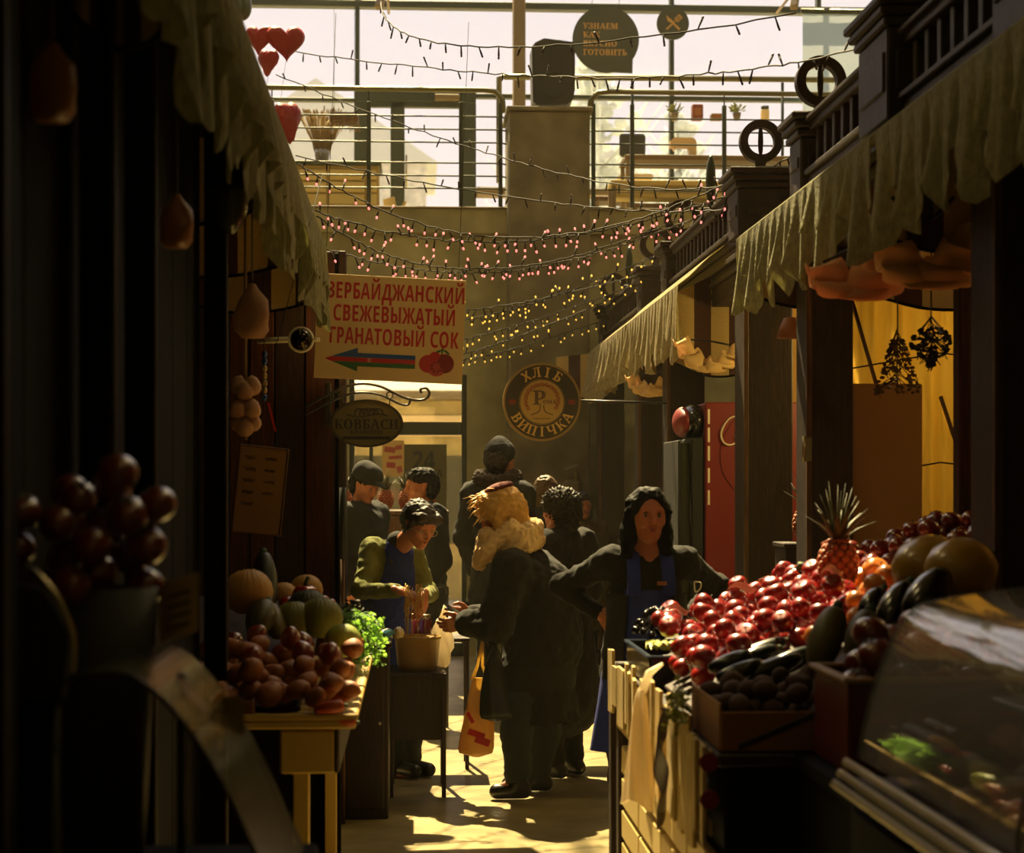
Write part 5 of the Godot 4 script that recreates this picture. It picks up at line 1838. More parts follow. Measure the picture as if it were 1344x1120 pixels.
	long_veg("squash", "shorter olive squash between the pale squash and the eggplants", "squash", "", P(1122, 868, 4.66), P(1140, 805, 4.72), 0.045, mat("squash_olive", Color(0.24, 0.22, 0.09), 0.5), calyx)
	var cg := skin("courgette", Color(0.06, 0.085, 0.035), 0.3)
	var kk := 0
	for a in [[930, 888, 985, 868, 5.02], [940, 900, 1000, 880, 4.96], [955, 882, 1020, 860, 5.06], [975, 898, 1050, 872, 4.92], [1000, 888, 1068, 862, 4.98], [962, 876, 1030, 850, 5.1], [945, 880, 1010, 866, 5.05]]:
		long_veg("courgette", "dark green courgette in the row before the sunlit red heap", "courgette", "courgettes before the red heap", P(a[0], a[1], a[4] + 0.02 * kk) + V(0, 0.02, 0), P(a[2], a[3], a[4] + 0.03 * kk) + V(0, 0.02, 0), 0.027, cg, calyx, 0.012)
		kk += 1
	obj_tray()
	# brown kiwis in the carton
	var kiwi := thing("kiwi", "brown kiwi heaped in the cardboard tray at the counter's near end", "kiwi", Vector3.ZERO, "kiwis in the cardboard tray")
	st = S()
	ball(st, Vector3.ZERO, V(0.027, 0.034, 0.027), eul(90, 0, 0), 14)
	obj("flesh", st, mat("kiwi", Color(0.25, 0.15, 0.06), 0.85), kiwi)
	st = S()
	ball(st, V(0, 0, 0.034), V(0.005, 0.005, 0.003), Basis(), 6)
	obj("stem", st, stem, kiwi)
	heap(kiwi, 60, 0.030, func(): return Vector2(rng.randf_range(0.80, 1.10), rng.randf_range(-4.84, -4.47)), func(x, zz): return 0.895, 10, 0.08)
	# tomatoes in the red box near the glass case
	o = thing("red_box", "dark red plastic box of tomatoes beside the curved glass case", "box", V(1.20, 0.885, -4.16))
	var rm := mat("box_red", Color(0.30, 0.06, 0.035), 0.4)
	st = S()
	for s in [[V(-0.2, 0.11, 0), V(0.008, 0.22, 0.34)], [V(0.2, 0.11, 0), V(0.008, 0.22, 0.34)], [V(0, 0.11, -0.17), V(0.4, 0.22, 0.008)], [V(0, 0.11, 0.17), V(0.4, 0.22, 0.008)], [V(0, 0.004, 0), V(0.4, 0.008, 0.34)]]: bx(st, s[0], s[1], 0.003)
	var sh := obj("shell", st, rm, o)
	st = S()
	for s in [[V(-0.205, 0.22, 0), V(0.024, 0.014, 0.37)], [V(0.205, 0.22, 0), V(0.024, 0.014, 0.37)], [V(0, 0.22, -0.175), V(0.42, 0.014, 0.022)], [V(0, 0.22, 0.175), V(0.42, 0.014, 0.022)]]: bx(st, s[0], s[1], 0.004)
	obj("rim", st, mat("box_rim", Color(0.52, 0.40, 0.24), 0.5), o)
	for s in [-0.13, -0.03, 0.07]:
		st = S()
		bx(st, V(s, 0.13, 0.176), V(0.07, 0.03, 0.006), 0.002)
		obj("slot", st, mat("box_slot", Color(0.42, 0.13, 0.05), 0.5), sh)
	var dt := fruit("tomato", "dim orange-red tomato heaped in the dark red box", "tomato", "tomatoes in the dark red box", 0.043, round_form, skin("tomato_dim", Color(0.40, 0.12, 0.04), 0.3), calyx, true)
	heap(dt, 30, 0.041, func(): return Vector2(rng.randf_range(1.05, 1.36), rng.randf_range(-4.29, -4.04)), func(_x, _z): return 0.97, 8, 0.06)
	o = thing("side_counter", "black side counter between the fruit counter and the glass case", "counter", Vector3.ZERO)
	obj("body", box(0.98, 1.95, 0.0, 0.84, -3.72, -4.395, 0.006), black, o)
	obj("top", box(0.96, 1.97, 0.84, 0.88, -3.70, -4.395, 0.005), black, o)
	carrier_bag()
	glass_case()

func obj_tray() -> void:
	var o := thing("cardboard_tray", "brown cardboard tray at the near end of the fruit counter", "tray", V(0.95, 0.88, -4.64))
	var m := mat("cardboard", Color(0.52, 0.35, 0.16), 0.85)
	obj("front", box(-0.175, 0.175, 0.0, 0.10, 0.225, 0.232, 0.002), m, o)
	obj("back", box(-0.175, 0.175, 0.0, 0.10, -0.232, -0.225, 0.002), m, o)
	for s in [-1, 1]: obj("side", box(s * 0.175 - 0.004, s * 0.175 + 0.004, 0.0, 0.12, -0.225, 0.225, 0.002), m, o)
	obj("bottom", box(-0.17, 0.17, 0.0, 0.008, -0.225, 0.225), m, o)

func carrier_bag() -> void:
	var m := mat("bag_white", Color(1.0, 0.97, 0.88), 0.5)
	m.backlight_enabled = true
	m.backlight = Color(1.0, 0.95, 0.85)
	var o := thing("carrier_bag", "pale thin carrier bag hanging on the front of the fruit counter, lit by the sun", "bag", P(872, 905, 5.15))
	o.position.x = 0.70
	var st := S()
	sheet(st, func(u, v):
		var w := 0.012 + 0.062 * pow(v, 0.6) * (1.0 - 0.12 * sin(v * PI))
		var a: float = u * TAU
		return V(-0.035 + cos(a) * w * 0.62 * (1 + 0.14 * sin(a * 5.0 + v * 3.0)), -0.34 * v - 0.02 * sin(a * 2.0) * v, -0.05 * v + sin(a) * w * 1.35 * (1 + 0.16 * sin(a * 4.0 + v * 5.0))), 48, 16, 0.002)
	obj("bag", st, m, o)
	st = S()
	tube(st, [V(-0.03, -0.01, 0.0), V(-0.01, 0.05, 0.01), V(0.03, 0.075, 0.0)], [0.012, 0.012, 0.005], 8)
	obj("handle", st, m, o)
	o = thing("purple_ribbon", "crumpled purple plastic strip hanging behind the pale carrier bag", "ribbon", P(868, 930, 5.0))
	o.position.x = 0.712
	st = S()
	sheet(st, func(u, v): return V(-0.006 + 0.018 * sin(v * 9.0 + u * 3.0), -v * 0.34, (u - 0.5) * 0.07 * (0.6 + 0.6 * v) + 0.02 * sin(v * 7.0)), 8, 20, 0.002)
	obj("strip", st, mat("purple", Color(0.16, 0.08, 0.16), 0.4), o)
	o = thing("herb_sprig", "green herb sprigs and bright leaves hanging over the crate boards", "herbs", P(895, 905, 4.8))
	o.position.x = 0.725
	leafy_bunch(o, 26, V(0.02, 0.05, 0.10), 0.13, mat("herb_pale", Color(0.50, 0.52, 0.20), 0.5))

func glass_case() -> void:
	# curved glass case in the right foreground
	var o := thing("glass_case", "curved glass deli case in the right foreground with steel rails", "display case")
	var prof := curve([V(0.905, 1.0, 0), V(0.915, 1.06, 0), V(0.945, 1.17, 0), V(0.995, 1.27, 0), V(1.06, 1.315, 0), V(1.30, 1.345, 0), V(1.55, 1.355, 0)], 22)
	for seg in [[-1.5, -2.58], [-2.6, -3.52]]:
		var st := S()
		sheet(st, func(u, v):
			var p: Vector3 = prof[clampi(int(round(u * 22)), 0, 22)]
			return V(p.x, p.y, lerpf(seg[0], seg[1], v)), 22, 4, 0.008)
		obj("pane", st, mat("case_glass"), o)
	var st2 := S()
	for z in [-2.59, -3.525]:
		var pts := []
		for p in prof: pts.append(V(p.x, p.y, z))
		tube(st2, pts, 0.006, 6)
	obj("rib", st2, mat("steel_dark"), o).set_meta("kind", "stuff")
	st2 = S()
	var poly := PackedVector2Array([Vector2(0.95, 1.0)])
	for p in prof: poly.append(Vector2(p.x, p.y))
	poly.append(Vector2(1.55, 1.0))
	prism(st2, poly, 0.006, at(V(0, 0, -3.53)))
	obj("end_pane", st2, mat("case_glass"), o)
	for k in 3:
		st2 = S()
		tube(st2, [V(0.885 - 0.012 * k, 0.985 - 0.022 * k, -1.5), V(0.885 - 0.012 * k, 0.985 - 0.022 * k, -3.56)], 0.009, 10)
		obj("rail", st2, mat("steel"), o)
	obj("base", box(0.89, 1.7, 0.0, 0.90, -1.5, -3.55, 0.01), mat("wood_black"), o)
	obj("deck", box(0.90, 1.7, 0.90, 0.955, -1.5, -3.55, 0.006), mat("wood_dark"), o)
	obj("shelf", box(1.15, 1.68, 1.12, 1.132, -1.6, -3.45, 0.003), mat("steel_dark"), o)
	# goods in the case
	var sm := [mat("sausage_a", Color(0.36, 0.12, 0.06), 0.35), mat("sausage_b", Color(0.45, 0.24, 0.10), 0.4), mat("cheese_a", Color(0.72, 0.52, 0.20), 0.5)]
	for k in 7:
		var t := thing("sausage", "smoked sausage lying in the curved glass case", "sausage", V(1.06 + 0.05 * (k % 3), 0.985 + 0.05 * (k / 3), -3.1 + 0.12 * k), "sausages in the glass case")
		st2 = S()
		tube(st2, curve([V(-0.10, 0, 0.02), V(-0.03, 0, -0.01), V(0.04, 0, -0.012), V(0.10, 0, 0.02)], 12), [0.008, 0.022, 0.026, 0.027, 0.028, 0.028, 0.028, 0.028, 0.028, 0.027, 0.026, 0.022, 0.008], 10)
		obj("casing", st2, sm[k % 2], t)
		st2 = S()
		tube(st2, [V(0.10, 0, 0.02), V(0.115, 0.005, 0.03)], 0.004, 5)
		obj("knot", st2, mat("straw"), t)
	for k in 3:
		var t := thing("cheese_wheel", ["pale cheese wheel at the far end of the glass case", "pale cheese wheel in the middle of the glass case", "pale cheese wheel nearest the camera in the glass case"][k], "cheese", V(1.40, 1.133, -3.25 + 0.42 * k))
		st2 = S()
		lathe(st2, [Vector2(0, 0), Vector2(0.1, 0), Vector2(0.11, 0.01), Vector2(0.11, 0.06), Vector2(0.1, 0.07), Vector2(0, 0.07)], 24)
		var rd := obj("rind", st2, sm[2], t)
		st2 = S()
		lathe(st2, [Vector2(0, 0.07), Vector2(0.05, 0.07), Vector2(0.05, 0.072), Vector2(0, 0.073)], 20)
		obj("label", st2, mat("paper"), rd)
	var t2 := thing("black_tray", "black plastic tray of wrapped packs leaning inside the glass case", "tray", V(1.02, 0.958, -3.38))
	st2 = S()
	bx(st2, V(0.02, 0.055, 0), V(0.16, 0.09, 0.2), 0.01, eul(0, 0, -18))
	obj("tray", st2, mat("black"), t2)
	for k in 5:
		st2 = S()
		bx(st2, V(0.045, 0.10, -0.08 + 0.04 * k), V(0.10, 0.035, 0.03), 0.008, eul(0, 0, -18))
		obj("pack", st2, mat("pack_film", Color(0.36, 0.26, 0.14), 0.15), t2)

func left_base(x: float, z: float) -> float:
	return 0.875 + maxf(0.0, (-z - 5.35)) * 0.16

func left_goods() -> void:
	var o := thing("vegetable_table", "pale-topped vegetable table on the left with a yellowish leg", "table", Vector3.ZERO)
	obj("top", box(-1.3, -0.175, 0.835, 0.862, -5.2, -7.2, 0.006), mat("table_pale", Color(0.66, 0.54, 0.24), 0.6), o)
	obj("lip", box(-0.6, -0.17, 0.862, 0.88, -5.195, -5.21, 0.003), mat("table_pale"), o)
	obj("apron", box(-0.40, -0.24, 0.70, 0.83, -5.22, -5.27, 0.006), mat("table_pale"), o)
	obj("apron", box(-0.24, -0.225, 0.70, 0.83, -5.22, -7.15, 0.006), mat("wood_dark"), o)
	for a in [[-0.34, -5.27], [-0.34, -7.1], [-1.2, -5.27], [-1.2, -7.1]]: obj("leg", box(a[0] - 0.024, a[0] + 0.024, 0, 0.835, a[1] - 0.024, a[1] + 0.024, 0.004), mat("table_pale"), o)
	obj("backing", box(-1.25, -0.30, 0.0, 0.80, -7.12, -7.15, 0.004), mat("wood_black"), o)
	var st := S()
	var sl := atan(0.16)
	bx(st, V(-0.80, 0.996, -6.15), V(0.9, 0.016, 1.55), 0.004, Basis(Vector3.RIGHT, sl))
	o = thing("tilted_shelf", "tilted dark shelf under the heaped vegetables", "shelf", Vector3.ZERO)
	obj("board", st, mat("wood_dark"), o)
	for x in [-1.2, -0.26]: obj("support", box(x, x + 0.04, 0.862, 1.10, -7.0, -7.06, 0.003), mat("wood_dark"), o)
	o = thing("flat_box", "low brown carton at the front left of the vegetable table", "box", V(-0.60, 0.863, -5.26))
	obj("front", box(-0.14, 0.12, 0.0, 0.055, 0.03, 0.036, 0.002), mat("cardboard"), o)
	for s in [-0.14, 0.116]: obj("side", box(s, s + 0.004, 0.0, 0.055, -0.03, 0.03, 0.001), mat("cardboard"), o)
	obj("bottom", box(-0.14, 0.12, 0.0, 0.006, -0.03, 0.03), mat("cardboard"), o)
	var stem := mat("stem_brown")
	var calyx := mat("calyx")
	# potatoes, onions, carrots
	laid.append([V(-0.6, 0.9, -5.24), 0.03])
	var pot := thing("potato", "tan potato heaped at the front of the left vegetable table", "potato", Vector3.ZERO, "potatoes on the left table")
	st = S()
	ball(st, Vector3.ZERO, V(0.036, 0.031, 0.044), Basis(), 14, func(d): return 1.0 + 0.05 * sin(d.x * 5.0 + 1.0) + 0.04 * sin(d.z * 6.0))
	obj("flesh", st, mat("potato", Color(0.56, 0.32, 0.13), 0.6), pot)
	st = S()
	for k in 4: ball(st, V(cos(k * 1.7) * 0.034, 0.008 * (k - 1), sin(k * 1.7) * 0.042), V(0.003, 0.002, 0.003), Basis(), 5)
	obj("eyes", st, stem, pot).set_meta("kind", "stuff")
	var on := fruit("onion", "red-brown onion among the potatoes on the left table", "onion", "onions on the left table", 0.036, func(d): return 1.0 + 0.25 * pow(maxf(d.y, 0.0), 8.0), skin("onion", Color(0.48, 0.14, 0.08), 0.35), mat("straw"))
	var base := func(x, z): return left_base(x, z) + 0.015
	heap(pot, 36, 0.036, func(): return Vector2(rng.randf_range(-0.60, -0.20), rng.randf_range(-5.72, -5.26)), base, 10, 0.12)
	heap(on, 10, 0.037, func(): return Vector2(rng.randf_range(-0.62, -0.22), rng.randf_range(-5.80, -5.4)), base, 8, 0.12)
	for a in [[412, 932, 452, 926, 5.21, "thick orange carrot lying at the front edge of the left table"], [436, 944, 468, 948, 5.22, "orange carrot whose tip catches the sun at the table's front corner"], [425, 940, 445, 924, 5.3, "short carrot lying across the front potatoes on the left table"], [420, 918, 462, 912, 5.42, "carrot lying on the potatoes just behind the front edge"]]:
		o = thing("carrot", a[5], "carrot", P(a[0], a[1], a[4]))
		st = S()
		var e := P(a[2], a[3], a[4] - 0.01) - o.position
		tube(st, [Vector3.ZERO, e * 0.1, e * 0.5, e * 0.9, e], [0.006, 0.016, 0.02, 0.019, 0.006], 10)
		obj("root", st, mat("carrot", Color(0.66, 0.26, 0.07), 0.5), o)
		st = S()
		tube(st, [e, e * 1.12], 0.005, 6)
		obj("top", st, calyx, o)
	# cabbages and lettuces
	var cab := func(label: String, p: Vector3, r: float, m: Material):
		var c := thing("cabbage", label, "cabbage", p)
		var s2 := S()
		ball(s2, Vector3.ZERO, V(r, r * 0.92, r), Basis(), 20, func(d): return 1.0 + 0.03 * sin(7.0 * d.x + 3.0 * d.y))
		obj("heart", s2, m, c)
		for k in 7:
			s2 = S()
			var a0 := k * 0.9
			sheet(s2, func(u, v):
				var th: float = a0 + (u - 0.5) * 1.7
				var ph: float = -1.1 + v * (2.25 + 0.25 * sin(k))
				var q: float = r * (1.03 + 0.06 * sin(v * 3.0) + 0.03 * sin(u * 17.0) * v)
				return V(cos(th) * cos(ph) * q, sin(ph) * q, sin(th) * cos(ph) * q), 10, 6, 0.002)
			obj("leaf", s2, m, c)
		laid.append([p, r * 1.1])
	var cm := mat("cabbage_green", Color(0.56, 0.60, 0.22), 0.5)
	cab.call("round green cabbage nearest the aisle on the left table", P(450, 842, 5.85), 0.056, cm)
	cab.call("olive lettuce head behind the round green cabbage", P(421, 812, 6.1), 0.07, mat("lettuce_olive", Color(0.40, 0.40, 0.14), 0.6))
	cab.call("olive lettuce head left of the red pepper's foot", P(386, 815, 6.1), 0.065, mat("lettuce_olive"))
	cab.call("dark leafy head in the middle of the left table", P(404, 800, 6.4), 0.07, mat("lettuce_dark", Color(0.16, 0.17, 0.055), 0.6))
	cab.call("leafy head right of the red pepper, in front of the parsley", P(436, 820, 6.6), 0.06, mat("lettuce_dark"))
	# pale cauliflower-like cabbage and squashes at the left
	cab.call("tall pale cabbage at the back left beside the dark post", P(326, 778, 6.1), 0.078, mat("cabbage_white", Color(0.66, 0.50, 0.26), 0.6))
	cab.call("pale cabbage half hidden behind the red pepper", P(402, 775, 7.0), 0.06, mat("cabbage_white"))
	cab.call("pale cabbage in front of the plank partition, left of the red pepper", P(372, 782, 6.9), 0.05, mat("cabbage_white"))
	long_veg("squash", "dark green long squash standing behind the pale cabbage", "squash", "", P(350, 800, 6.3), P(346, 728, 6.4), 0.045, mat("squash_dark", Color(0.05, 0.07, 0.03), 0.5), calyx)
	long_veg("squash", "olive squash leaning at the left of the vegetable table", "squash", "", P(334, 832, 5.95), P(350, 792, 6.05), 0.05, mat("squash_olive"), calyx)
	long_veg("squash", "striped olive squash beside the leaning one, left of the lettuce", "squash", "", P(366, 836, 6.0), P(352, 795, 6.1), 0.04, mat("squash_pale"), calyx)
	# red pepper and its neighbours
	o = thing("bell_pepper", "large red bell pepper standing on top of the left vegetables", "pepper", P(401, 784, 6.55))
	st = S()
	ball(st, Vector3.ZERO, V(0.047, 0.052, 0.047), Basis(), 24, pepper_form)
	obj("flesh", st, skin("pepper_red", Color(0.60, 0.05, 0.03), 0.25), o)
	st = S()
	tube(st, [V(0, 0.035, 0), V(0.002, 0.058, 0), V(0.012, 0.075, 0)], [0.012, 0.007, 0.008], 8)
	obj("stem", st, calyx, o)
	for a in [[377.0, 793.0, 6.55, 0.033, "pinkish tomato left of the large red pepper"], [424.0, 788.0, 6.6, 0.022, "small red tomato right of the large red pepper"], [434.0, 792.0, 6.6, 0.02, "small red tomato beside the parsley, right of the pepper"], [380.0, 806.0, 6.4, 0.024, "small red tomato below the pinkish one"], [468.0, 880.0 - 36.0, 6.2, 0.026, "red radish with a white tip among the parsley"]]:
		var f := fruit("tomato", a[4], "tomato" if a[0] < 460 else "radish", "", a[3], round_form, mat("tomato_red"), calyx, true)
		f.position = P(a[0], a[1], a[2])
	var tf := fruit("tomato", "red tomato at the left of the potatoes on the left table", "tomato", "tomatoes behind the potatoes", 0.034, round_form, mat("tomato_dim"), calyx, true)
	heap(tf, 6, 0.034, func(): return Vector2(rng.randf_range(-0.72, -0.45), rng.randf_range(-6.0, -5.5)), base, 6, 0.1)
	# parsley
	var pm := mat("parsley", Color(0.20, 0.33, 0.06), 0.6)
	pm.backlight_enabled = true
	pm.backlight = Color(0.6, 0.8, 0.3)
	o = thing("parsley_bunch", "big parsley bunch hanging over the right edge of the left vegetables", "parsley", P(468, 810, 6.6))
	leafy_bunch(o, 150, V(0.10, 0.05, 0.13), 0.19, pm)
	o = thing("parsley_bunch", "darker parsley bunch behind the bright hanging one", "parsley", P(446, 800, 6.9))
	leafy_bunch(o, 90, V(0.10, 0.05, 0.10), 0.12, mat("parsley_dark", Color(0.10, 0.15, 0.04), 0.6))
	# wooden cabinet and what stands on it
	o = thing("cabinet", "dark brown cabinet between the vegetables and the low table", "cabinet", V(-0.235, 0, -8.45))
	obj("body", box(-0.125, 0.11, 0.0, 0.80, -0.3, 0.25, 0.006), mat("wood_dark"), o)
	obj("top", box(-0.14, 0.125, 0.80, 0.83, -0.31, 0.265, 0.005), mat("wood_dark"), o)
	var dr := obj("door", box(-0.105, 0.09, 0.05, 0.77, 0.25, 0.262, 0.004), mat("wood_dark"), o)
	st = S()
	ball(st, V(0.07, 0.45, 0.27), V(0.008, 0.008, 0.008), Basis(), 8)
	obj("knob", st, mat("steel"), dr)
	o = thing("glass_jar", "small glass jar standing behind the parsley", "jar", V(P(467, 790, 8.4).x, 0.832, -8.4))
	st = S()
	lathe(st, [Vector2(0, 0), Vector2(0.035, 0), Vector2(0.038, 0.05), Vector2(0.034, 0.09), Vector2(0.02, 0.11), Vector2(0.02, 0.13), Vector2(0, 0.13)], 16)
	obj("glass", st, mat("jar_amber", Color(0.5, 0.36, 0.16), 0.12), o)
	st = S()
	lathe(st, [Vector2(0, 0.13), Vector2(0.024, 0.13), Vector2(0.024, 0.16), Vector2(0, 0.16)], 14)
	obj("lid", st, mat("paper"), o)
	var pc := [Color(0.75, 0.40, 0.42), Color(0.20, 0.42, 0.50), Color(0.70, 0.60, 0.40), Color(0.55, 0.20, 0.20)]
	var pl := ["pinkish shiny packet on top of the dark brown cabinet", "blue shiny packet on the dark brown cabinet", "pale shiny packet at the right edge of the dark brown cabinet", "dark red packet behind the parsley on the cabinet"]
	for k in 4:
		o = thing("packet", pl[k], "packet", V(-0.20 + 0.06 * k if k < 3 else -0.30, 0.845, -8.36 + 0.09 * (k % 2)))
		st = S()
		ball(st, V(0, 0.012, 0), V(0.042, 0.024, 0.032), eul(0, 40 * k, 14), 12, func(d): return 1.0 + 0.1 * sin(d.x * 9.0) + 0.1 * cos(d.z * 11.0))
		var wr := obj("wrap", st, mat("packet" + str(k), pc[k], 0.18), o)
		st = S()
		bx(st, V(0, 0.036, 0), V(0.03, 0.003, 0.02), 0.001, eul(0, 40 * k, 14))
		obj("label", st, mat("white"), wr)
	left_front()

func left_front() -> void:
	# foreground: dark counter with a curved glass guard
	var bk := mat("wood_black")
	var o := thing("glass_guard_case", "blurred dark deli case in the left foreground with a curved glass guard", "display case")
	obj("base", box(-0.63, -0.19, 0.0, 0.86, -2.3, -3.25, 0.01), bk, o)
	obj("deck", box(-0.64, -0.18, 0.86, 0.89, -2.3, -3.27, 0.006), bk, o)
	var prof := curve([V(-0.57, 1.235, 0), V(-0.50, 1.262, 0), V(-0.425, 1.255, 0), V(-0.35, 1.18, 0), V(-0.285, 1.07, 0), V(-0.235, 0.96, 0), V(-0.205, 0.895, 0)], 24)
	var st := S()
	sheet(st, func(u, v):
		var p: Vector3 = prof[clampi(int(round(u * 24)), 0, 24)]
		return V(p.x, p.y, lerpf(-2.72, -3.2, v)), 24, 4, 0.008)
	obj("guard", st, mat("guard_glass"), o)
	st = S()
	for z in [-2.72, -3.2]:
		var pts := []
		for p in prof: pts.append(V(p.x, p.y, z))
		tube(st, pts, 0.004, 6)
	obj("glass_edge", st, mat("edge_olive", Color(0.12, 0.11, 0.06), 0.3), o).set_meta("kind", "stuff")
	for k in 2:
		st = S()
		tube(st, [V(-0.56 + 0.17 * k, 0.885, -2.95), V(-0.56 + 0.17 * k, 1.24, -2.95)], 0.008, 8)
		obj("stay", st, mat("steel_dark"), o)
	# sticker and hook on the guard
	o = thing("round_sticker", "round reddish sticker on the blurred glass guard", "sticker", V(-0.372, 1.205, -2.93))
	var b := Basis(V(0, 0, -1), V(-0.62, 0.78, 0).normalized(), V(0.78, 0.62, 0).normalized())
	o.transform.basis = b
	st = S()
	prism(st, disc(0.036, 28), 0.002, at(V(0, 0, 0.002)))
	var sd := obj("disc", st, mat("sticker_red", Color(0.42, 0.16, 0.06), 0.6), o)
	st = S()
	ring(st, 0.028, 0.033, 0.001, at(V(0, 0, 0.0042)), 28)
	obj("ring", st, mat("sticker_tan", Color(0.5, 0.36, 0.14), 0.6), sd)
	o = thing("hook_tag", "small yellow tag hooked over the blurred glass guard", "tag", P(290, 945, 3.1))
	st = S()
	tube(st, curve([V(0.01, 0.05, 0), V(-0.015, 0.03, 0.0), V(-0.012, 0.0, 0.005), V(0.0, -0.03, 0.0), V(-0.004, -0.055, 0)], 14), 0.005, 8)
	obj("hook", st, mat("tag_gold", Color(0.75, 0.52, 0.20), 0.4), o)
	st = S()
	sheet(st, func(u, v): return V(0.0 + u * 0.04, 0.04 - v * 0.07, -0.004 + 0.004 * sin(u * 4.0)), 4, 4, 0.002)
	obj("card", st, mat("card_olive", Color(0.42, 0.32, 0.12), 0.7), o)
	# black bin with tomatoes on top
	o = thing("black_bin", "black bin full of dim tomatoes in the left foreground", "bin", V(-0.56, 0.892, -3.0))
	st = S()
	lathe(st, [Vector2(0, 0), Vector2(0.10, 0), Vector2(0.115, 0.3), Vector2(0.125, 0.49), Vector2(0.118, 0.49), Vector2(0.11, 0.3), Vector2(0.0, 0.28)], 24, at(Vector3.ZERO, Basis.from_scale(V(1.0, 1.0, 0.7))))
	obj("shell", st, mat("black"), o)
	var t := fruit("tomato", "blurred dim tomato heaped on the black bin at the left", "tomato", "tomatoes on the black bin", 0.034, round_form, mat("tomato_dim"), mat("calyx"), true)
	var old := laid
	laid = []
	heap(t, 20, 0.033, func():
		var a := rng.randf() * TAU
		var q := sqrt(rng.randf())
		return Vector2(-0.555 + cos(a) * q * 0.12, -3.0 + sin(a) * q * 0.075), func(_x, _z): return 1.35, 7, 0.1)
	laid = old
	o = thing("price_tag", "pale curled price label standing at the right of the black bin", "tag", V(-0.435, 1.265, -3.02))
	st = S()
	sheet(st, func(u, v): return V(u * 0.065, 0.02 + v * 0.10 + 0.02 * u, 0.014 * sin(u * 3.0)), 8, 6, 0.003)
	obj("card", st, mat("tag_cream", Color(0.55, 0.45, 0.24), 0.7), o)
	st = S()
	for k in 4: bx(st, V(0.034, 0.05 + k * 0.018, 0.017), V(0.04, 0.005, 0.002), 0.0, eul(0, 0, 16))
	obj("print", st, mat("ink"), o).set_meta("kind", "stuff")
	# chromed chair-like frame at the far left
	o = thing("chrome_frame", "dark padded stool back with a chromed rim at the left edge", "stool", V(-0.63, 0, -2.85))
	st = S()
	tube(st, curve([V(-0.03, 1.45, 0.06), V(0.0, 1.41, 0.06), V(0.03, 1.42, 0.07), V(0.07, 1.38, 0.08), V(0.095, 1.32, 0.08), V(0.095, 1.26, 0.08)], 30), 0.006, 8)
	obj("rim", st, mat("steel"), o)
	st = S()
	prism(st, PackedVector2Array([Vector2(-0.12, 1.22), Vector2(0.08, 1.22), Vector2(0.09, 1.32), Vector2(0.05, 1.39), Vector2(0.0, 1.40), Vector2(-0.05, 1.42), Vector2(-0.12, 1.36)]), 0.04, at(V(0, 0, 0.04)))
	obj("pad", st, mat("black"), o)
	for s in [-0.1, 0.06]:
		st = S()
		tube(st, [V(s, 0.0, 0.04), V(s, 1.24, 0.05)], 0.012, 8)
		obj("leg", st, mat("steel_dark"), o)

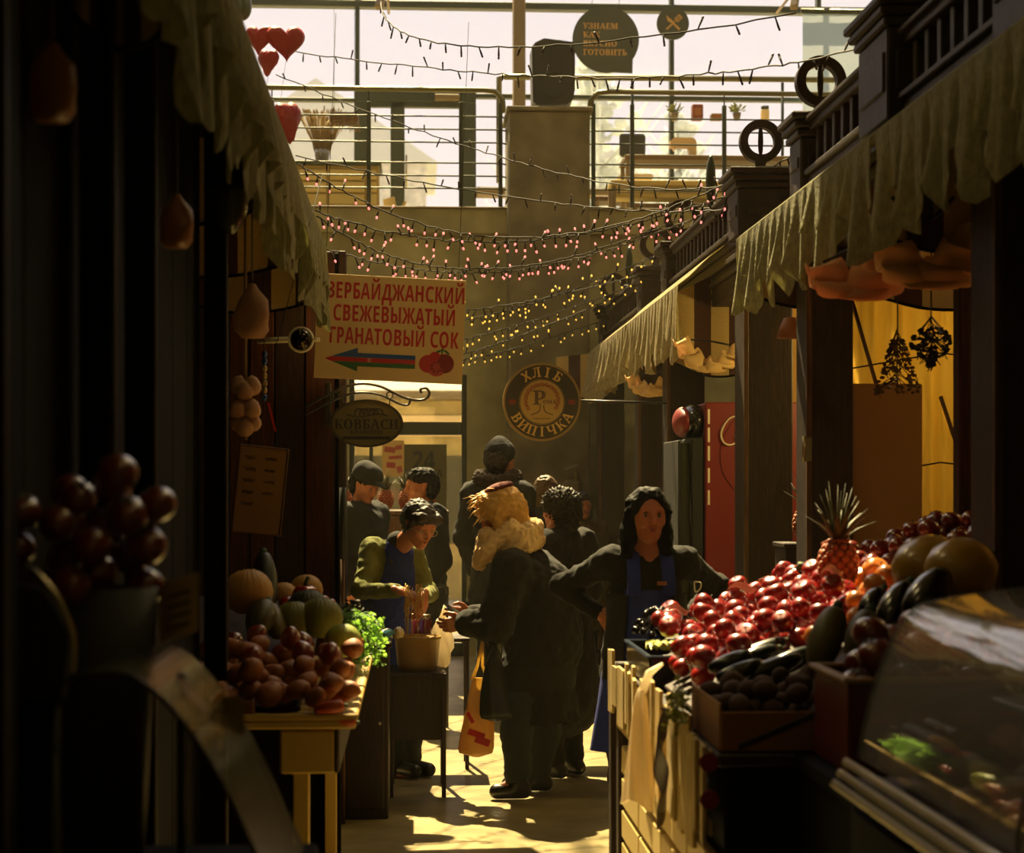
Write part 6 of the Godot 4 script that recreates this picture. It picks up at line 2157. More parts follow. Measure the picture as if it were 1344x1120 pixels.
func middle() -> void:
	# low table with a tub of sauerkraut
	var o := thing("low_table", "low brown table on thin legs in the middle of the aisle, carrying a tub", "table", Vector3.ZERO)
	var wd := mat("wood_dark")
	obj("top", box(-0.135, 0.155, 0.60, 0.622, -8.75, -9.2, 0.004), wd, o)
	obj("front_panel", box(-0.13, 0.14, 0.285, 0.60, -8.775, -8.79, 0.003), wd, o)
	for a in [[0.143, -8.77], [0.143, -9.18], [-0.12, -8.77], [-0.12, -9.18]]: obj("leg", box(a[0] - 0.011, a[0] + 0.011, 0, 0.60, a[1] - 0.011, a[1] + 0.011, 0.002), wd, o)
	o = thing("tub", "translucent yellowish tub of shredded cabbage on the low table", "tub", V(P(548, 870, 8.92).x, 0.623, -8.93))
	var tm := mat("tub_yellow", Color(0.62, 0.48, 0.22), 0.35)
	tm.backlight_enabled = true
	tm.backlight = Color(0.5, 0.45, 0.3)
	var st := S()
	lathe(st, [Vector2(0, 0), Vector2(0.093, 0), Vector2(0.103, 0.03), Vector2(0.115, 0.155), Vector2(0.121, 0.157), Vector2(0.121, 0.172), Vector2(0.113, 0.172), Vector2(0.098, 0.03), Vector2(0, 0.012)], 32)
	obj("shell", st, tm, o)
	st = S()
	var kr := mat("kraut", Color(0.78, 0.64, 0.34), 0.5)
	for k in 120:
		var a := rng.randf() * TAU
		var r := sqrt(rng.randf()) * 0.095
		var p := V(cos(a) * r, 0.135 + rng.randf() * 0.03, sin(a) * r)
		var d := V(rng.randf_range(-1, 1), rng.randf_range(-0.3, 0.3), rng.randf_range(-1, 1)).normalized() * 0.03
		tube(st, [p - d, p + V(0, 0.006, 0), p + d], 0.002, 4)
	lathe(st, [Vector2(0, 0.02), Vector2(0.097, 0.03), Vector2(0.108, 0.14), Vector2(0, 0.145)], 24)
	obj("shredded_cabbage", st, kr, o).set_meta("kind", "stuff")
	# second, higher table behind with jars in the sun
	o = thing("back_table", "narrow table behind the low one with sunlit jars", "table", Vector3.ZERO)
	obj("top", box(-0.14, 0.30, 0.70, 0.722, -9.62, -9.95, 0.004), wd, o)
	for a in [[0.285, -9.64], [0.285, -9.93], [-0.125, -9.64], [-0.125, -9.93]]: obj("leg", box(a[0] - 0.011, a[0] + 0.011, 0, 0.70, a[1] - 0.011, a[1] + 0.011, 0.002), wd, o)
	for a in [[540.0, 9.75, 0.045, "pink jar in the sun behind the tub", Color(0.70, 0.25, 0.28)], [557.0, 9.7, 0.04, "dark red jar in the sun behind the tub", Color(0.40, 0.08, 0.08)]]:
		o = thing("jar", a[3], "jar", V(P(a[0], 800, a[1]).x, 0.722, -a[1]))
		st = S()
		lathe(st, [Vector2(0, 0), Vector2(a[2], 0), Vector2(a[2], 0.09), Vector2(a[2] * 0.8, 0.105), Vector2(0, 0.105)], 20)
		obj("glass", st, skin("jar" + str(a[0]), a[4], 0.15), o)
		st = S()
		lathe(st, [Vector2(0, 0.105), Vector2(a[2] * 0.86, 0.105), Vector2(a[2] * 0.86, 0.125), Vector2(0, 0.127)], 20)
		obj("lid", st, mat("steel"), o)
	o = thing("food_bag", "thin clear bag of food in the sun, right of the tub", "bag", V(P(580, 840, 9.05).x, 0.623, -9.07))
	st = S()
	ball(st, V(0.0, 0.12, 0), V(0.055, 0.13, 0.05), Basis(), 20, func(d): return 1.0 + 0.12 * sin(d.x * 8.0 + d.y * 5.0) + 0.1 * sin(d.z * 9.0 - d.y * 7.0))
	obj("bag", st, mat("bag_white"), o)
	st = S()
	tube(st, [V(0, 0.24, 0), V(0.01, 0.28, 0), V(0.03, 0.30, 0)], [0.02, 0.012, 0.03], 8)
	obj("knot", st, mat("bag_white"), o)
	# crates of pineapples far back, in front of the shop window
	o = thing("fruit_stand", "dim fruit stand in front of the shop window, topped with pineapples", "stand", V(-0.12, 0, -13.2))
	obj("body", box(-0.5, 0.35, 0.0, 1.35, -0.3, 0.3, 0.01), mat("wood_mid"), o)
	obj("top", box(-0.52, 0.37, 1.35, 1.38, -0.32, 0.32, 0.005), mat("wood_mid"), o)
	for k in 5:
		var pl: String = ["first dim pineapple from the left on the far fruit stand", "second dim pineapple from the left on the far fruit stand", "middle dim pineapple on the far fruit stand", "second dim pineapple from the right on the far fruit stand", "rightmost dim pineapple on the far fruit stand"][k]
		pineapple(pl, V(-0.53 + k * 0.155, 1.381, -13.15), 0.9)
	# sanitizer bottle on the pillar
	o = thing("soap_dispenser", "wall dispenser with a pump under the round bakery sign", "dispenser", V(P(751, 640, 15.5).x, 1.45, -15.49))
	st = S()
	bx(st, V(0, 0.06, -0.02), V(0.16, 0.22, 0.09), 0.03)
	obj("tank", st, mat("dispenser", Color(0.42, 0.38, 0.24), 0.5), o)
	st = S()
	bx(st, V(-0.01, 0.27, 0), V(0.14, 0.035, 0.04), 0.01, eul(0, 0, 20))
	bx(st, V(0.03, 0.20, 0), V(0.03, 0.1, 0.03), 0.006)
	obj("pump", st, mat("dispenser"), o)

# ---------------------------------------------------------------- people
# A body is a field of tapered capsules joined with a smooth minimum and meshed as surface nets.
# One capsule: [a, b, radius at a, radius at b, blend, flattening direction, flattening, cut away]
func cap(a: Vector3, b: Vector3, ra: float, rb: float, k := 0.04, dir := Vector3.ZERO, sq := 1.0, cut := false) -> Array:
	return [a, b, ra, rb, k, dir, sq, cut]

func moved(prims: Array, x: Transform3D, s := 1.0) -> Array:
	var out := []
	for p in prims: out.append([x * (p[0] * s), x * (p[1] * s), p[2] * s, p[3] * s, p[4] * s, x.basis * p[5], p[6], p[7]])
	return out

func field_mesh(prims: Array, cell: float, amp := 0.0, freq := 1.0) -> ArrayMesh:
	var lo := Vector3.ONE * 1e9
	var hi := -lo
	for p in prims:
		if p[7]: continue
		var r: float = maxf(p[2], p[3]) * maxf(1.0, p[6]) + cell * 3.0 + p[4] * 0.3
		lo = lo.min(p[0] - Vector3.ONE * r).min(p[1] - Vector3.ONE * r)
		hi = hi.max(p[0] + Vector3.ONE * r).max(p[1] + Vector3.ONE * r)
	var nx := int((hi.x - lo.x) / cell) + 2
	var ny := int((hi.y - lo.y) / cell) + 2
	var nz := int((hi.z - lo.z) / cell) + 2
	var sy := nx
	var sz := nx * ny
	var val := PackedFloat32Array()
	val.resize(nx * ny * nz)
	val.fill(1.0)
	for p in prims:
		var a: Vector3 = p[0]
		var b: Vector3 = p[1]
		var ra: float = p[2]
		var rb: float = p[3]
		var k: float = p[4]
		var dir: Vector3 = p[5]
		var flat: bool = p[6] != 1.0
		var fq: float = 1.0 / p[6] - 1.0
		var cut: bool = p[7]
		var r: float = maxf(ra, rb) * maxf(1.0, p[6]) + k + cell * 1.6
		var i0 := Vector3i(((a.min(b) - Vector3.ONE * r - lo) / cell).floor()).clamp(Vector3i.ZERO, Vector3i(nx - 1, ny - 1, nz - 1))
		var i1 := Vector3i(((a.max(b) + Vector3.ONE * r - lo) / cell).ceil()).clamp(Vector3i.ZERO, Vector3i(nx - 1, ny - 1, nz - 1))
		var ba := b - a
		if flat: ba += dir * (ba.dot(dir) * fq)
		var inv := 1.0 / maxf(ba.length_squared(), 1e-9)
		for z in range(i0.z, i1.z + 1):
			for y in range(i0.y, i1.y + 1):
				var at0 := z * sz + y * sy
				for x in range(i0.x, i1.x + 1):
					var q := lo + Vector3(x, y, z) * cell - a
					if flat: q += dir * (q.dot(dir) * fq)
					var h := clampf(q.dot(ba) * inv, 0.0, 1.0)
					var d := (q - ba * h).length() - ra - (rb - ra) * h
					var f := val[at0 + x]
					if cut:
						d = -d
						var w := maxf(k - absf(f - d), 0.0) / k
						val[at0 + x] = maxf(f, d) + w * w * k * 0.25
					elif d < f + k:
						var w := maxf(k - absf(f - d), 0.0) / k
						val[at0 + x] = minf(f, d) - w * w * k * 0.25
	var verts := PackedVector3Array()
	var norms := PackedVector3Array()
	var idx := PackedInt32Array()
	var cells := {}
	var corner := [0, 1, sy, sy + 1, sz, sz + 1, sz + sy, sz + sy + 1]
	var edges := [[0, 1], [2, 3], [4, 5], [6, 7], [0, 2], [1, 3], [4, 6], [5, 7], [0, 4], [1, 5], [2, 6], [3, 7]]
	var offs := [Vector3(0, 0, 0), Vector3(1, 0, 0), Vector3(0, 1, 0), Vector3(1, 1, 0), Vector3(0, 0, 1), Vector3(1, 0, 1), Vector3(0, 1, 1), Vector3(1, 1, 1)]
	var fn := FastNoiseLite.new()
	fn.seed = 3
	fn.frequency = freq
	var step := [1, sy, sz]
	for z in range(1, nz - 2):
		for y in range(1, ny - 2):
			var at0 := z * sz + y * sy
			for x in range(1, nx - 2):
				var c0 := at0 + x
				var v0 := val[c0]
				for ax in 3:
					var v1 := val[c0 + step[ax]]
					if (v0 < 0.0) == (v1 < 0.0): continue
					var u: int = step[(ax + 1) % 3]
					var w: int = step[(ax + 2) % 3]
					var q := PackedInt32Array()
					for cc in [c0 - u - w, c0 - w, c0, c0 - u]:
						if not cells.has(cc):
							var v := []
							for o in corner: v.append(val[cc + o])
							var s := Vector3.ZERO
							var n := 0
							for e in edges:
								var f0: float = v[e[0]]
								var f1: float = v[e[1]]
								if (f0 < 0.0) != (f1 < 0.0):
									s += (offs[e[0]] as Vector3).lerp(offs[e[1]], f0 / (f0 - f1))
									n += 1
							var g := Vector3(v[1] + v[3] + v[5] + v[7] - v[0] - v[2] - v[4] - v[6], v[2] + v[3] + v[6] + v[7] - v[0] - v[1] - v[4] - v[5], v[4] + v[5] + v[6] + v[7] - v[0] - v[1] - v[2] - v[3]).normalized()
							var pz: int = cc / sz
							var py: int = (cc - pz * sz) / sy
							var p := lo + (Vector3(cc - pz * sz - py * sy, py, pz) + s / maxi(n, 1)) * cell
							if amp > 0.0: p += g * amp * fn.get_noise_3dv(p)
							cells[cc] = verts.size()
							verts.append(p)
							norms.append(g)
						q.append(cells[cc])
					if v0 < 0.0: idx.append_array([q[0], q[2], q[1], q[0], q[3], q[2]])
					else: idx.append_array([q[0], q[1], q[2], q[0], q[2], q[3]])
	var arr := []
	arr.resize(Mesh.ARRAY_MAX)
	arr[Mesh.ARRAY_VERTEX] = verts
	arr[Mesh.ARRAY_NORMAL] = norms
	arr[Mesh.ARRAY_INDEX] = idx
	var m := ArrayMesh.new()
	if verts.size() > 0: m.add_surface_from_arrays(Mesh.PRIMITIVE_TRIANGLES, arr)
	return m

func garment(o: Node3D, called: String, prims: Array, m: Material, cell: float, amp := 0.0, freq := 9.0) -> MeshInstance3D:
	var me := field_mesh(prims, cell, amp, freq)
	if amp > 0.0:      # folds change the surface, so its normals are worked out again
		var st := SurfaceTool.new()
		st.create_from(me, 0)
		st.generate_normals()
		me = st.commit()
	return inst(called, me, m, o, -o.position)

# joints of a standing figure that faces +z before it is turned
func joints(at0: Vector3, high: float, turn: float) -> Dictionary:
	var s := high / 1.70
	var b := Basis(Vector3.UP, turn)
	var j := {"pelvis": V(0, 0.95, 0), "waist": V(0, 1.08, 0), "chest": V(0, 1.27, 0), "neck": V(0, 1.43, -0.02), "head": V(0, 1.585, 0.02)}
	for w in [["L", 1.0], ["R", -1.0]]:
		var k: float = w[1]
		j["sh" + w[0]] = V(0.175 * k, 1.385, -0.02)
		j["el" + w[0]] = V(0.225 * k, 1.11, -0.05)
		j["wr" + w[0]] = V(0.20 * k, 0.88, 0.05)
		j["hip" + w[0]] = V(0.09 * k, 0.90, 0)
		j["kn" + w[0]] = V(0.095 * k, 0.49, 0.02)
		j["an" + w[0]] = V(0.095 * k, 0.085, -0.02)
		j["to" + w[0]] = V(0.11 * k, 0.032, 0.13)
	for k in j: j[k] = at0 + b * (j[k] * s)
	j.fwd = b.z
	j.hb = b
	j.s = s
	j.at = at0
	return j

func head_prims() -> Array:
	return [cap(V(0, 0.035, -0.03), V(0, 0.035, 0.01), 0.083, 0.079, 0.03, Vector3.RIGHT, 0.90), cap(V(0, 0.0, 0.03), V(0, -0.055, 0.04), 0.066, 0.044, 0.03), cap(V(-0.034, -0.045, 0.005), V(-0.008, -0.088, 0.052), 0.034, 0.02, 0.03), cap(V(0.034, -0.045, 0.005), V(0.008, -0.088, 0.052), 0.034, 0.02, 0.03), cap(V(0, -0.088, 0.062), V(0, -0.09, 0.062), 0.018, 0.018, 0.02),
		cap(V(-0.036, 0.028, 0.074), V(0.036, 0.028, 0.074), 0.013, 0.013, 0.018), cap(V(-0.045, -0.018, 0.058), V(-0.03, -0.03, 0.068), 0.018, 0.014, 0.02), cap(V(0.045, -0.018, 0.058), V(0.03, -0.03, 0.068), 0.018, 0.014, 0.02),
		cap(V(0, 0.018, 0.088), V(0, -0.022, 0.106), 0.008, 0.012, 0.014), cap(V(-0.011, -0.026, 0.096), V(0.011, -0.026, 0.096), 0.008, 0.008, 0.008),
		cap(V(-0.018, -0.051, 0.083), V(0.018, -0.051, 0.083), 0.0075, 0.0075, 0.008), cap(V(-0.014, -0.063, 0.081), V(0.014, -0.063, 0.081), 0.008, 0.008, 0.008),
		cap(V(-0.031, 0.008, 0.092), V(-0.031, 0.008, 0.093), 0.0145, 0.0145, 0.012, Vector3.ZERO, 1.0, true), cap(V(0.031, 0.008, 0.092), V(0.031, 0.008, 0.093), 0.0145, 0.0145, 0.012, Vector3.ZERO, 1.0, true),
		cap(V(-0.076, 0.022, -0.012), V(-0.073, -0.018, -0.004), 0.013, 0.008, 0.01, Vector3.RIGHT, 0.6), cap(V(0.076, 0.022, -0.012), V(0.073, -0.018, -0.004), 0.013, 0.008, 0.01, Vector3.RIGHT, 0.6)]

func hand_mesh(side: float, curl: float) -> ArrayMesh:
	var key := "hand%s%s" % [side, curl]
	if texs.has(key): return texs[key]
	var pr := []
	var xs := [0.030, 0.010, -0.010, -0.029]
	var ln := [0.070, 0.078, 0.072, 0.056]
	for i in 4:
		var x: float = xs[i] * side
		var kn := V(x, 0.088 - 0.006 * absf(i - 1.2), -0.002)
		pr.append(cap(V(x * 0.6, 0.0, 0), kn, 0.016, 0.0125, 0.016, Vector3.BACK, 0.85))
		var a := curl * 0.6
		var p := kn
		var d := V(x * 0.6, 1, 0).normalized()
		for q in 3:
			var l: float = ln[i] * [0.45, 0.32, 0.26][q]
			var dd := V(d.x, cos(a), sin(a)).normalized()
			pr.append(cap(p, p + dd * l, 0.0095 - 0.0012 * q, 0.0085 - 0.0012 * q, 0.004))
			p += dd * l
			a += curl * (0.7 + 0.15 * q)
	var t0 := V(0.026 * side, 0.022, 0.006)
	var t1 := V(0.050 * side, 0.050, 0.018)
	var t2 := V(0.055 * side, 0.078, 0.024 + 0.02 * curl)
	var t3 := V(0.046 * side, 0.100, 0.032 + 0.03 * curl)
	pr.append(cap(t0, t1, 0.017, 0.0125, 0.012))
	pr.append(cap(t1, t2, 0.0115, 0.010, 0.005))
	pr.append(cap(t2, t3, 0.010, 0.0085, 0.004))
	pr.append(cap(V(0, -0.035, 0), V(0, 0.01, 0), 0.026, 0.025, 0.02, Vector3.BACK, 0.72))
	texs[key] = field_mesh(pr, 0.0038)
	return texs[key]

# the hand's frame: y towards the fingers, z the way the palm faces
func hand_at(w: Vector3, along: Vector3, palm: Vector3) -> Transform3D:
	var y := along.normalized()
	var z := (palm - y * palm.dot(y)).normalized()
	return Transform3D(Basis(y.cross(z), y, z), w)

func skin_body(o: Node3D, j: Dictionary, m: Material, hands: Dictionary, legs := true, cell := 0.016) -> void:
	var s: float = j.s
	var f: Vector3 = j.fwd
	var pr := [cap(j.pelvis, j.waist, 0.135 * s, 0.12 * s, 0.06, f, 0.75), cap(j.waist, j.chest, 0.12 * s, 0.14 * s, 0.06, f, 0.75), cap(j.shL, j.shR, 0.055 * s, 0.055 * s, 0.05), cap(j.chest, j.neck, 0.11 * s, 0.05 * s, 0.05, f, 0.8),
		cap(j.neck, j.head + (j.hb as Basis) * V(0, -0.05, -0.02), 0.056 * s, 0.052 * s, 0.03)]
	for w in ["L", "R"]:
		pr.append(cap(j["sh" + w], j["el" + w], 0.044 * s, 0.034 * s, 0.03))
		pr.append(cap(j["el" + w], j["wr" + w], 0.035 * s, 0.026 * s, 0.02))
		if legs:
			pr.append(cap(j["hip" + w], j["kn" + w], 0.085 * s, 0.057 * s, 0.04))
			pr.append(cap(j["kn" + w], j["an" + w], 0.056 * s, 0.037 * s, 0.02))
			pr.append(cap(j["an" + w] + V(0, -0.03, 0), j["to" + w], 0.036 * s, 0.028 * s, 0.02))
	var st := SurfaceTool.new()
	st.begin(Mesh.PRIMITIVE_TRIANGLES)
	st.append_from(field_mesh(pr, cell), 0, Transform3D())
	st.append_from(field_mesh(head_prims(), 0.0052), 0, Transform3D((j.hb as Basis).scaled(Vector3.ONE * s), j.head))
	for w in hands: st.append_from(hand_mesh(1.0 if w == "R" else -1.0, hands[w][1]), 0, Transform3D(hands[w][0].basis.scaled(Vector3.ONE * s), hands[w][0].origin))
	var bd := inst("body", st.commit(), m, o, -o.position)
	# eyes, brows and lips
	var hx := Transform3D((j.hb as Basis).scaled(Vector3.ONE * s), j.head)
	var se := S()
	var si := S()
	var sb := S()
	for k in [-1.0, 1.0]:
		ball(se, hx * V(0.031 * k, 0.008, 0.074), Vector3.ONE * 0.012 * s, Basis(), 12)
		ball(si, hx * V(0.031 * k, 0.006, 0.082), Vector3.ONE * 0.0058 * s, Basis(), 10)
		tube(sb, [hx * V(0.014 * k, 0.027, 0.091), hx * V(0.033 * k, 0.033, 0.086), hx * V(0.05 * k, 0.026, 0.070)], [0.003 * s, 0.0035 * s, 0.002 * s], 6)
		tube(sb, [hx * V(0.019 * k, 0.013, 0.085), hx * V(0.032 * k, 0.018, 0.0875), hx * V(0.045 * k, 0.011, 0.077)], [0.0015 * s, 0.0022 * s, 0.0015 * s], 5)
	obj("eyes", se, mat("eye_white", Color(0.62, 0.54, 0.46), 0.3), bd)
	obj("irises", si, mat("iris", Color(0.06, 0.04, 0.03), 0.15), bd)
	obj("eyebrows", sb, mat("brow", Color(0.10, 0.06, 0.04), 0.8), bd)
	var sl := S()
	tube(sl, [hx * V(-0.022, -0.056, 0.084), hx * V(-0.008, -0.052, 0.0925), hx * V(0, -0.0535, 0.093), hx * V(0.008, -0.052, 0.0925), hx * V(0.022, -0.056, 0.084)], [0.001, 0.0032 * s, 0.0028 * s, 0.0032 * s, 0.001], 6)
	tube(sl, [hx * V(-0.020, -0.058, 0.084), hx * V(0, -0.0625, 0.0915), hx * V(0.020, -0.058, 0.084)], [0.001, 0.004 * s, 0.001], 6)
	obj("lips", sl, mat("lips", Color(0.50, 0.20, 0.16), 0.5), bd)

func coat_prims(j: Dictionary, grow: float, sleeve := 1.0) -> Array:
	var s: float = j.s
	var f: Vector3 = j.fwd
	var pr := [cap(j.pelvis, j.waist, 0.15 * s + grow, 0.135 * s + grow, 0.06, f, 0.78), cap(j.waist, j.chest, 0.135 * s + grow, 0.155 * s + grow, 0.06, f, 0.78), cap(j.shL, j.shR, 0.065 * s + grow, 0.065 * s + grow, 0.06), cap(j.chest, j.neck, 0.12 * s + grow, 0.062 * s + grow * 0.5, 0.05, f, 0.85)]
	if sleeve > 0.0:
		for w in ["L", "R"]:
			pr.append(cap(j["sh" + w], j["el" + w], 0.062 * s + grow, 0.050 * s + grow, 0.04))
			pr.append(cap(j["el" + w], (j["el" + w] as Vector3).lerp(j["wr" + w], sleeve), 0.050 * s + grow, 0.038 * s + grow * 0.8, 0.03))
	return pr

func trousers(o: Node3D, j: Dictionary, m: Material, sm: Material, grow := 0.015) -> void:
	var s: float = j.s
	var pr := [cap(j.pelvis + V(0, -0.04, 0), j.pelvis + V(0, 0.05, 0), 0.14 * s, 0.135 * s, 0.04, j.fwd, 0.8)]
	for w in ["L", "R"]:
		pr.append(cap(j["hip" + w], j["kn" + w], 0.088 * s + grow, 0.062 * s + grow, 0.04))
		pr.append(cap(j["kn" + w], j["an" + w] + V(0, 0.02, 0), 0.062 * s + grow, 0.05 * s + grow, 0.02))
	garment(o, "trousers", pr, m, 0.017, 0.012, 12.0)
	for w in ["L", "R"]:
		var a: Vector3 = j["an" + w]
		var t: Vector3 = j["to" + w]
		var d := (t - a) * V(1, 0, 1)
		var heel := V(a.x, j.at.y + 0.045, a.z) - d * 0.28
		var toe := V(t.x, j.at.y + 0.042, t.z) + d * 0.12
		garment(o, "shoe", [cap(heel, toe, 0.043 * s, 0.040 * s, 0.02), cap(V(a.x, heel.y + 0.04, a.z), V(a.x, heel.y + 0.08, a.z), 0.05 * s, 0.05 * s, 0.03), cap(heel + V(0, -0.09, 0), toe + V(0, -0.09, 0), 0.048, 0.048, 0.01, Vector3.ZERO, 1.0, true)], sm, 0.010)

func hx_of(j: Dictionary) -> Transform3D:
	return Transform3D(j.hb, j.head)

# short hair, or a bob when long > 0
func hair(o: Node3D, j: Dictionary, m: Material, long: float, amp := 0.008, freq := 40.0) -> void:
	var pr := [cap(V(0, 0.05, -0.035), V(0, 0.055, 0.012), 0.089, 0.083, 0.03, Vector3.RIGHT, 0.95), cap(V(0, 0.0, -0.06), V(0, -0.04 - long * 0.4, -0.05), 0.075, 0.06 + long * 0.1, 0.03)]
	if long > 0.0:
		for k in [-1.0, 1.0]:
			pr.append(cap(V(0.062 * k, 0.05, 0.0), V(0.076 * k, -0.03 - long, -0.005), 0.035, 0.036, 0.03))
			pr.append(cap(V(0.05 * k, 0.0, -0.06), V(0.06 * k, -0.04 - long, -0.05), 0.05, 0.05, 0.03))
	pr.append(cap(V(0, -0.035, 0.078), V(0, 0.012, 0.088), 0.056, 0.044, 0.02, Vector3.ZERO, 1.0, true))
	garment(o, "hair", moved(pr, hx_of(j), j.s), m, 0.0085, amp, freq)

# cloth wrapped round an axis: half-widths rx (across) and rz (ahead) at the bottom and the top
func swathe(o: Node3D, called: String, lo: Vector3, hi: Vector3, fwd: Vector3, r0: Vector2, r1: Vector2, a0: float, a1: float, m: Material, fold := 0.01, nf := 7.0, th := 0.006) -> void:
	var st := S()
	var x := Vector3.UP.cross(fwd).normalized()
	sheet(st, func(u, v):
		var a: float = lerpf(a0, a1, u)
		var r := r0.lerp(r1, v)
		var k: float = 1.0 + fold * 8.0 * sin(a * nf) * (1.0 - v)
		return lo.lerp(hi, v) + x * sin(a) * r.x * k + fwd * cos(a) * r.y * k - o.position, 48, 14, th)
	obj(called, st, m, o)

func people() -> void:
	var sk := mat("skin", Color(0.66, 0.40, 0.26), 0.5)
	sk.subsurf_scatter_enabled = true
	sk.subsurf_scatter_strength = 0.1
	var bump_t: Texture2D = texs["weave"]
	for w in [["cloth_black", Color(0.065, 0.058, 0.045)], ["cloth_brown", Color(0.11, 0.085, 0.06)], ["cloth_navy", Color(0.05, 0.07, 0.085)], ["cloth_blue", Color(0.09, 0.16, 0.50)], ["cloth_green", Color(0.40, 0.41, 0.16)], ["cloth_jeans", Color(0.13, 0.16, 0.15)], ["cloth_tan", Color(0.30, 0.24, 0.12)], ["scarf", Color(0.90, 0.76, 0.56)]]:
		var m := bump(mat(w[0], w[1], 0.95), bump_t, 0.4)
		m.uv1_triplanar = true
		m.uv1_scale = V(3, 3, 3)
	mat("hair_black", Color(0.03, 0.02, 0.015), 0.7, 0.25)
	mat("hair_brown", Color(0.10, 0.05, 0.03), 0.6)
	mat("hair_blond", Color(0.80, 0.60, 0.28), 0.5)
	mat("leather", Color(0.05, 0.04, 0.035), 0.35)
	woman_black(sk)
	customer(sk)
	vendor(sk)
	others(sk)

func woman_black(sk: Material) -> void:
	var z := 7.35
	var g := P(848, 1120, z)
	g.y = 0.0
	var j := joints(g, 1.60, -0.10)
	j.head = P(849, 681, z)
	j.neck = P(850, 735, z + 0.03)
	j.chest = P(849, 785, z)
	j.waist = P(847, 838, z)
	j.pelvis = P(846, 880, z)
	j.shR = P(801, 738, z + 0.03)
	j.shL = P(896, 738, z + 0.03)
	j.elR = P(737, 770, z + 0.20)
	j.elL = P(944, 772, z + 0.22)
	j.wrR = P(795, 812, z + 0.02)
	j.wrL = P(893, 818, z + 0.03)
	j.hb = Basis.from_euler(V(-0.10, 0.16, -0.05))
	j.s = 0.98
	var o := thing("person", "woman with long dark hair, black cardigan and blue apron, hands on her hips", "person", g)
	var cb := mat("cloth_black")
	skin_body(o, j, sk, {"R": [hand_at(j.wrR, P(812, 838, z - 0.06) - j.wrR, V(0.6, 0, -0.6)), 0.5], "L": [hand_at(j.wrL, P(878, 842, z - 0.06) - j.wrL, V(-0.6, 0, -0.6)), 0.5]})
	var pr := coat_prims(j, 0.0, 0.80)
	pr.append(cap(j.neck + V(0, 0.05, 0.10), j.chest + V(0, 0.09, 0.16), 0.062, 0.04, 0.02, Vector3.ZERO, 1.0, true))
	garment(o, "cardigan", pr, cb, 0.013, 0.012, 16.0)
	trousers(o, j, cb, mat("leather"))
	# long open front panels of the cardigan
	var hi: Vector3 = j.chest + V(0, 0.02, 0)
	var lo: Vector3 = j.pelvis + V(0, -0.03, 0)
	swathe(o, "vest_side", lo, hi, V(0, 0, 1), Vector2(0.185, 0.16), Vector2(0.165, 0.145), 0.62, 2.9, cb, 0.006, 9.0)
	swathe(o, "vest_side", lo, hi, V(0, 0, 1), Vector2(0.185, 0.16), Vector2(0.165, 0.145), -0.62, -2.9, cb, 0.006, 9.0)
	swathe(o, "apron", lo + V(0, -0.26, 0.0), hi + V(0, 0.02, 0), V(0, 0, 1), Vector2(0.185, 0.175), Vector2(0.12, 0.145), -1.0, 1.0, mat("cloth_blue"), 0.006, 8.0)
	swathe(o, "apron_skirt", lo + V(0, -0.30, 0), lo + V(0, 0.02, 0), V(0, 0, 1), Vector2(0.225, 0.19), Vector2(0.18, 0.155), -2.4, 2.4, mat("cloth_blue"), 0.006, 8.0)
	for k in [-1.0, 1.0]:
		var st := S()
		var a: Vector3 = hi + V(0.075 * k, 0.0, 0.142)
		sheet(st, func(u, v): return a.lerp(j.neck + V(0.07 * k, 0.035, 0.03), v) + V((u - 0.5) * 0.055, 0, 0.012 + 0.03 * sin(v * PI)) - g, 4, 8, 0.005)
		obj("strap", st, mat("cloth_blue"), o)
	# long wavy hair to the shoulders
	var hp := [cap(V(0, 0.050, -0.03), V(0, 0.055, 0.012), 0.088, 0.083, 0.03, Vector3.RIGHT, 0.97), cap(V(0, 0.0, -0.07), V(0, -0.15, -0.085), 0.07, 0.062, 0.03)]
	for k in [-1.0, 1.0]:
		hp.append(cap(V(0.07 * k, 0.06, 0.015), V(0.078 * k, -0.06, 0.0), 0.030, 0.034, 0.03))
		hp.append(cap(V(0.078 * k, -0.06, 0.0), V(0.088 * k, -0.15, 0.01), 0.036, 0.030, 0.03))
		hp.append(cap(V(0.03 * k, 0.10, 0.05), V(0.078 * k, 0.03, 0.055), 0.022, 0.018, 0.02))
	hp.append(cap(V(0, -0.05, 0.075), V(0, 0.04, 0.092), 0.056, 0.038, 0.02, Vector3.ZERO, 1.0, true))
	garment(o, "hair", moved(hp, hx_of(j), j.s), mat("hair_black"), 0.007, 0.010, 22.0)
	var st2 := S()
	bx(st2, P(869, 766, z - 0.19) - g, V(0.042, 0.016, 0.005), 0.002)
	obj("name_badge", st2, mat("badge", Color(0.55, 0.32, 0.08), 0.4), o)
	st2 = S()
	var c := P(915, 770, z - 0.10) - g
	tube(st2, curve([c + V(-0.012, 0.02, 0), c + V(0.015, 0.015, 0), c + V(0.012, -0.01, 0), c + V(-0.008, -0.022, 0), c + V(-0.012, 0.02, 0)], 16), 0.003, 5)
	obj("loop_patch", st2, mat("white"), o)

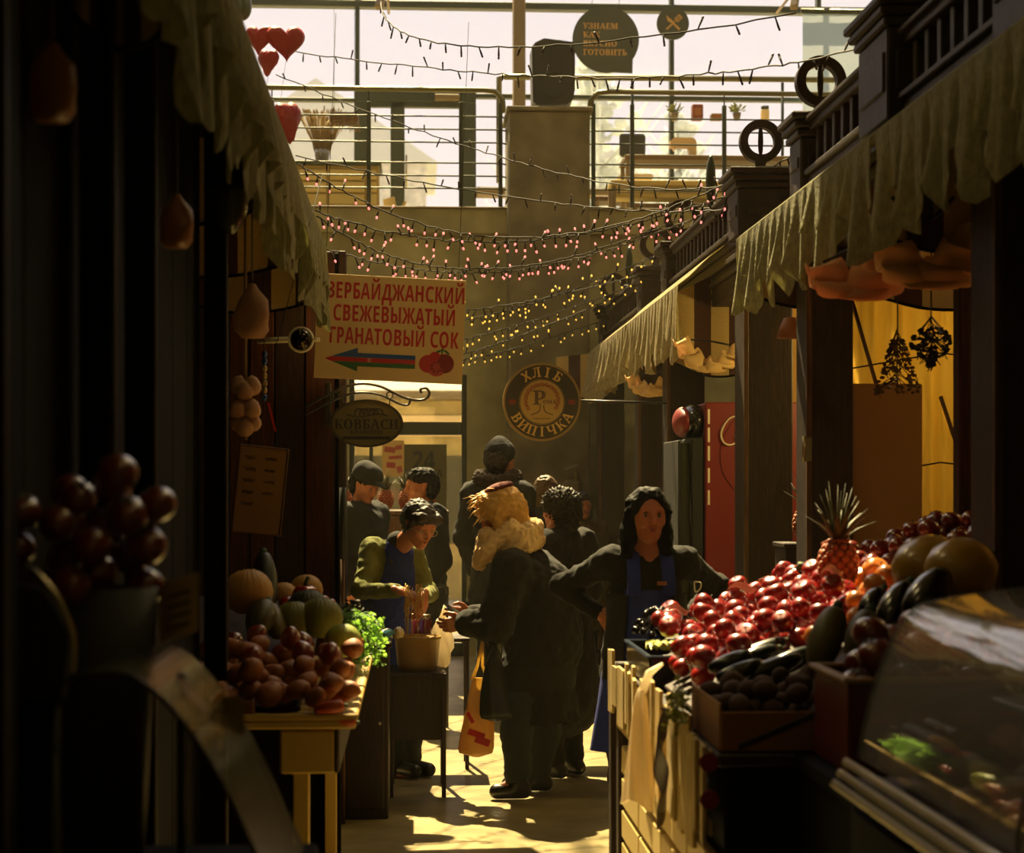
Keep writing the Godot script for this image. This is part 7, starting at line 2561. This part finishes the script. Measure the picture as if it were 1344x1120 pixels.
func customer(sk: Material) -> void:
	var z := 8.8
	var g := P(700, 1045, z)
	g.y = 0.0
	var turn := -2.0         # faces to the left and a little away
	var j := joints(g, 1.62, turn)
	var f := V(sin(turn), 0, cos(turn))
	j.fwd = f
	j.head = P(657, 676, z)
	j.neck = P(688, 722, z)
	j.chest = P(697, 775, z)
	j.waist = P(702, 832, z)
	j.pelvis = P(703, 876, z)
	j.shL = P(672, 748, z - 0.16)
	j.shR = P(702, 745, z + 0.15)
	j.elL = P(650, 822, z - 0.20)
	j.elR = P(672, 820, z + 0.20)
	j.wrL = P(610, 818, z - 0.10)
	j.wrR = P(618, 808, z + 0.16)
	j.hipL = P(686, 905, z - 0.09)
	j.hipR = P(716, 905, z + 0.06)
	j.knL = P(678, 958, z - 0.12)
	j.knR = P(716, 960, z + 0.08)
	j.anL = P(680, 1020, z - 0.12)
	j.anR = P(706, 1014, z + 0.10)
	j.toL = P(655, 1036, z - 0.12)
	j.toR = P(672, 1024, z + 0.10)
	j.hb = Basis(Vector3.UP, -1.75) * Basis(Vector3.RIGHT, 0.38)
	var o := thing("person", "blond woman in a dark jacket and thick pale scarf, holding a wallet", "person", g)
	skin_body(o, j, sk, {"L": [hand_at(j.wrL, V(-1, -0.15, -0.05), V(0, 0.3, -1)), 0.6], "R": [hand_at(j.wrR, V(-1, 0.1, 0.1), V(0, 0.2, 1)), 0.8]})
	var pr := coat_prims(j, 0.035, 0.92)
	pr.append(cap(P(706, 880, z), P(712, 840, z), 0.22, 0.20, 0.06, f, 0.85))
	pr.append(cap(P(720, 840, z), P(716, 780, z), 0.19, 0.17, 0.06, f, 0.9))
	garment(o, "jacket", pr, mat("cloth_black"), 0.014, 0.02, 11.0)
	swathe(o, "jacket_hem", P(702, 902, z), P(706, 870, z), f, Vector2(0.225, 0.195), Vector2(0.222, 0.19), -PI, PI, mat("cloth_black"), 0.004, 7.0, 0.012)
	trousers(o, j, mat("cloth_jeans"), mat("leather"), 0.02)
	var skirt := [cap(P(706, 890, z), P(712, 960, z + 0.02), 0.19, 0.215, 0.05, f, 0.9), cap(P(712, 1010, z), P(712, 1040, z), 0.30, 0.34, 0.01, Vector3.ZERO, 1.0, true)]
	garment(o, "skirt", skirt, mat("cloth_black"), 0.016, 0.025, 9.0)
	# scarf: thick knitted loops
	var sp := []
	var hx := hx_of(j)
	for k in 18:
		var a0 := TAU * k / 18.0
		var a1 := TAU * (k + 1) / 18.0
		var c := (j.neck as Vector3).lerp(j.head, 0.30)
		for r in 2:
			var q := 0.092 - 0.006 * r
			sp.append(cap(c + V(cos(a0) * q, -0.045 + 0.06 * r - 0.045 * -cos(a0), sin(a0) * q), c + V(cos(a1) * q, -0.045 + 0.06 * r - 0.045 * -cos(a1), sin(a1) * q), 0.044, 0.044, 0.018))
	sp.append(cap(P(640, 705, z - 0.05), P(629, 740, z - 0.03), 0.05, 0.036, 0.03))
	sp.append(cap(P(672, 690, z - 0.10), P(640, 722, z - 0.10), 0.036, 0.04, 0.02))
	garment(o, "scarf", sp, mat("scarf"), 0.009, 0.014, 38.0)
	# hair to the collar, ruffled, with a thin red-brown beret band
	var hp := [cap(V(0, 0.05, -0.035), V(0, 0.055, 0.012), 0.098, 0.092, 0.03), cap(V(0, 0.0, -0.06), V(0, -0.07, -0.06), 0.085, 0.07, 0.03), cap(V(0.06, 0.03, 0.0), V(0.075, -0.08, 0.02), 0.045, 0.03, 0.03), cap(V(-0.06, 0.03, 0.0), V(-0.075, -0.08, 0.02), 0.045, 0.03, 0.03), cap(V(0, 0.09, 0.05), V(0.0, 0.055, 0.095), 0.04, 0.02, 0.03)]
	garment(o, "hair", moved(hp, hx, 1.0), mat("hair_blond"), 0.0075, 0.010, 30.0)
	var st := S()
	for k in 160:
		var a := rng.randf_range(-1.0, 1.0)
		var y0 := rng.randf_range(0.02, 0.13)
		var p0 := V(0.09 * a, y0, 0.05 + rng.randf_range(-0.1, 0.04))
		var e := p0 + V(rng.randf_range(-0.02, 0.02), rng.randf_range(-0.04, 0.025), rng.randf_range(0.03, 0.065))
		tube(st, [hx * p0 - g, hx * p0.lerp(e, 0.5) + V(0, 0.008, 0) - g, hx * e - g], [0.003, 0.002, 0.0008], 4)
	obj("stray_hair", st, mat("hair_blond"), o).set_meta("kind", "stuff")
	garment(o, "beret", moved([cap(V(0, 0.125, -0.045), V(0, 0.132, -0.03), 0.075, 0.07, 0.02, V(0, 1, 0), 0.35)], hx, 1.0), mat("beret", Color(0.36, 0.10, 0.08), 0.9), 0.008)
	# glasses
	st = S()
	tube(st, [hx * V(-0.05, 0.012, 0.088) - g, hx * V(0, 0.014, 0.10) - g, hx * V(0.05, 0.012, 0.088) - g], 0.0018, 5)
	tube(st, [hx * V(0.05, 0.012, 0.088) - g, hx * V(0.078, 0.018, 0.0) - g], 0.0018, 5)
	obj("glasses", st, mat("steel"), o)
	# what she holds
	var w := thing("wallet", "open dark green wallet held by the blond woman over the tub", "wallet", P(597, 806, z + 0.05))
	st = S()
	bx(st, V(0, 0.0, 0), V(0.10, 0.012, 0.075), 0.004, eul(0, 20, -32))
	bx(st, V(-0.01, 0.022, 0.02), V(0.10, 0.008, 0.07), 0.003, eul(25, 20, -32))
	obj("cover", st, mat("wallet_green", Color(0.10, 0.11, 0.05), 0.4), w)
	st = S()
	bx(st, V(0.0, 0.012, 0.005), V(0.088, 0.003, 0.06), 0.001, eul(8, 20, -32))
	obj("notes", st, mat("paper"), w)
	# carrier bags on her forearm
	var top := P(634, 838, z - 0.17)
	var b1 := thing("carrier_bag", "yellow-tan carrier bag with red print, hanging from the blond woman's arm", "bag", P(630, 890, z - 0.16))
	var ym := mat("bag_yellow", Color(0.86, 0.72, 0.42), 0.5)
	ym.backlight_enabled = true
	ym.backlight = Color(0.9, 0.8, 0.5)
	var bag := func(root: Node3D, m: Material, wide: float, long: float, deep: float, lean: float, sd: float):
		var s2 := S()
		sheet(s2, func(u, v):
			var a: float = u * TAU
			var q: float = lerpf(0.30, 1.0, pow(v, 0.55)) * (1.0 if v < 0.9 else sqrt(maxf(0.0, 1.0 - pow((v - 0.9) / 0.1, 2.0))) * 0.85 + 0.15)
			return V(cos(a) * wide * q * (1 + 0.08 * sin(a * 3 + v * 5 + sd)) + lean * v, -long * v, sin(a) * deep * q * (1 + 0.10 * sin(a * 5 + v * 4 + sd))), 40, 18, 0.002)
		obj("bag", s2, m, root)
		s2 = S()
		for k in [-1.0, 1.0]: tube(s2, [V(0.03 * k * wide / 0.07, -0.01, 0), V(0.012 * k, 0.06, 0), top - root.position + V(0, 0.012, 0)], [0.012, 0.008, 0.006], 6)
		obj("handle", s2, m, root)
	bag.call(b1, ym, 0.092, 0.39, 0.05, -0.015, 0.0)
	st = S()
	for a in [[V(-0.02, -0.27, 0.0515), V(0.085, 0.03, 0.003), -0.35], [V(0.01, -0.305, 0.053), V(0.075, 0.035, 0.003), -0.35], [V(-0.05, -0.19, 0.046), V(0.018, 0.06, 0.003), 0.5]]: bx(st, a[0], a[1], 0.001, Basis(Vector3.BACK, a[2]))
	obj("print", st, mat("red_print"), b1)
	var b2 := thing("carrier_bag", "black carrier bag hanging in front of the yellow-tan one", "bag", P(648, 864, z - 0.235))
	bag.call(b2, mat("bag_black", Color(0.06, 0.065, 0.055), 0.35), 0.080, 0.31, 0.035, 0.01, 2.0)

func vendor(sk: Material) -> void:
	var z := 9.5
	var g := P(520, 1020, z)
	g.y = 0.0
	var turn := 0.75
	var j := joints(g, 1.62, turn)
	var f := V(sin(turn), 0, cos(turn))
	j.fwd = f
	j.head = P(550, 690, z - 0.34)
	j.neck = P(520, 722, z - 0.20)
	j.chest = P(511, 765, z - 0.13)
	j.waist = P(504, 815, z - 0.04)
	j.pelvis = P(505, 858, z)
	j.shR = P(489, 722, z - 0.20)
	j.shL = P(541, 728, z - 0.04)
	j.elR = P(474, 775, z - 0.34)
	j.elL = P(562, 778, z - 0.10)
	j.wrR = P(527, 776, z - 0.50)
	j.wrL = P(556, 785, z - 0.40)
	j.hipR = P(498, 878, z - 0.04)
	j.hipL = P(520, 878, z)
	j.knR = P(512, 950, z - 0.10)
	j.knL = P(536, 950, z - 0.03)
	j.anR = P(520, 1012, z - 0.05)
	j.anL = P(538, 1010, z)
	j.toR = V(j.anR.x + 0.09, 0.032, j.anR.z + 0.12)
	j.toL = V(j.anL.x + 0.09, 0.032, j.anL.z + 0.12)
	j.hb = Basis(Vector3.UP, 0.62) * Basis(Vector3.RIGHT, 0.50) * Basis(Vector3.BACK, 0.05)
	var o := thing("person", "woman vendor with short dark hair, green sweater and blue apron, bending over the tub", "person", g)
	skin_body(o, j, sk, {"R": [hand_at(j.wrR, V(0.9, -0.35, 0.1), V(0.1, -0.9, -0.3)), 0.75], "L": [hand_at(j.wrL, V(-0.2, -0.6, 0.5), V(-0.5, 0, -0.5)), 0.75]})
	garment(o, "sweater", coat_prims(j, 0.0, 0.9), mat("cloth_green"), 0.013, 0.014, 14.0)
	var up: Vector3 = (j.neck - j.waist).normalized()
	# blue tabard: body panels and skirt
	var pr := [cap(j.pelvis, j.waist, 0.158, 0.142, 0.06, f, 0.84), cap(j.waist, j.chest, 0.142, 0.160, 0.06, f, 0.84), cap(j.chest, j.neck - up * 0.035, 0.14, 0.105, 0.05, f, 0.85), cap(j.neck + up * 0.05 + f * 0.10, j.chest + up * 0.02 + f * 0.20, 0.06, 0.045, 0.01, Vector3.ZERO, 1.0, true)]
	for w in ["L", "R"]: pr.append(cap(j["sh" + w], j["el" + w], 0.088, 0.085, 0.01, Vector3.ZERO, 1.0, true))
	garment(o, "tabard", pr, mat("cloth_blue"), 0.011, 0.008, 14.0)
	swathe(o, "apron_skirt", P(512, 945, z - 0.03), P(505, 845, z), f, Vector2(0.20, 0.17), Vector2(0.165, 0.145), -2.2, 2.2, mat("cloth_blue"), 0.008, 9.0)
	var st := S()
	var v0: Vector3 = j.chest + up * 0.02 + f * 0.135 - g
	var x := Vector3.UP.cross(f)
	tube(st, [v0 + up * 0.12 - x * 0.08 - f * 0.075, v0 - f * 0.005, v0 + up * 0.12 + x * 0.08 - f * 0.075], 0.006, 6)
	obj("neck_trim", st, mat("cloth_tan"), o)
	garment(o, "collar", [cap(j.neck - up * 0.01, j.neck + up * 0.045, 0.068, 0.06, 0.02)], mat("cloth_black"), 0.01)
	trousers(o, j, mat("cloth_black"), mat("leather"))
	hair(o, j, mat("hair_brown"), 0.0, 0.012, 40.0)
	garment(o, "fringe", moved([cap(V(-0.05, 0.085, 0.06), V(0.055, 0.07, 0.07), 0.03, 0.028, 0.02), cap(V(0.06, 0.07, 0.03), V(0.078, 0.0, 0.02), 0.026, 0.016, 0.02), cap(V(-0.06, 0.07, 0.03), V(-0.078, 0.0, 0.02), 0.026, 0.016, 0.02)], hx_of(j), 1.0), mat("hair_brown"), 0.008, 0.012, 40.0)
	st = S()
	var hx := hx_of(j)
	for k in [-1.0, 1.0]:
		var rg := []
		for q in 17: rg.append(hx * V(0.031 * k + cos(TAU * q / 16) * 0.022, 0.004 + sin(TAU * q / 16) * 0.017, 0.098) - g)
		tube(st, rg, 0.0014, 5, false)
		tube(st, [hx * V(0.053 * k, 0.006, 0.096) - g, hx * V(0.078 * k, 0.012, 0.0) - g], 0.0014, 5)
	obj("glasses", st, mat("steel"), o)
	# strands she lifts from the tub
	var t := thing("cabbage_strands", "long pale shreds of sauerkraut hanging from the vendor's hand into the tub", "food", P(541, 778, z - 0.52))
	st = S()
	for k in 30:
		var p := V(rng.randf_range(-0.045, 0.05), rng.randf_range(-0.01, 0.03), rng.randf_range(-0.04, 0.03))
		var l := rng.randf_range(0.05, 0.16) if k % 6 else rng.randf_range(0.22, 0.28)
		tube(st, curve([p, p + V(rng.randf_range(-0.02, 0.02), 0.01, 0.015), p + V(rng.randf_range(-0.01, 0.01), -l * 0.5, 0.02), p + V(rng.randf_range(-0.012, 0.012), -l, 0.02)], 8), 0.0022, 4)
	obj("shreds", st, mat("kraut"), t)

func bystander(label: String, u: float, top: float, z: float, high: float, turn: float, cm: Material, tm: Material, hm: Material, long: float, sk: Material, coat := 0.0, tilt := 0.0) -> Array:
	var g := P(u, 800, z)
	g.y = 0.0
	var j := joints(g, high, turn)
	j.hb = Basis(Vector3.UP, turn) * Basis(Vector3.RIGHT, tilt)
	var o := thing("person", label, "person", g)
	skin_body(o, j, sk, {"L": [hand_at(j.wrL, V(0, -1, 0) + j.fwd * 0.2, -(Vector3.UP.cross(j.fwd))), 0.5], "R": [hand_at(j.wrR, V(0, -1, 0) + j.fwd * 0.2, Vector3.UP.cross(j.fwd)), 0.5]}, true, 0.02)
	var pr := coat_prims(j, 0.025, 0.95)
	if coat > 0.0: pr.append(cap(j.pelvis, j.at + V(0, coat + 0.2, 0), 0.18, 0.235, 0.05, j.fwd, 0.85))
	else: pr.append(cap(j.pelvis + V(0, -0.08, 0), j.waist, 0.175, 0.16, 0.05, j.fwd, 0.85))
	garment(o, "coat", pr, cm, 0.018, 0.018, 10.0)
	trousers(o, j, tm, mat("leather"), 0.012)
	if hm: hair(o, j, hm, long, 0.012, 36.0)
	return [o, j]

func others(sk: Material) -> void:
	# behind the blond woman
	var cb := mat("cloth_black")
	var dark := mat("cloth_brown")
	var r := bystander("person in a long dark coat with curly black hair, standing close behind the blond woman", 737, 665, 9.35, 1.52, -2.3, cb, cb, null, 0.0, sk, 0.24)
	var j: Dictionary = r[1]
	var hp := [cap(V(0, 0.04, -0.04), V(0, 0.05, 0.0), 0.105, 0.098, 0.03), cap(V(0, -0.02, -0.06), V(0, -0.06, -0.06), 0.085, 0.07, 0.03), cap(V(0, -0.03, 0.09), V(0, 0.02, 0.10), 0.055, 0.045, 0.02, Vector3.ZERO, 1.0, true)]
	garment(r[0], "hair", moved(hp, hx_of(j), j.s), mat("hair_grey", Color(0.10, 0.09, 0.075), 0.7), 0.008, 0.03, 60.0)
	# man in a beanie
	r = bystander("tall man in a dark beanie and a coat with a fur hood, seen from behind", 655, 583, 12.1, 1.84, 2.55, cb, cb, mat("hair_brown"), 0.0, sk, 0.55)
	j = r[1]
	garment(r[0], "beanie", moved([cap(V(0, 0.06, -0.025), V(0, 0.07, 0.005), 0.096, 0.09, 0.03), cap(V(0, 0.12, -0.02), V(0, 0.135, -0.02), 0.05, 0.04, 0.04), cap(V(0, -0.07, 0.02), V(0, -0.08, 0.03), 0.115, 0.115, 0.01, Vector3.ZERO, 1.0, true)], hx_of(j), j.s), mat("beanie", Color(0.05, 0.045, 0.05), 0.95), 0.008, 0.004, 60.0)
	var fp := []
	for k in 16:
		var a0 := TAU * k / 16.0
		var a1 := TAU * (k + 1) / 16.0
		var c: Vector3 = j.neck + V(0, 0.05, 0)
		fp.append(cap(c + V(cos(a0) * 0.115, 0.02 * cos(a0 * 2), sin(a0) * 0.115), c + V(cos(a1) * 0.115, 0.02 * cos(a1 * 2), sin(a1) * 0.115), 0.05, 0.05, 0.02))
	garment(r[0], "fur_hood", fp, mat("fur", Color(0.16, 0.10, 0.05), 0.95), 0.011, 0.03, 50.0)
	# men by the shop window
	r = bystander("man with cropped hair and navy jacket holding a cane behind the vendor", 556, 622, 11.6, 1.66, -1.3, mat("cloth_navy"), cb, mat("hair_black"), 0.0, sk)
	var c2 := thing("cane", "thin dark walking cane held by the man in the navy jacket", "cane", V(P(587, 760, 11.3).x, 0, -11.32))
	var st := S()
	tube(st, [V(0, 0, 0), V(0, 0.86, 0)], 0.009, 8)
	obj("shaft", st, mat("iron"), c2)
	st = S()
	tube(st, [V(0.0, 0.86, 0), V(0, 0.90, 0), V(-0.04, 0.92, 0), V(-0.09, 0.90, 0)], 0.012, 8)
	obj("handle", st, mat("iron"), c2)
	r = bystander("man in black with a flat cap bending his head, leftmost of the people", 476, 620, 12.0, 1.67, 0.9, cb, cb, mat("hair_black"), 0.0, sk, 0.0, 0.4)
	j = r[1]
	garment(r[0], "cap", moved([cap(V(0, 0.085, -0.03), V(0, 0.085, 0.02), 0.093, 0.088, 0.03), cap(V(0, 0.07, 0.06), V(0, 0.06, 0.125), 0.055, 0.04, 0.02, V(0, 1, 0), 0.25)], hx_of(j), j.s), cb, 0.009)
	bystander("woman with blond bobbed hair and dark coat, standing under the bakery sign", 716, 628, 13.3, 1.62, 2.8, mat("cloth_navy"), cb, mat("hair_dim", Color(0.32, 0.22, 0.08), 0.6), 0.07, sk, 0.4)
	bystander("short person in a tan coat, farthest right under the wall dispenser", 762, 650, 13.9, 1.50, 0.4, mat("cloth_tan"), cb, mat("hair_brown"), 0.05, sk, 0.4)
